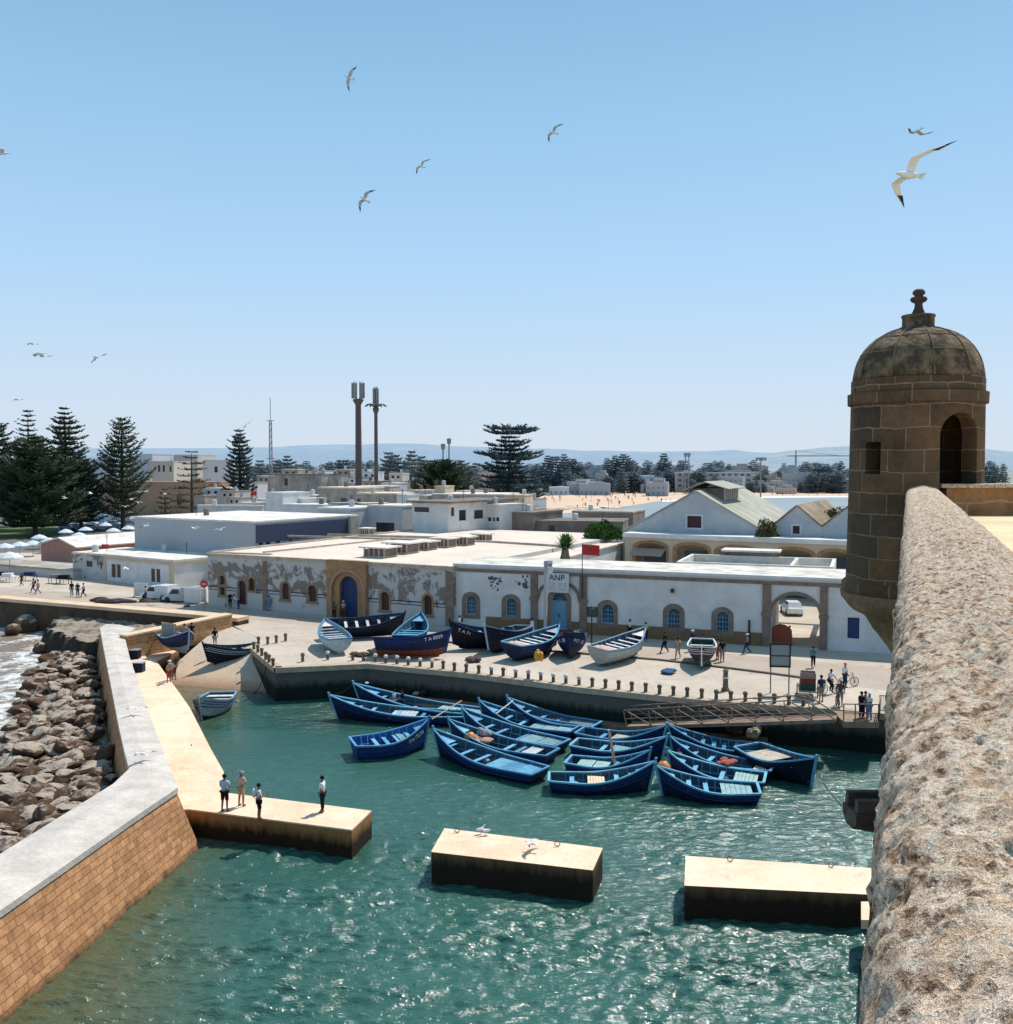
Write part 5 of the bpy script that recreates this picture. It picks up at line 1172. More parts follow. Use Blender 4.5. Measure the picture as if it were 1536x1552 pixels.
# ---- clutter in boats, each its own thing
def lump(name, label, cat, pos, size, mat, seed=0, group=None):
    rn_ = random.Random(seed); b = MB()
    for k in range(9): b.ell((rn_.uniform(-.35,.35)*size[0],rn_.uniform(-.35,.35)*size[1],rn_.uniform(0,.25)*size[2]+size[2]*.2),(size[0]*rn_.uniform(.2,.35),size[1]*rn_.uniform(.2,.35),size[2]*rn_.uniform(.2,.4)),8,5)
    o = b.build(name, mat, loc=tuple(pos), rz=rn_.uniform(0,6)); return tag(o,label,cat,group)
def buoy(label, pos, r, mat, group=None):
    o = thing('buoy', label, 'buoy', tuple(pos), 0, group); b = MB(); b.lathe([(.02,-r),(r*.6,-r*.85),(r*.95,-r*.3),(r,0),(r*.9,r*.4),(r*.5,r*.85),(.06,r)],n=16); b.build('float', mat, o, smooth=True)
    b = MB(); b.tube([Vector((math.cos(a)*.07,0,r+.07+math.sin(a)*.07)) for a in [k*math.pi/5 for k in range(11)]],.02,5); b.build('eyelet', P('rusty_iron',(0,0,0)), o); return o
ORG = P('orange_float',(.62,.25,.07),.5)
buoy('orange float resting amidships in the second boat of the middle raft', W(713,1118,.95), .38, ORG)
buoy('orange float lying in the bow of the nearest boat of the right raft', W(1006,1164,1.0), .42, ORG)
buoy('small dark tub shaped float near the bow of a right raft boat', W(1029,1148,.9), .36, P('black_tub',(.02,.03,.03),.6))
lump('net_pile','pinkish net heap beside the orange float in the middle raft','net',W(728,1126,.55),(1.6,1.0,.5),P('pink_net',(.45,.24,.18),.9),1)
lump('net_pile','grey and white sack heap on the second boat of the middle raft','sack',W(735,1117,.7),(1.1,.7,.8),P('grey_sack',(.30,.30,.32),.9),2)
lump('net_pile','red netting piled on a right raft boat','net',W(1102,1158,.75),(1.3,.8,.4),P('red_net',(.35,.08,.06),.9),3)
lump('net_pile','white plastic bundle in the bow of the nearest right raft boat','bundle',W(1024,1177,.75),(.9,.4,.35),WHT,4)
lump('net_pile','orange and yellow bag slung over the stern of a boat on the quay','bag',W(818,1001,4.0),(.75,.6,1.1),P('yellow_bag',(.75,.33,.04),.7),5)
lump('net_pile','brown net heap on the pontoon by the gangway foot','net',W(1118,1112,.7),(1.8,1.0,.9),P('brown_net',(.09,.05,.035),.95),6)
lump('net_pile','cream canvas bundle on the pontoon end','bundle',W(1143,1116,.7),(1.6,1.0,.9),P('cream_canvas',(.40,.33,.22),.95),7)
lump('net_pile','dark gear heap on the pontoon behind the left boats','gear',W(636,1055,.7),(1.4,.8,.6),P('dark_gear',(.03,.03,.035),.9),8)
lump('net_pile','pile of dark branches and debris on the rock shelf by the promenade','debris',W(168,917,2.3),(5.5,2.0,1.2),P('debris',(.06,.05,.045),.95),9)
for k,(px,py,s_) in enumerate([(150,922,1.2),(205,920,1.0),(232,918,2.0),(250,922,1.2),(280,926,1.4),(300,928,1.2)]):
    lump('debris_heap','small dark rubble heap on the rock shelf','rubble',W(px,py,2.1),(s_*1.3,s_,s_*.6),P('debris',(0,0,0)),20+k,'rubble heaps on the rock shelf')

fl = [F1,F2,F4,F5,F6,F7,F8,F9,F10,F11,F12,F13,F14,F14b,F15,F16]
rb_ = random.Random(8)
for bi,fb_ in enumerate(fl):
    for k in range(3):
        kind_ = rb_.choice(['rope_coil','bucket','fuel_can','folded_net']); lx = rb_.uniform(-.32,.3)*6; ly = rb_.uniform(-.45,.45)
        cz, sz = math.cos(fb_.rotation_euler[2]), math.sin(fb_.rotation_euler[2]); X = fb_.location.x+lx*cz-ly*sz; Yp = fb_.location.y+lx*sz+ly*cz; zz = .05
        b = MB()
        if kind_=='rope_coil':
            for r_ in (.28,.22,.16): b.tube([(math.cos(a)*r_,math.sin(a)*r_,.05+(.28-r_)*.6) for a in [q*math.pi/8 for q in range(17)]],.04,5)
            m_ = M('rope',(0,0,0)); lb = 'coil of pale rope lying in the bottom of a rafted boat'
        elif kind_=='bucket': b.lathe([(.13,0),(.17,.34),(.18,.34),(.15,.30),(.12,.03)],n=12); m_ = rb_.choice([WHT,ORG]); lb = 'plastic bucket standing in a rafted boat'
        elif kind_=='fuel_can': b.box(-.2,.2,-.11,.11,0,.38); b.tube([(-.08,0,.38),(-.08,0,.44)],.04,8); b.bar((-.02,0,.43),(.16,0,.43),.03); m_ = rb_.choice([P('can_blue',(.05,.15,.4)),P('red_net',(0,0,0)),WHT]); lb = 'small fuel can standing in a rafted boat'
        else:
            for q in range(6): b.ell((rb_.uniform(-.3,.3),rb_.uniform(-.2,.2),.12),(.25,.2,.13),7,4)
            m_ = rb_.choice([P('brown_net',(0,0,0)),P('grey_sack',(0,0,0)),P('cloth_teal_net',(.05,.16,.13),.9)]); lb = 'small folded net lying in a rafted boat'
        o = b.build(kind_, m_, loc=(X,Yp,zz), rz=rb_.uniform(0,6)); tag(o, lb, kind_.replace('_',' '), kind_.replace('_',' ')+'s in the rafted boats')
for bi,(lx,lb) in enumerate([(0,'dark net heap lying on the quay beside the pale grey boat'),(1,'blue net heap lying on the quay left of the green boat'),(2,'low heap of brown net on the quay near the dark bow')]):
    px,py = [(545,994),(1015,1020),(716,1002)][bi]; lump('net_pile', lb, 'net', W(px,py,2.62), (1.5,1.1,.5), [P('brown_net',(0,0,0)),P('blue_net',(.03,.09,.2),.9),P('brown_net',(0,0,0))][bi], 60+bi)
# oars / poles
def pole(name, label, cat, a, c, r, mat, group=None):
    a, c = Vector(a), Vector(c); m_ = (a+c)/2; b = MB(); b.tube([a-m_,(a-m_)*.3,c-m_],[r,r,r*.8],7); o = b.build(name, mat, loc=tuple(m_)); return tag(o,label,cat,group)
pole('oar','pink wooden pole standing upright in the right raft','pole',W(932,1157,.6),D(923,1106,W(932,1157,.6).y-.1),.09,PINK)
pole('oar','long grey oar resting across the two leftmost boats','oar',W(655,1090,1.0),W(700,1062,1.3),.05,WOOD)
pole('oar','white oar lying across the second and third middle boats','oar',W(752,1082,1.2),W(778,1062,1.6),.05,WHT)
# mooring ropes
def rope(label, a, c, sag=.5, r=.025, n=14, mat=None):
    a, c = Vector(a), Vector(c); pts = [a.lerp(c,i/n) - Vector((0,0,sag*4*(i/n)*(1-i/n))) for i in range(n+1)]
    b = MB(); b.tube([p-a for p in pts], r, 6); o = b.build('mooring_rope', mat or M('rope',(.45,.38,.28),(.3,.25,.18),8), loc=tuple(a)); return tag(o,label,'rope')
rope('long pale rope from the rightmost dark boat towards the fortress wall', W(1226,1146,1.3), D(1345,1262,41), .9, .03)
rope('thin rope from the slipway quay wall down to the water', W(404,1010,2.6), W(385,1052,.1), .4, .03)
rope('rope from the lone boat to the deck of the left pier', W(299,1082,.9), W(290,1130,1.4), .2, .03)
rope('rope linking the bows of the two leftmost boats', W(501,1052,1.5), W(537,1034,1.5), .3, .02)
rope('rope from the lone boat across to the slipway quay', W(350,1062,1.0), W(388,1046,.6), .5, .02)
# pontoon and gangway
pon = [W(610,1046,.5),W(800,1068,.5),W(1000,1090,.5),W(1168,1110,.5),W(1160,1127,.5),W(990,1106,.5),W(800,1085,.5),W(620,1064,.5)]
cx, cy = sum(p.x for p in pon)/8, sum(p.y for p in pon)/8
o = thing('pontoon','long brown floating pontoon between the quay wall and the rafted boats','pontoon',(cx,cy,0))
mPon = M('pontoon_boards',(.26,.145,.095),(.17,.10,.07),1.2,.9,.4,10); MB().prism([(p.x-cx,p.y-cy) for p in pon], -.4, .45).build('pontoon_deck', mPon, o)
b = MB()
for a,c in ((4,5),(5,6),(6,7)): b.bar((pon[a].x-cx,pon[a].y-cy,.35),(pon[c].x-cx,pon[c].y-cy,.35),.16,.3)
b.build('fender_rail', M('pontoon_rail',(.36,.25,.18),(.2,.13,.09),2), o)
ga, gb = W(955,1099,.7), W(1268,1089,2.65); d = (gb-ga); L_ = d.length; yaw = math.atan2(d.y,d.x)
o = thing('gangway','sloping metal gangway with braced handrails from quay platform down to the pontoon','gangway',tuple(ga),yaw)
hz_ = math.hypot(d.x,d.y); rise = d.z; mGal = M('galvanised_rail',(.30,.22,.17),(.16,.11,.08),3,.6,.2,10,metal=.2); mDeckG = M('gangway_deck',(.33,.22,.15),(.22,.14,.10),1.5)
b = MB(); b.bar((0,0,0),(hz_,0,rise),1.3,.12); b.build('walkway', mDeckG, o)
for sy in (-.68,.68):
    b = MB(); b.bar((0,sy,-.02),(hz_,sy,rise),.12,.22); b.bar((-.2,sy,1.15),(hz_*.86,sy,rise+1.15),.07)
    b.bar((hz_*.86,sy,rise+1.15),(hz_,sy,rise+.1),.07); n = 7
    for i in range(n+1):
        f = i/n; x = hz_*f*.9; b.bar((x,sy,rise*f*.9),(x-.25,sy,rise*f*.9+1.1),.06)
        if i < n: x2 = hz_*(i+1)/n*.9; b.bar((x,sy,rise*f*.9+1.1),(x2,sy,rise*(i+1)/n*.9+.08),.07)
    b.bar((0,sy,.6),(hz_*.9,sy,rise*.9+.6),.05); b.build('handrail', mGal, o)
pl = [W(1262,1078,2.62),W(1334,1083,2.62),W(1332,1096,2.62),W(1279,1095,2.62)]
o = thing('quay_platform','small railed landing platform at the head of the gangway with two men on it','platform',(pl[0].x,pl[0].y,0))
pp_ = [(p.x-pl[0].x,p.y-pl[0].y) for p in pl]; MB().prism(pp_,2.30,2.67).build('platform_slab', mDeckG, o)
b = MB()
for (a,c) in ((3,2),(2,1)):
    A_, B_ = Vector((*pp_[a],2.67)), Vector((*pp_[c],2.67)); n = 3
    for z_ in (.55,1.1): b.bar(A_+Vector((0,0,z_)),B_+Vector((0,0,z_)),.06)
    for i in range(n+1): q = A_.lerp(B_,i/n); b.bar(q,q+Vector((0,0,1.12)),.06)
b.build('railing', mGal, o)
# bollards along the quay edge
mBol = M('iron_bollard',(.20,.155,.11),(.09,.07,.05),6); mBolW = M('white_painted_iron',(.70,.68,.62),(.5,.48,.44),6)
def bollard(white):
    o = thing('bollard','short iron bollard with a %s cap on the quay edge' % ('white' if white else 'dark'),'bollard',(0,0,0),0,'%s capped bollards along the quay edge' % ('white' if white else 'dark'))
    b = MB(); b.lathe([(.15,0),(.13,.05),(.12,.42)],n=12); b.build('post', mBol, o, smooth=False)
    b = MB(); b.lathe([(.12,.42),(.165,.46),(.17,.58),(.11,.66),(.01,.68)],n=12); b.build('cap', mBolW if white else mBol, o, smooth=True); return o
bw, bd = bollard(True), bollard(False); firsts = {0:True,1:True}
bpx = [(459,1002,0),(497,999,1),(535,1000,0),(551,1001,0),(569,1003,1),(585,1005,1),(602,1006,1),(619,1008,1),(637,1010,1),(655,1012,1),(672,1014,0),(689,1017,0),(707,1019,0),(726,1021,0),(745,1023,1),(763,1025,0),(782,1027,1),(801,1029,1),(820,1031,1),(839,1034,1),(858,1036,1),(878,1038,1),(898,1041,0),(918,1043,0),(938,1045,0),(958,1047,0),(979,1049,0),(1000,1052,0),(1021,1054,0),(1042,1056,0),(1064,1058,0),(1086,1060,0),(1108,1062,0),(1130,1063,0),(1152,1065,0),(1174,1066,0),(1196,1068,0),(1218,1070,0),(392,976,0),(406,976,0),(419,974,0),(433,971,0),(385,984,0),(391,989,0),(397,994,0),(403,1000,0),(408,1004,0),(414,1010,0)]
used = [False,False]
for px,py,wt in bpx:
    src = bw if wt else bd; p = W(px,py,2.66)
    if not used[wt]: src.location = p; used[wt] = True
    else: dup(src, p)
# other quay furniture
p = W(1100,1047,2.6); o = thing('stone_post','dark tapering iron post standing near the green boat','post',tuple(p)); b = MB(); b.lathe([(.32,0),(.28,.15),(.2,.25),(.17,1.35),(.22,1.45),(.02,1.6)],n=14); b.build('shaft', mBol, o); b = MB(); b.lathe([(.24,.9),(.24,1.0)],n=14); b.build('collar', mBolW, o)
p = W(1182,1051,2.6); o = thing('notice_board','framed grey notice board on two posts in front of the gate','sign',tuple(p),R(-8))
b = MB()
for s_ in (-1,1): b.bar((s_*.62,0,0),(s_*.62,0,3.55),.08)
b.build('post', P('steel_post',(.25,.25,.25),.4,.6), o)
b = MB(); b.box(-.66,.66,-.05,.05,1.9,3.5); pn = b.build('board', P('board_grey',(.32,.35,.34),.5), o)
b = MB(); b.box(-.72,.72,-.09,-.052,3.42,3.56); b.box(-.72,.72,-.09,-.052,1.84,1.96); b.box(-.72,-.62,-.09,-.052,1.97,3.41); b.box(.62,.72,-.09,-.052,1.97,3.41); b.box(-.6,.6,-.085,-.053,2.62,2.68); b.build('board_frame', P('dark_iron',(0,0,0)), pn)
p = W(897,985,2.6); o = thing('street_lamp','black lantern street lamp by the fortress road near the small navy boat','street lamp',tuple(p))
b = MB(); b.lathe([(.18,0),(.16,.3),(.07,.45),(.05,3.0),(.08,3.05)],n=12); b.build('pole', P('dark_iron',(0,0,0)), o); b = MB(); b.lathe([(.08,3.06),(.2,3.5),(.24,3.52),(.06,3.75),(.03,3.85)],n=6); b.build('lantern', P('lantern',(.06,.06,.055),.3), o)
# tall white pole with blade sign and ANP board
p = W(827,966,2.6); F = FB
o = thing('sign_pole','tall grey pole with a small blade sign in front of the blue office door','pole',tuple(p),FB.rz); hp = D(827,850,p.y).z-2.6
b = MB(); b.box(-.13,.13,-.13,.13,0,hp); b.build('mast', P('pole_grey',(.42,.43,.44),.5), o)
def textmesh(s_, size, ext=.01):
    cu = bpy.data.curves.new('t','FONT'); cu.body = s_; cu.size = size; cu.extrude = ext; cu.align_x='CENTER'; cu.align_y='CENTER'; t_ = bpy.data.objects.new('t',cu); me = bpy.data.meshes.new_from_object(t_); bpy.data.objects.remove(t_); return me
b = MB(); b.box(.14,.66,-.06,.06,hp-1.15,hp+.05); bl = b.build('blade_sign', WHT, o)
me = textmesh('NP',.38); me.materials.append(P('logo_navy',(.02,.03,.12),.6)); me.name='lettering'; to = bpy.data.objects.new('lettering',me); C.objects.link(to); to.parent=bl; to.location=(.40,-.072,hp-.4); to.rotation_euler=(R(90),0,0)
x0,z0,x1,z1 = R4(FB,829,868,865,897); c3 = FB.P0+FB.u*((x0+x1)/2)-FB.v*.5
w_ = x1-x0; h_ = z1-z0
o = thing('office_sign','white ANP sign board above the blue arched door','sign',(c3.x,c3.y,2.6+z0),FB.rz); b = MB(); b.box(-w_/2,w_/2,-.05,.05,0,h_); b.build('board', WHT, o)
b = MB()
for s_ in (-1,1): b.bar((s_*w_*.45,.05,h_*.8),(s_*w_*.45,.5,h_*.8),.06)
b.build('bracket', P('dark_iron',(0,0,0)), o)
me = textmesh('ANP',.78); me.materials.append(P('logo_navy',(0,0,0))); me.name='lettering'; to = bpy.data.objects.new('lettering',me); C.objects.link(to); to.parent=o; to.location=(0,-.065,h_*.76); to.rotation_euler=(R(90),0,0)
b = MB(); rs = random.Random(2)
for c_ in (-1,1):
    for k in range(5): b.box(c_*w_*.24-w_*rs.uniform(.14,.2), c_*w_*.24+w_*rs.uniform(.14,.2), -.056,-.0505, h_*(.12+k*.085), h_*(.145+k*.085))
b.build('small_print', P('print_grey',(.35,.37,.42)), o)
# flag
p = W(885,966,2.6); q = FB.fp(884,900); c3 = FB.P0+FB.u*q[0]-FB.v*.3; top = D(884,824,c3.y).z
o = thing('flag','red flag with green star on a thin pole above the port office','flag',(c3.x,c3.y,2.6+3.5))
b = MB(); b.tube([(0,0,0),(0,0,top-6.1)],[.05,.035],8); b.build('flagpole', P('dark_iron',(0,0,0)), o)
b = MB(); n=12; vs=[]
fw, fh = 1.6, .98
for i in range(n+1):
    for j in range(5): vs.append((fw*i/n, .16*math.sin(i*.9)*i/n, top-6.15-fh*j/4-.12*i/n))
b.add(vs,[(i*5+j,i*5+j+1,(i+1)*5+j+1,(i+1)*5+j) for i in range(n) for j in range(4)]); fc = b.build('cloth', P('flag_red',(.62,.03,.03),.7), o, smooth=True)
b = MB()
star = [(fw*.5+.23*math.sin(k*4*math.pi/5), top-6.15-fh*.52+.23*math.cos(k*4*math.pi/5)) for k in range(6)]
for a,c in zip(star,star[1:]): b.bar((a[0],-.10,a[1]),(c[0],-.10,c[1]),.03,.03)
b.build('star', P('flag_green',(.02,.16,.05)), fc)
for (px,py,w_,hh,Y,lb) in [(155,826,10,9,140,'small red flag above the pale gabled roof'),(381,746,8,9,230,'small red flag by the dense pine')]:
    q = D(px,py,Y); o = thing('flag', lb, 'flag', (q.x,q.y,q.z-4)); b = MB(); b.tube([(0,0,0),(0,0,4.2)],.05,6); b.build('flagpole', P('dark_iron',(0,0,0)), o); b = MB(); b.box(.05,w_/FPX*Y,-.01,.01,3.2,4.1); b.build('cloth', P('flag_red',(0,0,0)), o)
# bins on the pier, barrier at right, no entry sign
for k,(px,py) in enumerate([(205,998),(211,1018)]):
    p = W(px,py,1.37); o = thing('mooring_crate', ['small dark blue crate at the head of the pier by the seawall','second dark crate on the pier nearer the viewer'][k],'crate',tuple(p)); b = MB(); b.box(-.4,.4,-.35,.35,0,.75); b.build('box_body', NAVY, o); b = MB(); b.box(-.44,.44,-.39,.39,.752,.83); b.build('lid', PALE, o)
a,c = W(1333,1081,2.66), W(1356,1083,2.66); o = thing('crowd_barrier','grey metal crowd barrier on the quay beside the platform','barrier',tuple(a),math.atan2((c-a).y,(c-a).x)); L_=(c-a).length
b = MB(); b.bar((0,0,1.15),(L_,0,1.15),.05); b.bar((0,0,.2),(L_,0,.2),.05)
for i in range(9): b.bar((L_*i/8,0,.2 if 0<i<8 else 0),(L_*i/8,0,1.15),.03)
b.build('bars', mGal, o)
p = W(310,925,2.6); o = thing('road_sign','round red no entry sign at the corner of the peeling warehouse','sign',tuple(p),R(-15)); b = MB(); b.tube([(0,0,0),(0,0,3.2)],.04,8); b.build('post', P('steel_post',(0,0,0)), o)
b = MB(); b.tube([(0,-.06,2.9),(0,-.04,2.9)],.45,20); ds = b.build('disc', P('sign_red',(.45,.03,.03),.5), o); b = MB(); b.box(-.3,.3,-.075,-.062,2.83,2.97); b.build('white_bar', WHT, ds)
# red rounded sentry box in the gate and its dark mouth
p = W(1183,978,2.6); o = thing('gate_booth','low red arch shaped booth standing inside the gate','booth',tuple(p),FB.rz)
b = MB(); wallface(b,(-.95,0,0),(1,0,0),(0,1,0),archp(0,0,1.9,1.75),[],.1); k_=archp(-.95,0,.95,1.75); b.add([(x,0,z) for x,z in k_]+[(x,.9,z) for x,z in k_],[(i,i+len(k_),(i+1)%len(k_)+len(k_),(i+1)%len(k_)) for i in range(len(k_))]); b.build('shell', P('booth_red',(.30,.06,.03),.6), o)
# handcart with crates
p = W(1224,1056,2.6); o = thing('hand_cart','wooden hand cart stacked with red and green crates by the gangway','cart',tuple(p),R(75))
b = MB(); b.box(-1.2,1.3,-.6,.6,.55,.66); b.bar((1.3,-.5,.6),(2.1,-.3,1.0),.06); b.bar((1.3,.5,.6),(2.1,.3,1.0),.06); b.bar((2.1,-.3,1.0),(2.1,.3,1.0),.06); b.build('cart_bed', WOOD, o)
def wheel(parent, c, r, ax='Y', wdt=.05, name='wheel', spokes=8):
    n=20; b = MB(); pts = [Vector((c[0]+r*math.cos(2*math.pi*k/n),c[1],c[2]+r*math.sin(2*math.pi*k/n))) for k in range(n+1)]; b.tube(pts, wdt*.5, 6); wh = b.build(name, P('tyre',(.02,.02,.02),.8), parent)
    b = MB()
    for k in range(spokes): a_=math.pi*k/spokes; b.bar((c[0]-r*.95*math.cos(a_),c[1],c[2]-r*.95*math.sin(a_)),(c[0]+r*.95*math.cos(a_),c[1],c[2]+r*.95*math.sin(a_)),.015)
    b.build('spokes', P('steel_post',(0,0,0)), wh)
for s_ in (-.68,.68): wheel(o,(0,s_,.45),.45)
for k,(x_,z_,m_,lb) in enumerate([(-.6,.67,GRN,'green crate at the bottom of the cart load'),(.45,.67,GREY,'grey crate at the front of the cart load'),(-.6,1.07,RED,'red crate in the middle of the cart load'),(-.6,1.47,PINK,'pinkish crate on top of the cart load')]):
    q = Vector(p)+Matrix.Rotation(R(75),3,'Z')@Vector((x_,0,z_)); b = MB(); b.box(-.45,.45,-.5,.5,0,.05); b.box(-.45,.45,-.5,-.46,.05,.38); b.box(-.45,.45,.46,.5,.05,.38); b.box(-.45,-.41,-.459,.459,.05,.38); b.box(.41,.45,-.459,.459,.05,.38)
    ob = b.build('crate', m_, loc=tuple(q), rz=R(75)); tag(ob, lb, 'crate')
def bicycle(label, px, py, yaw, mat):
    p = W(px,py,2.6); o = thing('bicycle', label, 'bicycle', tuple(p), R(yaw)); wheel(o,(-.52,0,.34),.33,wdt=.05); wheel(o,(.52,0,.34),.33,wdt=.05)
    b = MB()
    for a_,c_ in (((-.52,0,.34),(-.05,0,.32)),((-.05,0,.32),(-.18,0,.82)),((-.18,0,.82),(.36,0,.85)),((-.05,0,.32),(.36,0,.80)),((.36,0,.95),(.52,0,.34)),((-.52,0,.34),(-.16,0,.78))): b.tube([a_,c_],.02,6)
    b.build('frame', mat, o); b = MB(); b.tube([(.30,-.26,1.0),(.36,0,.98),(.30,.26,1.0)],.016,6); b.build('handlebar', P('dark_iron',(0,0,0)), o); b = MB(); b.cbox((-.2,0,.88),(.26,.13,.06),taper=.8); b.build('saddle', P('tyre',(0,0,0)), o); return o
bicycle('bicycle ridden by the person in white shirt near the cart',1258,1052,200,P('bike_green',(.2,.4,.05)))
bicycle('bicycle pushed by the man in an orange hat','1285' and 1286,1041,15,P('dark_iron',(0,0,0)))
bicycle('dark bicycle standing at the gangway head beside a hatted man',1270,1073,80,P('dark_iron',(0,0,0)))
# ---------------------------------------------------------------- people
def skin_mesh(vs, es, rad, root=0, sub=1, name='body'):
    me = bpy.data.meshes.new(name); me.from_pydata(vs, es, []); o = bpy.data.objects.new('tmp', me); C.objects.link(o)
    md = o.modifiers.new('skin','SKIN'); md.use_smooth_shade = True
    for i,r_ in enumerate(rad):
        sv_ = me.skin_vertices[0].data[i]; sv_.radius = (r_,r_) if not isinstance(r_,tuple) else r_; sv_.use_root = (i == root)
    s_ = o.modifiers.new('sub','SUBSURF'); s_.levels = sub; s_.render_levels = sub
    bpy.context.view_layer.update(); dg_ = bpy.context.evaluated_depsgraph_get(); nm_ = bpy.data.meshes.new_from_object(o.evaluated_get(dg_)); bpy.data.objects.remove(o); nm_.name = name
    nm_.polygons.foreach_set('use_smooth',[True]*len(nm_.polygons)); return nm_
POSES = {
 'stand': dict(hipz=.93, kn=((.10,.02,.50),(-.10,-.01,.50)), an=((.11,0,.09),(-.11,-.03,.09)), el=((.25,-.02,1.14),(-.25,-.02,1.14)), wr=((.24,.08,.92),(-.24,.08,.92))),
 'walk': dict(hipz=.91, kn=((.09,.20,.52),(-.09,.02,.50)), an=((.09,.30,.10),(-.09,-.32,.16)), el=((.24,-.14,1.16),(-.24,.12,1.16)), wr=((.23,-.06,.93),(-.23,.32,1.0))),
 'hold': dict(hipz=.93, kn=((.10,.04,.50),(-.11,0,.50)), an=((.12,0,.09),(-.13,-.04,.09)), el=((.24,.06,1.14),(-.24,.04,1.14)), wr=((.06,.30,1.18),(-.08,.30,1.16))),
 'sit': dict(hipz=.52, kn=((.12,.42,.52),(-.12,.42,.50)), an=((.12,.46,.10),(-.12,.44,.10)), el=((.24,.10,.75),(-.24,.10,.75)), wr=((.14,.34,.62),(-.14,.34,.62))),
 'bend': dict(hipz=.90, lean=.42, kn=((.11,.06,.48),(-.11,.02,.48)), an=((.12,0,.09),(-.12,-.05,.09)), el=((.24,.45,.95),(-.24,.45,.95)), wr=((.16,.52,.68),(-.16,.52,.68))),
 'ride': dict(hipz=.98, lean=.12, kn=((.11,.30,.66),(-.11,.22,.56)), an=((.11,.14,.30),(-.11,.10,.16)), el=((.24,.28,1.2),(-.24,.28,1.2)), wr=((.24,.52,1.06),(-.24,.52,1.06))),
}
PM = {}
def pose_mesh(pose):
    if pose in PM: return PM[pose]
    q = POSES[pose]; hz = q['hipz']; ln = q.get('lean',0); dzz = hz-.93
    def up(z, x=0, y=0): k = (z-.93); return Vector((x, y+ln*k*1.6, hz+k*(1-ln*.35)))
    V = [up(.95),up(1.15),up(1.36),up(1.50),up(1.575,0,.01),up(1.66,0,.015),up(1.74,0,.0)]; Rr = [.125,.115,.14,.058,.07,.092,.06]; E = [(0,1),(1,2),(2,3),(3,4),(4,5),(5,6)]
    for i,s_ in enumerate((1,-1)):
        b0 = len(V); V += [up(1.42,s_*.185), Vector(q['el'][i]), Vector(q['wr'][i])]; Rr += [.062,.043,.028]; E += [(2,b0),(b0,b0+1),(b0+1,b0+2)]
        wv = V[b0+2]; dv = (wv-V[b0+1]).normalized(); V += [wv+dv*.06]; Rr += [.034]; E += [(b0+2,b0+3)]
        h0 = len(V); V += [Vector((s_*.095,0,hz-.03)), Vector(q['kn'][i]), Vector(q['an'][i]), Vector(q['an'][i])+Vector((0,.15,-.05))]; Rr += [.088,.06,.040,.038]; E += [(0,h0),(h0,h0+1),(h0+1,h0+2),(h0+2,h0+3)]
    body = skin_mesh([tuple(v) for v in V], E, Rr)
    # fingers, thumb, nose and ears added to the same mesh
    bm = bmesh.new(); bm.from_mesh(body); mb = MB()
    for base in (7,15):
        wv, ev = V[base+2], V[base+1]; dv = (wv-ev).normalized(); sd = dv.cross(Vector((0,1,0)) if abs(dv.y)<.8 else Vector((0,0,1))).normalized(); palm = wv+dv*.075
        for k in range(4):
            st_ = palm+sd*(k-1.5)*.02; ln_ = (.065,.078,.074,.058)[k]; mb.tube([st_, st_+dv*ln_*.55+Vector((0,.008,0)), st_+dv*ln_+Vector((0,.022,-.004))],[.010,.009,.006],5)
        th = wv+dv*.04+sd*.03; mb.tube([th, th+sd*.025+dv*.03, th+sd*.028+dv*.055],[.011,.010,.007],5)
    hd = V[5]; mb.ell(hd+Vector((0,.098,-.01)),(.014,.022,.02),6,4)
    for s_ in (1,-1): mb.ell(hd+Vector((s_*.092,.0,-.01)),(.012,.02,.03),6,4)
    me2 = bpy.data.meshes.new('t'); me2.from_pydata(mb.v,[],mb.f); bm.from_mesh(me2); bm.to_mesh(body); bm.free()
    body.polygons.foreach_set('use_smooth',[True]*len(body.polygons))
    # clothes
    sh = [V[0]+Vector((0,0,-.02)),V[1],V[2],V[3]-Vector((0,0,.03))]; shE=[(0,1),(1,2),(2,3)]; shR=[.152,.142,.165,.075]
    for base in (7,15):
        b0=len(sh); sh += [V[base], V[base].lerp(V[base+1],.75)]; shR += [.084,.066]; shE += [(2,b0),(b0,b0+1)]
    shirt = skin_mesh([tuple(v) for v in sh], shE, shR, 0, 1, 'shirt')
    def legs(frac):
        tv=[V[0]+Vector((0,0,.02))]; tr=[.148]; te=[]
        for hb in (11,19):
            b0=len(tv); tv += [V[hb], V[hb+1]]; tr += [.112,.082]; te += [(0,b0),(b0,b0+1)]
            if frac: tv += [V[hb+1].lerp(V[hb+2],.92)]; tr += [.062]; te += [(b0+1,b0+2)]
        return skin_mesh([tuple(v) for v in tv], te, tr, 0, 1, 'trousers' if frac else 'shorts')
    trs, sho = legs(1), legs(0)
    hb_ = MB(); hb_.ell(hd+Vector((0,-.018,.028)),(.103,.108,.098),12,7)
    hb_.v = [v for v in hb_.v]; hair = hb_
    shoes = []
    for hb in (11,19):
        m_=MB(); a_=V[hb+2]; m_.ell(a_+Vector((0,.06,-.055)),(.05,.13,.04),8,5); shoes.append(m_)
    rb = MB(); z0_ = .12; pr_ = [(.30,z0_),(.26,.5),(.2,.95)]; 
    robe = MB(); robe.lathe([(.27,.10),(.24,.5),(.185,.98),(.17,1.2),(.2,1.40),(.08,1.5)], n=16)
    PM[pose] = dict(body=body, shirt=shirt, trousers=trs, shorts=sho, hair=hair, shoes=shoes, head=hd, robe=robe, hand=V[9].lerp(V[17],.5)+Vector((0,.1,.0)))
    return PM[pose]
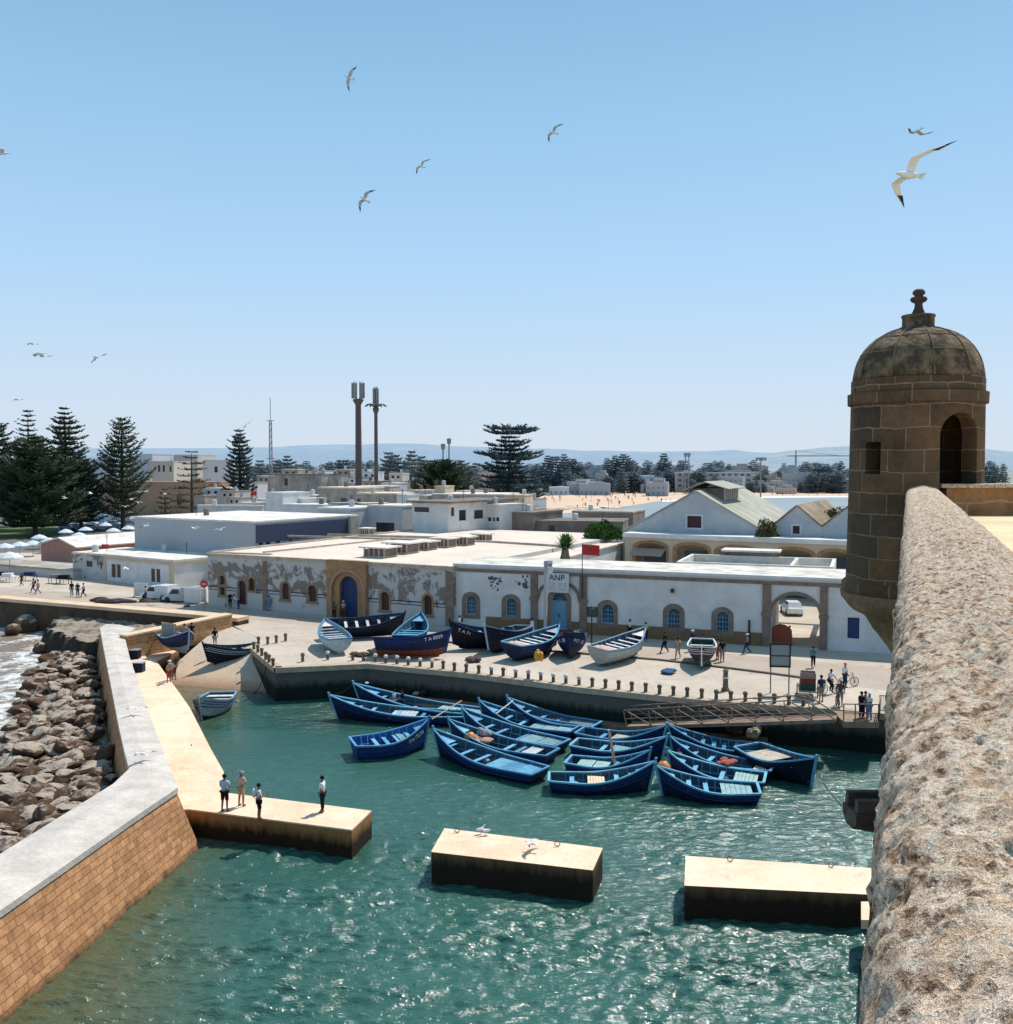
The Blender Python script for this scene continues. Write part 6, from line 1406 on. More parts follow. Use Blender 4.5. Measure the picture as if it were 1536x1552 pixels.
def om(name, me, mat, parent):
    if not len(me.materials): me.materials.append(mat)
    o = bpy.data.objects.new(name, me); C.objects.link(o); o.parent = parent; o.material_slots[0].link = 'OBJECT'; o.material_slots[0].material = mat; return o
SKINM = P('skin_brown',(.24,.12,.07),.6)
COL = dict(white=(.74,.74,.76),black=(.015,.015,.018),navy=(.03,.045,.10),blue=(.15,.28,.5),ltblue=(.42,.55,.68),grey=(.25,.25,.26),beige=(.50,.42,.33),tan=(.45,.33,.22),red=(.45,.05,.04),teal=(.05,.20,.22),yellow=(.65,.6,.08),purple=(.40,.38,.55),brown=(.12,.07,.045),orange=(.55,.22,.08),pink=(.55,.3,.28),green=(.1,.22,.1))
def cl(c): return P('cloth_'+c, COL[c], .9, 0, .1)
meshcache = {}
def mbmesh(key, mb):
    if key not in meshcache:
        o = mb.build(key.split('|')[0], cl('black'), smooth=True); meshcache[key] = o.data; bpy.data.objects.remove(o)
    return meshcache[key]
def person(label, pos, yaw, pose='stand', shirt='white', bottom='black', short=False, hat=None, robe=None, scale=1.0, group=None, extra=None, bag=None):
    q = pose_mesh(pose); o = thing('person', label, 'person', tuple(pos), R(yaw-90), group); o.scale = (scale,)*3
    om('body', q['body'], SKINM, o)
    if robe: om('robe', mbmesh('robe|', q['robe']), cl(robe), o)
    else:
        om('shirt', q['shirt'], cl(shirt), o); om('shorts' if short else 'trousers', q['shorts' if short else 'trousers'], cl(bottom), o)
    om('hair', mbmesh('hair|'+pose, q['hair']), cl('black' if not hat else hat), o)
    if hat:
        b = MB(); h = q['head']; b.tube([h+Vector((0,.0,.03)),h+Vector((0,.0,.045))],.16,14); om('hat_brim', mbmesh('hat_brim|'+pose, b), cl(hat), o)
    for k in (0,1): om('shoe', mbmesh('shoe|%s%d'%(pose,k), q['shoes'][k]), cl('brown' if k>=0 else 'black'), o)
    if bag: b = MB(); h=q['head']; b.ell((0,h.y-.24,h.z-.34),(.17,.11,.23),10,6); om('backpack', mbmesh('backpack|'+pose, b), cl(bag), o)
    return o
Z = 2.606
def PP(px,py,z=Z): return W(px,py,z)
person('person in pale blue shirt and dark shorts standing nearest the pier corner', PP(341,1230,1.37), 75, 'hold', 'ltblue','black',True, scale=1.06)
person('person in beige clothes with pale cap standing second on the pier', PP(366,1222,1.37), 60, 'hold', 'beige','tan',True,hat='grey', scale=1.02)
person('long haired woman in white top and black shorts holding a phone on the pier edge', PP(393,1242,1.37), 20, 'hold', 'white','black',True,bag='white')
person('man in white shirt and black trousers standing alone at the end of the pier', PP(489,1231,1.37), 170, 'stand', 'white','black', scale=1.03)
quay = [
 ('person in black walking past the green boat',1008,989,200,'walk','black','black',0,None,None),
 ('person in white top with orange bag walking beside the one in black',1028,998,240,'walk','pink','beige',0,None,'orange'),
 ('person in white cap behind the green boat',1050,987,120,'stand','navy','black',0,'white',None),
 ('person in dark clothes leaning near the bow of the green boat',1068,987,250,'bend','navy','black',0,None,None),
 ('tall person in black shirt at the stern of the green boat',1095,1003,270,'stand','black','grey',0,None,None),
 ('person in pink top beside the tall one at the green boat',1088,1000,200,'stand','pink','tan',0,None,None),
 ('person in white cap and blue trousers walking below the white office wall',1133,990,180,'walk','grey','navy',0,'white',None),
 ('person in teal top walking out of the gate',1233,1012,250,'walk','teal','black',0,None,None),
 ('person in light clothes standing in the gate by the red booth',1197,978,200,'stand','green','beige',0,None,None),
 ('person in navy shirt and grey shorts at the head of the gangway',1245,1064,100,'stand','navy','grey',1,None,None),
 ('person in white shirt riding the green bicycle',1258,1051,290,'ride','white','black',0,None,None),
 ('man in orange hat and white jacket with a bicycle',1281,1042,15,'stand','white','navy',0,'orange',None),
 ('person in tan hat and red brown shirt with a dark bicycle',1274,1071,70,'stand','brown','grey',1,'tan',None),
 ('man in black standing on the landing platform',1306,1090,20,'stand','black','black',0,None,None),
 ('man with white cap and blue jeans leaning on the platform railing',1318,1092,200,'hold','white','blue',0,'white',None),
 ('third man in grey shirt squeezed between the two on the platform',1312,1088,250,'stand','grey','navy',0,None,None),
 ('person in white top behind the grey blue boat on the quay',955,966,270,'stand','white','black',0,None,None),
 ('person in yellow vest behind the bow of the grey blue boat',979,972,270,'stand','yellow','navy',0,None,None),
 ('person in white shirt walking at the left corner of the white office',697,961,200,'walk','white','tan',0,None,'black'),
 ('person in a long pale robe by the brown pilaster',807,965,90,'stand','white','white',0,None,None),
 ('person in dark clothes seated left of the blue portal door',507,938,270,'stand','brown','black',0,None,None),
 ('person in pink top in front of the blue portal door',521,936,270,'stand','pink','brown',0,'white',None),
 ('person in black standing right of the portal',560,938,270,'stand','black','black',0,None,None),
 ('worker in blue overalls against the peeling warehouse wall',408,926,90,'stand','blue','blue',0,None,None),
 ('person in black with white cap beside the dark red side door',349,922,270,'stand','black','black',0,'white',None),
 ('person in white shirt bending by the dark red side door',362,923,200,'bend','white','navy',0,None,None),
 ('leftmost stroller in dark clothes on the promenade',33,888,170,'walk','black','navy',0,None,None),
 ('person in grey walking ahead of the pair on the promenade',51,898,200,'walk','grey','navy',0,None,'black'),
 ('person in light top walking behind the grey one on the promenade',58,900,200,'walk','beige','grey',0,None,None),
 ('person in dark green at the left of the promenade trio',109,904,270,'stand','black','grey',0,None,None),
 ('middle person of the promenade trio in navy with white cap',118,905,270,'stand','navy','navy',0,'white',None),
 ('right person of the promenade trio in purple top',127,905,200,'walk','purple','black',0,None,None),
 ('person in patterned shirt on foot beside the parked pickups',221,912,200,'stand','beige','navy',0,None,None),
 ('person in black shirt and beige shorts standing on the slipway top',326,980,300,'stand','black','beige',1,None,None),
 ('shirtless looking person with tan cap at the pier edge of the slipway',256,1034,300,'bend','tan','red',1,'tan',None),
 ('second person bending at the pier edge of the slipway',264,1030,250,'bend','beige','brown',1,'white',None),
]
for lb,px,py,yaw,pose,sh_,bt,so_,hat,bag in quay:
    z_ = Z if not (250<px<330 and py>975) else (1.37 if px<270 else 2.3)
    person(lb, PP(px,py,z_), yaw, pose, sh_, bt, bool(so_), hat=hat, bag=bag, scale=random.uniform(.95,1.05), robe=('white' if 'robe' in lb else None))
person('person in white seated in the second left boat', W(598,1072,.35), 200, 'sit','white','white')
person('person in dark clothes seated beside the one in white in a left boat', W(610,1072,.35), 170, 'sit','black','navy')
person('fisherman with white cap crouching near the bow of a left boat', W(556,1060,.45), 20, 'sit','grey','navy',hat='white')
p = W(280,985,2.0); person('person in pink shirt standing inside the slipway boat', (p.x,p.y,2.6), 250,'stand','pink','grey')
p = W(291,983,2.0); person('person in black shirt standing inside the slipway boat', (p.x,p.y,2.6), 300,'stand','black','navy')
# beach visitors, too small to show parts
bp = pose_mesh('walk')['body']; rb = random.Random(12); bodym = []
for c_ in ('black','navy','red','white','tan'):
    m_ = bp.copy(); m_.name = 'body'; m_.materials.clear(); m_.materials.append(cl(c_)); bodym.append(m_)
for k in range(110):
    if k < 60: px = rb.uniform(800,1030); py = rb.triangular(750,778,754); 
    else: px = rb.uniform(800,1280); py = rb.uniform(748,752)
    if py > 758 and px > 800+(778-py)*9.0+60: continue
    p = W(px,py,.12); o = bpy.data.objects.new('person', bodym[rb.randrange(5)]); C.objects.link(o); o.location = p; o.scale=(1.35,1.35,1.15); o.rotation_euler=(0,0,rb.uniform(0,6)); tag(o,'tiny distant beach visitor standing on the sand by the bay','person','visitors on the beach')
# ---------------------------------------------------------------- gulls
GW = P('gull_white',(.82,.82,.80),.7); GG = P('gull_grey',(.60,.61,.63),.7); GK = P('gull_black',(.02,.02,.025),.7); GY = P('gull_yellow',(.6,.35,.05),.5)
def gull(label, pos, fwd, wing, scale=1.0, flap=.18, sweep=.30, group=None, dark=False):
    f = Vector(fwd).normalized(); wv = Vector(wing); wv = (wv - f*wv.dot(f)).normalized(); u = f.cross(wv).normalized()
    o = thing('seagull', label, 'seagull', (0,0,0), 0, group)
    mt = Matrix((f,wv,u)).transposed().to_4x4(); mt.translation = Vector(pos); o.matrix_world = mt @ Matrix.Scale(scale,4)
    b = MB(); secs=[]
    prof_ = [(-.24,.012,0),(-.20,.03,0),(-.12,.055,.0),(0,.072,-.01),(.10,.064,-.005),(.17,.042,.01),(.21,.036,.02),(.245,.036,.022),(.28,.020,.018),(.295,.006,.015)]
    for x,r_,z in prof_: secs.append([(x,r_*math.cos(a),z+r_*.9*math.sin(a)) for a in [2*math.pi*k/12 for k in range(12)]])
    b.loft(secs)
    # tail fan
    b.add([(-.20,-.03,.005),(-.20,.03,.005),(-.36,.075,.0),(-.37,0,.0),(-.36,-.075,.0),(-.20,0,-.012)],[(0,1,2,3,4),(5,4,3,2)])
    # wings: one continuous surface with the body
    W_ = [(.03,.085,.055,.10,0),(.16,.10,.08,.09,.6),(.30,.09,.075,.10,1.0),(.42,.065,.05,.085,.95),(.55,.02,-.0,.06,.75),(.66,-.05,-.09,.04,.5)]
    ws = [(.03,.10,-.10),(.14,.125,-.09),(.27,.135,-.075),(.38,.10,-.085),(.50,.035,-.10),(.60,-.05,-.13)]
    for s_ in (1,-1):
        up_ = []; 
        for (y,le,te) in ws:
            z = flap*math.sin(min(1,y/.3)*math.pi/2)*.5*(1 if y<.3 else 1-(y-.3)*1.5); le2 = le - sweep*max(0,y-.27)*.6; te2 = te - sweep*max(0,y-.27)*.6
            up_.append([(le2,s_*y,z),(le2-.03,s_*y,z+.012),(te2,s_*y,z-.004),(le2-.03,s_*y,z-.008)])
        b.loft(up_, 1)
    b.build('body', [GW, GG if dark else GW], o, smooth=False)
    for s_ in (1,-1):
        b = MB(); y,le,te = ws[-2]; z = flap*.5*(1-(y-.3)*1.5); z2 = flap*.5*(1-.42*1.5); le2 = le-sweep*(y-.27)*.6; te2 = te-sweep*(y-.27)*.6
        b.add([(le2+.004,s_*(y-.03),z+.016),(te2-.004,s_*(y-.02),z+.01),(-.20-sweep*.24,s_*.73,z2),(le2+.004,s_*(y-.03),z-.012),(te2-.004,s_*(y-.02),z-.01)],[(0,1,2),(3,2,4),(0,2,3),(1,4,2)])
        b.build('wing_tip', GK, o)
    b = MB(); b.tube([(.285,0,.016),(.33,0,.008),(.35,0,-.004)],[.012,.009,.002],6); b.build('beak', GY, o)
    return o
gull('large white seagull gliding with black wing tips beside the fortress tower', D(1379,265,15.2), (-.9,-.45,-.08), (.55,-.9,.8), .90, .2, 1.5)
gs = [('seagull high in the sky near the top left of centre',529,117,55,(-.6,-.5,.1),(.3,.6,-.7),1.0),
 ('seagull banking in the upper middle of the sky',839,201,60,(-.6,-.5,.0),(.7,-.5,.5),1.1),
 ('seagull flying left above the mast poles',639,252,62,(-.5,-.7,0),(.75,-.3,.5),1.0),
 ('seagull banking steeply with dark wing above the mast poles',553,302,50,(-.5,-.6,.2),(.6,-.2,.7),1.0),
 ('thin seagull seen edge on above the large gull',1391,198,42,(-.3,.95,-.05),(.95,.3,-.03),.95),
 ('dark seagull entering at the left edge of the sky',3,232,45,(.9,.3,0),(.2,.9,.05),1.0),
 ('seagull gliding level at the left above the pines',60,536,48,(-1,.1,0),(.15,.98,.06),1.15),
 ('small seagull just above the gliding one at the left',47,520,75,(-1,.2,0),(.15,.9,.1),1.0),
 ('seagull rising right of the gliding one at the left',146,541,58,(-.8,.3,.1),(.4,.7,.45),1.0),
 ('tiny seagull low over the leftmost pine',25,605,85,(-1,.2,0),(.2,.9,.15),1.0),
 ('seagull diving above the dense blue green pine',372,646,80,(-.3,-.6,-.4),(.8,-.1,.5),1.05)]
for lb,px,py,Y,f_,w__,s_ in gs: gull(lb, D(px,py,Y), f_, w__, s_*1.0, .25, .3, dark=True)
low = [(222,797,110),(295,801,112),(334,803,114),(191,863,100),(212,746,170),(200,757,170),(222,745,175),(210,762,172),(98,755,150),(137,748,165),(250,749,175),(190,768,165),(875,958,88),(885,963,88)]
for k,(px,py,Y) in enumerate(low):
    a_ = random.uniform(0,6.28); gull('white seagull flying low in front of the harbour buildings and pines', D(px,py,Y), (math.cos(a_),math.sin(a_),random.uniform(-.1,.2)), (-math.sin(a_),math.cos(a_),random.uniform(-.4,.4)), 1.35, .3, .3, group='seagulls flying low over the harbour')
def flat_gull(label, pos, yaw):
    f_ = (math.cos(yaw),math.sin(yaw),.05); return gull(label, pos, f_, (-math.sin(yaw),math.cos(yaw),.1), 1.0, .2, .2, dark=True)
flat_gull('grey seagull skimming over the middle breakwater block', W(806,1290,1.37)+Vector((0,0,.35)), 2.7)
flat_gull('grey seagull flying low over the seawall top at its bend', W(217,1157,3.2)+Vector((0,0,.5)), 2.6)
flat_gull('grey seagull flying low over the upper seawall', W(207,1086,3.2)+Vector((0,0,.5)), 2.2)
def sit_gull(label, pos, yaw):
    o = thing('seagull', label, 'seagull', tuple(pos), yaw); b = MB(); secs=[]
    for x,z,r_ in [(-.24,.20,.01),(-.15,.20,.045),(0,.21,.075),(.1,.24,.07),(.15,.31,.045),(.17,.36,.042),(.20,.385,.035),(.225,.385,.01)]: secs.append([(x,r_*math.cos(a),z+r_*math.sin(a)) for a in [2*math.pi*k/10 for k in range(10)]])
    b.loft(secs); b.build('body', GW, o, smooth=True)
    for s_ in (-1,1): b = MB(); b.tube([(.0,s_*.03,.16),(.01,s_*.03,0),(.05,s_*.03,.005)],.008,5); b.build('leg', GY, o)
    for s_ in (-1,1): b = MB(); b.ell((-.07,s_*.055,.225),(.17,.03,.055),10,6); b.build('wing', GG, o, smooth=True)
    b = MB(); b.tube([(.22,0,.385),(.27,0,.375)],[.012,.003],6); b.build('beak', GY, o); return o
sit_gull('white seagull standing on the far edge of the middle breakwater block', W(729,1264,1.37), .5)
sit_gull('second seagull standing beside the first on the middle block', W(736,1266,1.37), 3.4)
# ---------------------------------------------------------------- vehicles and stalls
def car(label, pos, yaw, mat, kind='car', group=None, L=4.2):
    o = thing('parked_car' if kind=='car' else kind, label, 'car' if kind=='car' else 'pickup truck', tuple(pos), yaw, group); h = L/2
    b = MB(); sec = lambda x,w_,z0,z1: [(x,-w_,z0),(x,w_,z0),(x,w_*1.0,z0+(z1-z0)*.6),(x,w_*.93,z1),(x,-w_*.93,z1),(x,-w_,z0+(z1-z0)*.6)]
    b.loft([sec(-h,.74,.35,.80),sec(-h+.12,.82,.25,.90),sec(-h*.3,.84,.22,.93),sec(h*.35,.84,.22,.92),sec(h-.5,.82,.24,.80),sec(h,.70,.32,.62)])
    if kind=='car': b.loft([[(-h+.25,-.76,.9),(-h+.25,.76,.9),(h*.42,.76,.9),(h*.42,-.76,.9)],[(-h+.6,-.62,1.42),(-h+.6,.62,1.42),(h*.1,.62,1.42),(h*.1,-.62,1.42)]])
    else:
        b.loft([[(-.2,-.8,.9),(-.2,.8,.9),(h*.6,.8,.9),(h*.6,-.8,.9)],[(-.1,-.68,1.6),(-.1,.68,1.6),(h*.35,.68,1.6),(h*.35,-.68,1.6)]]); b.box(-h,-.3,-.9,.9,.9,1.75)
    b.build('body', mat, o)
    for s_ in (-1,1):
        b = MB(); z_ = 1.38
        if kind=='car': b.add([(-h+.5,s_*.735,.98),(h*.33,s_*.735,.98),(h*.08,s_*.64,1.36),(-h+.72,s_*.64,1.36)],[(0,1,2,3)])
        else: b.add([(-.1,s_*.79,1.0),(h*.5,s_*.79,1.0),(h*.33,s_*.71,1.5),(-.05,s_*.71,1.5)],[(0,1,2,3)])
        b.build('side_window', P('car_glass',(.02,.03,.04),.08), o)
    b = MB(); 
    if kind=='car': b.add([(h*.415,-.68,.95),(h*.415,.68,.95),(h*.13,.58,1.38),(h*.13,-.58,1.38)],[(0,1,2,3)]); 
    else: b.add([(h*.59,-.7,.98),(h*.59,.7,.98),(h*.38,.6,1.55),(h*.38,-.6,1.55)],[(0,1,2,3)])
    for v in range(4): b.v[v] = (b.v[v][0]+.03,b.v[v][1],b.v[v][2]+.01)
    b.build('windscreen', P('car_glass',(0,0,0)), o)
    for sx_ in (-.62,.62):
        for s_ in (-1,1): b = MB(); b.tube([(h*sx_,s_*.70,.32),(h*sx_,s_*.87,.32)],.32,14); b.build('wheel', P('tyre',(0,0,0)), o)
    return o
CW = P('car_white',(.75,.76,.78),.25); CB = P('car_blue',(.25,.38,.5),.25); CS = P('car_silver',(.42,.44,.46),.25)
car('white pickup truck with box parked beside the guard house', W(240,908,Z), R(160), CW, 'pickup_truck')
car('silver pickup truck parked between the white one and the warehouse', W(275,912,Z), R(170), CS, 'pickup_truck')
car('white car parked on the yard seen through the gate arch', W(1186,930,Z)+Vector((1.0,0,0)), R(85), CW)
rc = random.Random(21); carsrc = [car('pale parked car in the lot under the pines', W(150,800,Z), .3, m_, group='cars parked under the pines') for m_ in (CW,CB,CS)]
kk = 0
for j in range(5):
    for i in range(9):
        px = 112+i*11.5+rc.uniform(-3,3)-j*2; py = 777+j*6.5+rc.uniform(-1,1); p = W(px,py,Z); src = carsrc[rc.randrange(3)]
        if kk < 3: src = carsrc[kk]; src.location = p; src.rotation_euler = (0,0,rc.uniform(-.3,.3))
        else: dup(src, p, rc.uniform(-.3,.3)+rc.choice([0,1.57]))
        kk += 1
mTent = M('tent_cloth',(.62,.68,.74),(.5,.56,.62),1)
def parasol(label, p, s_, mat, group=None):
    o = thing('market_parasol', label, 'parasol', tuple(p), 0, group); b = MB(); b.tube([(0,0,0),(0,0,2.4*s_)],.04,6); b.build('pole', P('steel_post',(0,0,0)), o); b = MB(); b.lathe([(1.5*s_,1.9*s_),(1.45*s_,2.02*s_),(.8*s_,2.4*s_),(.02,2.65*s_)],n=8,cap=False); b.build('canopy', mat, o); return o
parasol('white market parasol at the left edge of the promenade', W(15,872,Z), 1.3, mWhite)
for k,(px,py) in enumerate([(8,838),(30,835),(50,833),(75,828),(100,812),(130,808),(172,810),(195,806),(160,800),(120,818),(60,822)]): parasol('pale blue market parasol behind the pink gabled house', W(px,py+10,Z), 1.05, mTent, 'pale parasols behind the gabled house')
for k,(px,py,c_) in enumerate([(3,880,'black'),(12,882,'white'),(45,880,'navy'),(85,884,'grey'),(97,885,'black')]):
    b = MB(); b.box(-.9,.9,-.5,.5,.7,.8); 
    for a_ in (-.8,.8):
        for c__ in (-.4,.4): b.bar((a_,c__,0),(a_,c__,.7),.06)
    p = W(px,py,Z); b.cbox((0,0,1.0),(1.3,.8,.4)); o = b.build('market_stall', cl(c_), loc=tuple(p)); tag(o,['black','white','navy','grey','dark'][k]+' covered market stall against the low yard wall','market stall')
# white panels by the pickups
for k,(px,py,w__) in enumerate([(214,905,2.0),(292,915,2.2),(304,914,1.6)]):
    p = W(px,py,Z); b = MB(); b.box(-w__/2,w__/2,-.04,.04,.1,1.7); b.box(-w__/2,-w__/2+.08,-.3,.3,0,.1); b.box(w__/2-.08,w__/2,-.3,.3,0,.1); o = b.build('site_panel', mWhite, loc=tuple(p), rz=-.3); tag(o,['white site panel left of the pickups','wide white site panel at the warehouse corner','narrow white site panel against the warehouse corner'][k],'panel')
# net crate on the slipway boat
p = W(257,985,2.0); o = thing('net_crate','pale square crate of nets standing on the slipway boat','crate',(p.x,p.y,3.1),R(-35)); b = MB(); b.box(-.9,.9,-.08,.08,0,1.3); b.build('panel', GREY, o); b = MB(); b.box(-.95,.95,-.12,-.085,1.2,1.35); b.box(-.95,-.85,-.12,-.085,0,1.19); b.box(.85,.95,-.12,-.085,0,1.19); b.build('panel_frame', WOOD, o)
# ---------------------------------------------------------------- masts
mRust = M('rust_brown_mast',(.15,.115,.105),(.105,.085,.08),1)
def monopole(label, px, ytop, ybase, Y, rw, palm=False):
    b0 = D(px,ybase,Y); zt = D(px,ytop,Y).z; h = zt-2.6; o = thing('antenna_mast', label, 'antenna mast', (b0.x,b0.y,2.6)); r_ = rw/FPX*Y/2
    b = MB(); zs_ = h - (22 if not palm else 26)/FPX*Y*1.4; b.tube([(0,0,0),(0,0,zs_)],[r_*1.15,r_*.85],14); b.build('pole', mRust, o)
    b = MB(); b.lathe([(r_*.9,zs_-.6),(r_*1.7,zs_+.4),(r_*1.5,zs_+.6)],n=12); b.build('collar', mRust, o)
    for k in range(6):
        a_=k*math.pi/3; b = MB(); x_,y_ = math.cos(a_)*r_*(1.7 if not palm else 1.0), math.sin(a_)*r_*(1.7 if not palm else 1.0); b.cbox((x_,y_,zs_+(h-zs_)*.55),(.45,.3,(h-zs_)*.75),a_); b.bar((0,0,zs_+.5),(x_,y_,zs_+1),.12); b.bar((x_*.8,y_*.8,zs_+.5),(x_*.8,y_*.8,h),.1); b.build('antenna_panel', M('antenna_grey',(.28,.30,.30),(.2,.22,.22),2), o)
    if palm:
        for k in range(11):
            a_=k*2*math.pi/11; L2 = 17/FPX*Y; pts=[Vector((math.cos(a_)*L2*f,math.sin(a_)*L2*f,zs_+.3+1.3*math.sin(f*2.6)*.9)) for f in (0,.25,.5,.75,1)]
            b = MB(); b.loft([[(p.x-math.sin(a_)*wd,p.y+math.cos(a_)*wd,p.z),(p.x,p.y,p.z+.15),(p.x+math.sin(a_)*wd,p.y-math.cos(a_)*wd,p.z),(p.x,p.y,p.z-.05)] for p,wd in zip(pts,(.15,.45,.5,.4,.05))]); b.build('fake_frond', M('frond_green',(.10,.13,.08),(.06,.09,.06),1), o)
monopole('thick brown telecom mast with a crown of antenna panels', 544.5, 578, 790, 215, 10)
monopole('slimmer telecom mast disguised as a palm with fake fronds', 571, 586, 790, 212, 6, True)
def lattice(label, px, ytop, Y, wpx, ybase=760):
    b0 = D(px,ybase,Y); zt = D(px,ytop,Y).z; h = zt-2.6; w__ = wpx/FPX*Y/2; o = thing('lattice_mast', label, 'mast', (b0.x,b0.y,2.6)); b = MB()
    n = 16; h2 = h*.82
    for s1,s2 in ((1,1),(1,-1),(-1,-1),(-1,1)): b.bar((s1*w__,s2*w__,0),(s1*w__*.6,s2*w__*.6,h2),.12)
    for i in range(n):
        f0,f1 = i/n,(i+1)/n; a_=w__*(1-.4*f0); c_=w__*(1-.4*f1); b.bar((-a_,-a_,h2*f0),(c_,-c_,h2*f1),.08); b.bar((a_,-a_,h2*f0),(c_,c_,h2*f1),.08); b.bar((-a_,-a_,h2*f0),(a_,-a_,h2*f0),.08); b.bar((-a_,a_,h2*f0),(c_,c_,h2*f1),.08)
    b.build('lattice', M('mast_red_white',(.40,.33,.33),(.25,.2,.22),.3), o); b = MB(); b.tube([(0,0,h2),(0,0,h)],.09,6); b.bar((-1,0,h2),(1,0,h2),.15); b.build('top_rod', M('antenna_grey',(0,0,0)), o)
    b = MB(); b.bar((-1.2,0,h*.52),(1.2,0,h*.52),.2); b.build('cross_arm', M('antenna_grey',(0,0,0)), o)
lattice('slender lattice radio mast left of the telecom masts', 411.5, 603, 260, 5)
def floodlight(label, px, ytop, Y, ybase=750, w__=10):
    b0 = D(px,ybase,Y); zt = D(px,ytop,Y).z; o = thing('floodlight_mast', label, 'floodlight', (b0.x,b0.y,.5)); b = MB(); b.tube([(0,0,0),(0,0,zt-.5)],[.25,.15],8); b.build('pole', M('antenna_grey',(0,0,0)), o)
    b = MB(); ww = w__/FPX*Y; b.box(-ww*.8,ww*.8,-.15,.15,zt-.7,zt-.4); 
    for k in range(4): b.cbox((-ww*.65+k*ww*.43,-.2,zt-.9),(ww*.25,.4,.6))
    b.build('lamp_head', M('antenna_grey',(0,0,0)), o)
floodlight('floodlight mast standing beyond the big gabled shed', 1153, 694, 240, 765)
floodlight('thin distant floodlight mast left of centre behind the roofs', 614, 712, 330, 750, 7)
for k,(px,yt,Y) in enumerate([(672,672,420),(681,664,430),(1039,686,600),(1044,686,610)]):
    b0 = D(px,740,Y); zt = D(px,yt,Y).z; o = thing('antenna_mast', ['short forked antenna mast above the low broad pine','thin spike antenna beside the forked one','left of two tiny distant antenna poles by the beach','right of two tiny distant antenna poles by the beach'][k],'antenna mast',(b0.x,b0.y,.5)); b = MB(); b.tube([(0,0,0),(0,0,zt-.5)],.35,6); b.build('pole', M('hazy_steel',(.25,.28,.32),(.2,.23,.27),.2), o); b = MB(); b.cbox((0,0,zt-2),(1.4,1.4,2.4),taper=1.5); b.build('antenna_head', M('hazy_steel',(0,0,0)), o)
o = thing('tower_crane','hazy tower crane far off between the sheds and the sentry tower','crane',tuple(D(1206,741,900))); b = MB(); zt=D(1206,691,900).z-o.location.z
b.bar((0,0,-5),(0,0,zt),1.3); b.build('crane_mast', M('crane_haze',(.36,.36,.37),(.3,.3,.32),.1), o); b = MB(); b.bar((-8,0,zt),(52,0,zt),.9); b.bar((0,0,zt),(0,0,zt+5),.9); b.bar((0,0,zt+5),(40,0,zt+.3),.3); b.build('jib', M('crane_haze',(0,0,0)), o)
# ---------------------------------------------------------------- trees
def folmat(name, c1, c2, c3):
    t = NT(name); g = t.n('ShaderNodeNewGeometry').outputs['Position']; oi = t.n('ShaderNodeObjectInfo'); n1 = t.noise(.35,4,.6,co=g); n2 = t.noise(2.5,3,.7,co=g)
    col = t.mix(t.ramp(n1,[(.35,0.0),(.65,1.0)]), c1, c2); col = t.mix(t.ramp(n2,[(.5,0.0),(.75,.8)]), col, c3)
    return t.out(col, .8, None, spec=.2)
mPine = folmat('pine_needles',(.030,.048,.030),(.055,.080,.040),(.10,.12,.07)); mPineBr = folmat('brown_pine_needles',(.07,.065,.05),(.10,.09,.07),(.14,.12,.10)); mPineBl = folmat('blue_green_needles',(.03,.06,.065),(.05,.085,.085),(.08,.12,.12)); mTrunk = M('pine_trunk',(.11,.085,.07),(.06,.05,.04),1)
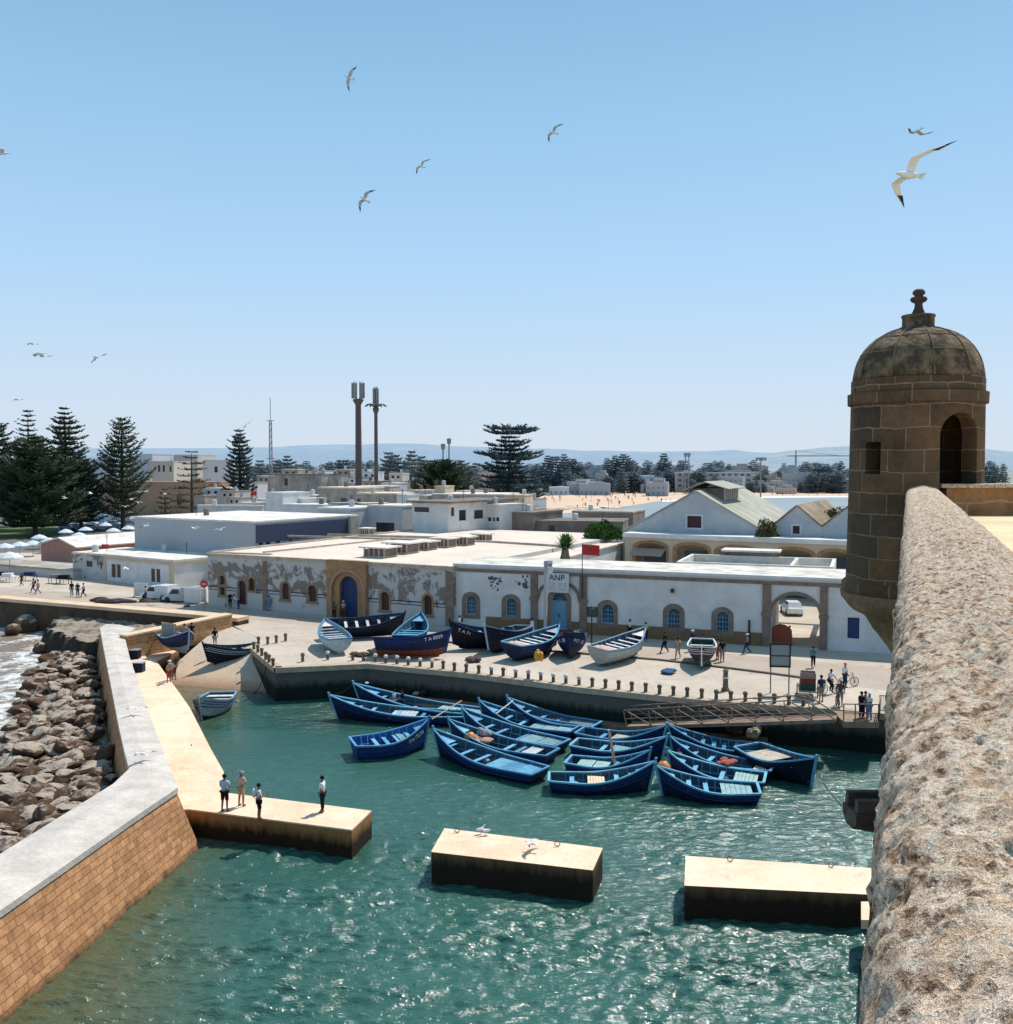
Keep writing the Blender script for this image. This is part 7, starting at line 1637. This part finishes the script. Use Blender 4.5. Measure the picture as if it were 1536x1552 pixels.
def araucaria(seed, H, Rm, shape='cone', base=.12, whorls=16, dens=1.0, bare=0, curl=.25, nbr=7, fat=1.25):
    rn_ = random.Random(seed); fb = MB(); bb = MB()
    bb.tube([(0,0,0),(0,0,H*.5),(0,0,H*.98)],[H*.02+.12,H*.013+.08,.06],8)
    for i in range(whorls):
        f = i/(whorls-1); z = H*(base+(1-base)*f**.9)
        if shape=='cone': r = Rm*(1-f*.97)**.46*rn_.uniform(.72,1.12)*min(1,.75+f*2)
        elif shape=='col': r = Rm*(.85-.45*f)*(1 if f<.9 else .6)
        elif shape=='flat': r = Rm*([.95,.8,1.0,.75,.85,.6,.75,.5,.95,.9,.55,.6,.45,.3,.75,.7][i%16])
        elif shape=='dome': r = Rm*math.sqrt(max(.02,1-(f*.98)**2))
        else: r = Rm*(.9-.5*f)
        nb = nbr + (1 if rn_.random()<.4 else 0); off = rn_.uniform(0,6.28)
        for k in range(nb):
            if rn_.random() < bare: continue
            a = off+2*math.pi*k/nb+rn_.uniform(-.25,.25); rr = r*rn_.uniform(.55,1.2); rise = rn_.uniform(-.06,.12)+ (curl if shape!='flat' else .16); 
            dr = Vector((math.cos(a),math.sin(a),0)); sd = Vector((-dr.y,dr.x,0)); n = 5
            pts = [Vector((0,0,z))+dr*rr*t_+Vector((0,0,rr*(rise*t_*t_*1.3-.10*t_))) for t_ in [q/n for q in range(n+1)]]
            bb.tube(pts,[.09*(1-q/n)+.03 for q in range(n+1)],4,cap=False)
            steps = max(4,int(rr/.42*dens))
            for q in range(steps):
                t_ = .18+.82*(q+rn_.random())/steps; j = min(n-1,int(t_*n)); p = pts[j].lerp(pts[j+1],t_*n-j)
                for s_ in (-1,1):
                    ln = (rr*.26+.35)*(.6+.4*fat)*(1.15-t_*.55)*rn_.uniform(.6,1.2); d = (dr*rn_.uniform(.35,.9)+sd*s_*rn_.uniform(.5,1)+Vector((0,0,rn_.uniform(-.05,.55)))).normalized(); wd = rn_.uniform(.09,.17)*fat
                    u_ = d.cross(Vector((0,0,1))).normalized()*wd; v_ = Vector((0,0,wd*.9)); e_ = p+d*ln+Vector((0,0,ln*.12)); m__ = p+d*ln*.5
                    fb.add([p,m__+u_,m__+v_,m__-u_,m__-v_,e_],[(0,1,2),(0,2,3),(0,3,4),(0,4,1),(5,2,1),(5,3,2),(5,4,3),(5,1,4)])
    return fb, bb
def pine(label, px, ytop, Y, wpx, shape, seed, mat, ybase=None, base=.12, whorls=20, dens=1.0, bare=0, name='norfolk_pine', **kw):
    b0 = D(px,750,Y); zt = D(px,ytop,Y).z; H = zt-2.6; Rm = wpx/2/FPX*Y
    o = thing(name, label, 'pine tree', (b0.x,b0.y,2.6)); fb, bb = araucaria(seed,H,Rm,shape,base,whorls,dens,bare,**kw); bb.build('trunk', mTrunk, o); fb.build('crown', mat, o); return o
pine('dark pine cut by the left edge of the picture', -8, 642, 235, 120, 'cone', 1, mPine, dens=1.4)
pine('sparse grey topped pine at the far left', 45, 624, 250, 66, 'cone', 2, mPineBr, dens=.7)
pine('very dark broad pine in front of the left group', 52, 665, 215, 125, 'dome', 3, mPine, dens=1.7, base=.1, nbr=9)
pine('tall rounded pine with layered crown left of the parking lot', 100, 620, 240, 92, 'cone', 4, mPine, dens=1.5, nbr=8)
pine('broad low pine filling the gap right of the tall rounded one', 122, 690, 232, 70, 'dome', 5, mPine, dens=1.5)
pine('open pine with rising finger branches right of the dark group', 186, 637, 235, 92, 'cone', 6, mPine, dens=1.1, curl=.45)
pine('thin brown half bare pine in front of the brown rampart', 291, 685, 225, 80, 'cone', 7, mPineBr, dens=.45, bare=.25, whorls=12, curl=.1)
pine('dense blue green columnar pine beside the lattice mast', 364, 654, 260, 62, 'col', 8, mPineBl, dens=1.9, whorls=20, nbr=9, curl=.3)
pine('large flat topped layered pine at centre above the beach', 772, 651, 265, 112, 'flat', 9, mPineBl, dens=1.5, base=.25, whorls=16, nbr=8)
pine('low broad pine left of the flat topped one', 672, 699, 250, 92, 'dome', 10, mPine, dens=1.6, base=.3, nbr=8)
pine('small brown pine behind the brown rampart', 250, 742, 215, 40, 'cone', 13, mPineBr, dens=.6, whorls=9)
# ---- round bushes, ficus, palm
def leafball(label, cat, pos, size, mat, seed, n=900, lf=.22, name='bush'):
    rn_ = random.Random(seed); o = thing(name, label, cat, tuple(pos)); b = MB()
    for k in range(n):
        while True:
            v = Vector((rn_.uniform(-1,1),rn_.uniform(-1,1),rn_.uniform(-.2,1)))
            if v.length < 1 and v.length > .45*rn_.random(): break
        v *= (.8+.35*noise.noise(v*2+Vector((seed,0,0))))
        p = Vector((v.x*size[0],v.y*size[1],v.z*size[2])); a_ = Vector((rn_.uniform(-1,1),rn_.uniform(-1,1),rn_.uniform(-.3,1))).normalized(); c_ = a_.cross(Vector((rn_.random(),rn_.random(),.3))).normalized()
        b.add([p-a_*lf,p+c_*lf*.5,p+a_*lf,p-c_*lf*.5],[(0,1,2,3)])
    b.build('foliage', mat, o); t_ = MB(); t_.tube([(0,0,-.3),(0,0,size[2]*.5)],.12,6); t_.build('stem', mTrunk, o); return o
mFic = folmat('ficus_leaves',(.03,.09,.02),(.06,.14,.03),(.12,.20,.06)); mDry = folmat('dry_bush_leaves',(.09,.09,.04),(.14,.12,.05),(.20,.15,.08))
leafball('bright green leafy tree behind the flat roofs left of the gabled shed','tree',D(915,812,131),(3.2,2.5,2.3),mFic,1,2600,.26,'leafy_tree')
leafball('olive brown bush growing on the cornice between the gabled sheds','bush',D(1163,814,115.6),(1.7,1.3,2.6),mDry,2,1900,.17)
leafball('small dark bush by the shore left of the gabled shed','bush',D(921,780,200),(1.6,1.2,1.2),mDry,4,400,.2)
for k,(px,py,s_) in enumerate([(1257,782,2.0),(1268,778,1.8),(1276,784,1.6),(1245,788,1.2)]): leafball(['scrubby bush in the roof valley of the rightmost shed','taller scrub in the roof valley by the tower','scrub at the right end of the roof valley','low scrub at the left end of the roof valley'][k],'bush',D(px,py+8,124+k),(s_*1.3,s_,s_),mDry,10+k,500,.2)
p = Vector((6.2,100.4,2.6)); o = thing('fan_palm','short fan palm with hanging dry fronds behind the port office','palm',tuple(p)); b = MB(); b.tube([(0,0,0),(0,0,7.0)],[.3,.25],8); b.build('trunk', mTrunk, o)
rp = random.Random(4); b = MB(); b2 = MB()
for k in range(300):
    a_=rp.uniform(0,6.28); el=rp.uniform(-.2,1.4); d=Vector((math.cos(a_)*math.cos(el),math.sin(a_)*math.cos(el),math.sin(el))); s_=d.cross(Vector((0,0,1))).normalized()*.11; c=Vector((0,0,7.3)); L2=rp.uniform(.8,1.6); b.add([c+d*.2-s_,c+d*.2+s_,c+d*L2+s_*.3,c+d*L2-s_*.3],[(0,1,2,3)])
for k in range(330):
    a_=rp.uniform(0,6.28); z_=rp.uniform(3.0,7.2); r0=.3; w__=rp.uniform(.6,1.15)*(.6+.4*(7.2-z_)/4); c=Vector((math.cos(a_)*r0,math.sin(a_)*r0,z_)); e=Vector((math.cos(a_)*w__,math.sin(a_)*w__,z_-rp.uniform(.8,1.5))); s_=Vector((-math.sin(a_),math.cos(a_),0))*.2; b2.add([c-s_,c+s_,e+s_*.5,e-s_*.5],[(0,1,2,3)])
b.build('green_fronds', mFic, o); b2.build('dry_fronds', M('dry_frond',(.30,.24,.18),(.13,.10,.08),3), o)
# ---- distant shore: trees and buildings, each a thing
mF1 = folmat('hazy_trees',(.115,.155,.18),(.14,.18,.195),(.18,.215,.22)); mF2 = folmat('hazier_trees',(.19,.24,.28),(.215,.265,.30),(.25,.29,.31))  # foliage colours lightened and blued to stand in for haze
protos = []
for sd,(sh_,dn) in enumerate([('cone',.8),('cone',1.0),('dome',1.0),('col',1.0),('flat',.8)]):
    fb, bb = araucaria(30+sd, 24, 7.5 if sh_!='col' else 6, sh_, .05, 13, dn*.55, nbr=8, fat=3.4); fb.v = [tuple(v) for v in fb.v]
    t1 = bb.build('trunk', mF1); c1 = fb.build('crown', mF1); protos.append((t1.data,c1.data)); bpy.data.objects.remove(t1); bpy.data.objects.remove(c1)
tn = ['conical','slim conical','rounded','columnar','flat topped']
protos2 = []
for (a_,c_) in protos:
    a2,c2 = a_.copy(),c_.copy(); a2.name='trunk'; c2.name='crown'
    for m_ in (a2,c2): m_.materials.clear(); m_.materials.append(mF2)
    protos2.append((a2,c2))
def fartree(px, ytop, Y, kind, hazy=0, ws=1.0):
    b0 = D(px,745,Y); H = D(px,ytop,Y).z-.3
    o = thing('shore_tree','distant hazy %s pine among the houses beyond the %s' % (tn[kind],'beach' if not hazy else 'first shore trees'),'pine tree',(b0.x,b0.y,.3),random.uniform(0,6.28),'%s %s pines beyond the beach' % ('far' if hazy else 'near', tn[kind]))
    s_ = H/24; o.scale=(s_*ws,s_*ws,s_)
    for nm2,me in zip(('trunk','crown'),(protos2 if hazy else protos)[kind]): c = bpy.data.objects.new(nm2,me); C.objects.link(c); c.parent=o
rt = random.Random(77)
near = [(420,700,400,3),(436,693,420,0),(455,706,380,2),(500,704,420,2),(520,700,430,4),(590,688,400,3),(600,692,420,2),(625,686,400,0),(640,694,430,3),(652,700,420,2),(700,700,430,2),(720,704,440,0),
 (815,704,460,2),(830,692,470,0),(842,694,480,4),(855,690,470,0),(868,697,500,2),(880,702,500,3),(920,696,540,0),(932,692,540,3),(945,690,540,2),(958,699,560,2),(975,710,570,2),(1006,689,560,1),(1000,708,560,2),(1024,711,600,2),(1045,712,600,2),(1066,714,600,2),(1085,708,620,2),(1105,704,620,0),(1122,712,620,2),(1138,708,640,2),(1160,712,640,2),(1180,714,640,2),(1200,712,650,2),(1225,703,640,0),(1243,704,640,1),(1255,712,640,2),(1275,700,640,0),(1500,700,600,2),(1520,704,600,0),(395,700,380,3),(335,705,420,3),(275,712,420,2)]
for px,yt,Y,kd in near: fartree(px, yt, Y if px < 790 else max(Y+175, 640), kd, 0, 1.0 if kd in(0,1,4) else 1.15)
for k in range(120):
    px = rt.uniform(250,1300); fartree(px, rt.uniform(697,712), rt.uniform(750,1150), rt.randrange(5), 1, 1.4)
for k in range(26):
    px = rt.uniform(560,1300) if k%2 else rt.uniform(800,1300); fartree(px, rt.uniform(712,722), rt.uniform(660,760) if px>800 else rt.uniform(430,520), 2, 0, 1.7)
for k in range(48):
    fartree(rt.uniform(790,1300), rt.uniform(712,734), rt.uniform(610,665), rt.choice([0,2,2,3]), 0, 1.5)
fb_cols = [('white',M('far_white',(.60,.62,.66),(.54,.56,.6),.05,.95,0)),('cream',M('far_cream',(.52,.48,.44),(.46,.43,.40),.05,.95,0)),('pinkish',M('far_pink',(.50,.40,.36),(.44,.36,.33),.05,.95,0)),('grey',M('far_grey',(.40,.42,.45),(.36,.38,.41),.05,.95,0))]  # haze over the far town is mixed into these wall colours
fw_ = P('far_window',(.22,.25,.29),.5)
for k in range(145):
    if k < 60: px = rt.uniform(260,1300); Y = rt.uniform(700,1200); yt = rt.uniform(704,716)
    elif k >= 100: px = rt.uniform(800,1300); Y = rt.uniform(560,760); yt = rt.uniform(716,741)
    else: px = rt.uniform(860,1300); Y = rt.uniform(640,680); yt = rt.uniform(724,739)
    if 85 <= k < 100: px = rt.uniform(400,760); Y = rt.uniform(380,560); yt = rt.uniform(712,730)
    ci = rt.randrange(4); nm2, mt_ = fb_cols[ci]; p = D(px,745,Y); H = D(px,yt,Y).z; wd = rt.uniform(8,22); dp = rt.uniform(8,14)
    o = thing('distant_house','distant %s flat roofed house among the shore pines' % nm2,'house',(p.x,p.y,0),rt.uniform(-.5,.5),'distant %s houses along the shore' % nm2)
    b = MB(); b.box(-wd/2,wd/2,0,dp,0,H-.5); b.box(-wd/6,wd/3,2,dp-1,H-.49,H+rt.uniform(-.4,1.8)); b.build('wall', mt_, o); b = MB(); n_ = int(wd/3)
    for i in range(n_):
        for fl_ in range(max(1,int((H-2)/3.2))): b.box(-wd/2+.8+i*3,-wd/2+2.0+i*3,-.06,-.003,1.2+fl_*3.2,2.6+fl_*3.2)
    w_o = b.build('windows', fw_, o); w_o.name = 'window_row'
# big cream hotel on the shore
p = D(1082,745,650); o = thing('hotel','cream shore hotel with two rows of small windows behind the big gabled shed','hotel',(p.x,p.y,0),-.05); wd=52; H=D(1082,716,650).z
b = MB(); b.box(-wd/2,wd/2,0,12,0,H); b.build('wall', fb_cols[1][1], o); 
for i in range(12):
    for f_ in range(3): b = MB(); b.box(-wd/2+2+i*4.2,-wd/2+4.2+i*4.2,-.1,-.004,H-2.6-f_*3.6,H-.9-f_*3.6); b.build('window', P('hotel_window',(.12,.14,.16),.5), o)
# ---------------------------------------------------------------- camera, light, sky
cam = bpy.data.cameras.new('camera'); co_ = bpy.data.objects.new('camera', cam); C.objects.link(co_)
cam.sensor_fit = 'HORIZONTAL'; cam.sensor_width = 36; cam.lens = FPX/1536*36; cam.clip_end = 40000; cam.clip_start = .05
co_.location = (0,0,EYE); co_.rotation_euler = (math.pi/2 - PITCH, 0, 0); scene.camera = co_
AZ, EL = R(43), R(57)
sv = Vector((math.sin(AZ)*math.cos(EL), math.cos(AZ)*math.cos(EL), math.sin(EL)))
sl = bpy.data.lights.new('sun','SUN'); sl.energy = 5.0; sl.angle = R(.53); sl.color = (1,.95,.88)
so = bpy.data.objects.new('sun', sl); C.objects.link(so); so.rotation_euler = sv.to_track_quat('Z','Y').to_euler()
w = bpy.data.worlds.new('World'); scene.world = w; w.use_nodes = True; nt = w.node_tree
sk = nt.nodes.new('ShaderNodeTexSky'); sk.sky_type = 'NISHITA'; sk.sun_disc = False; sk.sun_elevation = EL; sk.sun_rotation = AZ
sk.altitude = 10; sk.air_density = 1.0; sk.dust_density = .35; sk.ozone_density = 1.0
bg = nt.nodes['Background']; bg.inputs[1].default_value = .13
# pale coastal haze low in the sky
tc = nt.nodes.new('ShaderNodeTexCoord'); sx = nt.nodes.new('ShaderNodeSeparateXYZ'); nt.links.new(tc.outputs['Generated'], sx.inputs[0])
rp_ = nt.nodes.new('ShaderNodeValToRGB'); nt.links.new(sx.outputs[2], rp_.inputs[0]); e = rp_.color_ramp.elements
e[0].position = 0.0; e[0].color = (.95,.95,.95,1); e[1].position = .5; e[1].color = (.75,.75,.75,1)
for p_,v_ in ((.06,.95),(.18,.92)): q_ = e.new(p_); q_.color = (v_,v_,v_,1)
hc = nt.nodes.new('ShaderNodeValToRGB'); nt.links.new(sx.outputs[2], hc.inputs[0]); e = hc.color_ramp.elements; K_ = 1.0
e[0].position = 0.0; e[0].color = (.66,.75,.86,1); e[1].position = .5; e[1].color = (.20,.45,.70,1)
for p_,c_ in ((.07,(.61,.75,.91,1)),(.2,(.44,.69,.95,1)),(.34,(.32,.59,.87,1))): q_ = e.new(p_); q_.color = c_
sc_ = nt.nodes.new('ShaderNodeVectorMath'); sc_.operation = 'SCALE'; sc_.inputs['Scale'].default_value = 1/.13; nt.links.new(hc.outputs[0], sc_.inputs[0])
mx_ = nt.nodes.new('ShaderNodeMix'); mx_.data_type = 'RGBA'; nt.links.new(rp_.outputs[0], mx_.inputs[0]); nt.links.new(sk.outputs[0], mx_.inputs[6]); nt.links.new(sc_.outputs[0], mx_.inputs[7])
nt.links.new(mx_.outputs[2], bg.inputs[0])
scene.view_settings.view_transform = 'Standard'; scene.view_settings.look = 'None'; scene.view_settings.exposure = 0
scene.render.engine = 'CYCLES'
bad = []
for o in scene.objects:
    if o.parent is None and o.type in ('MESH','EMPTY') and not o.get('kind') and not o.get('label'): bad.append(o.name)
if bad: print('UNLABELLED', bad[:20])
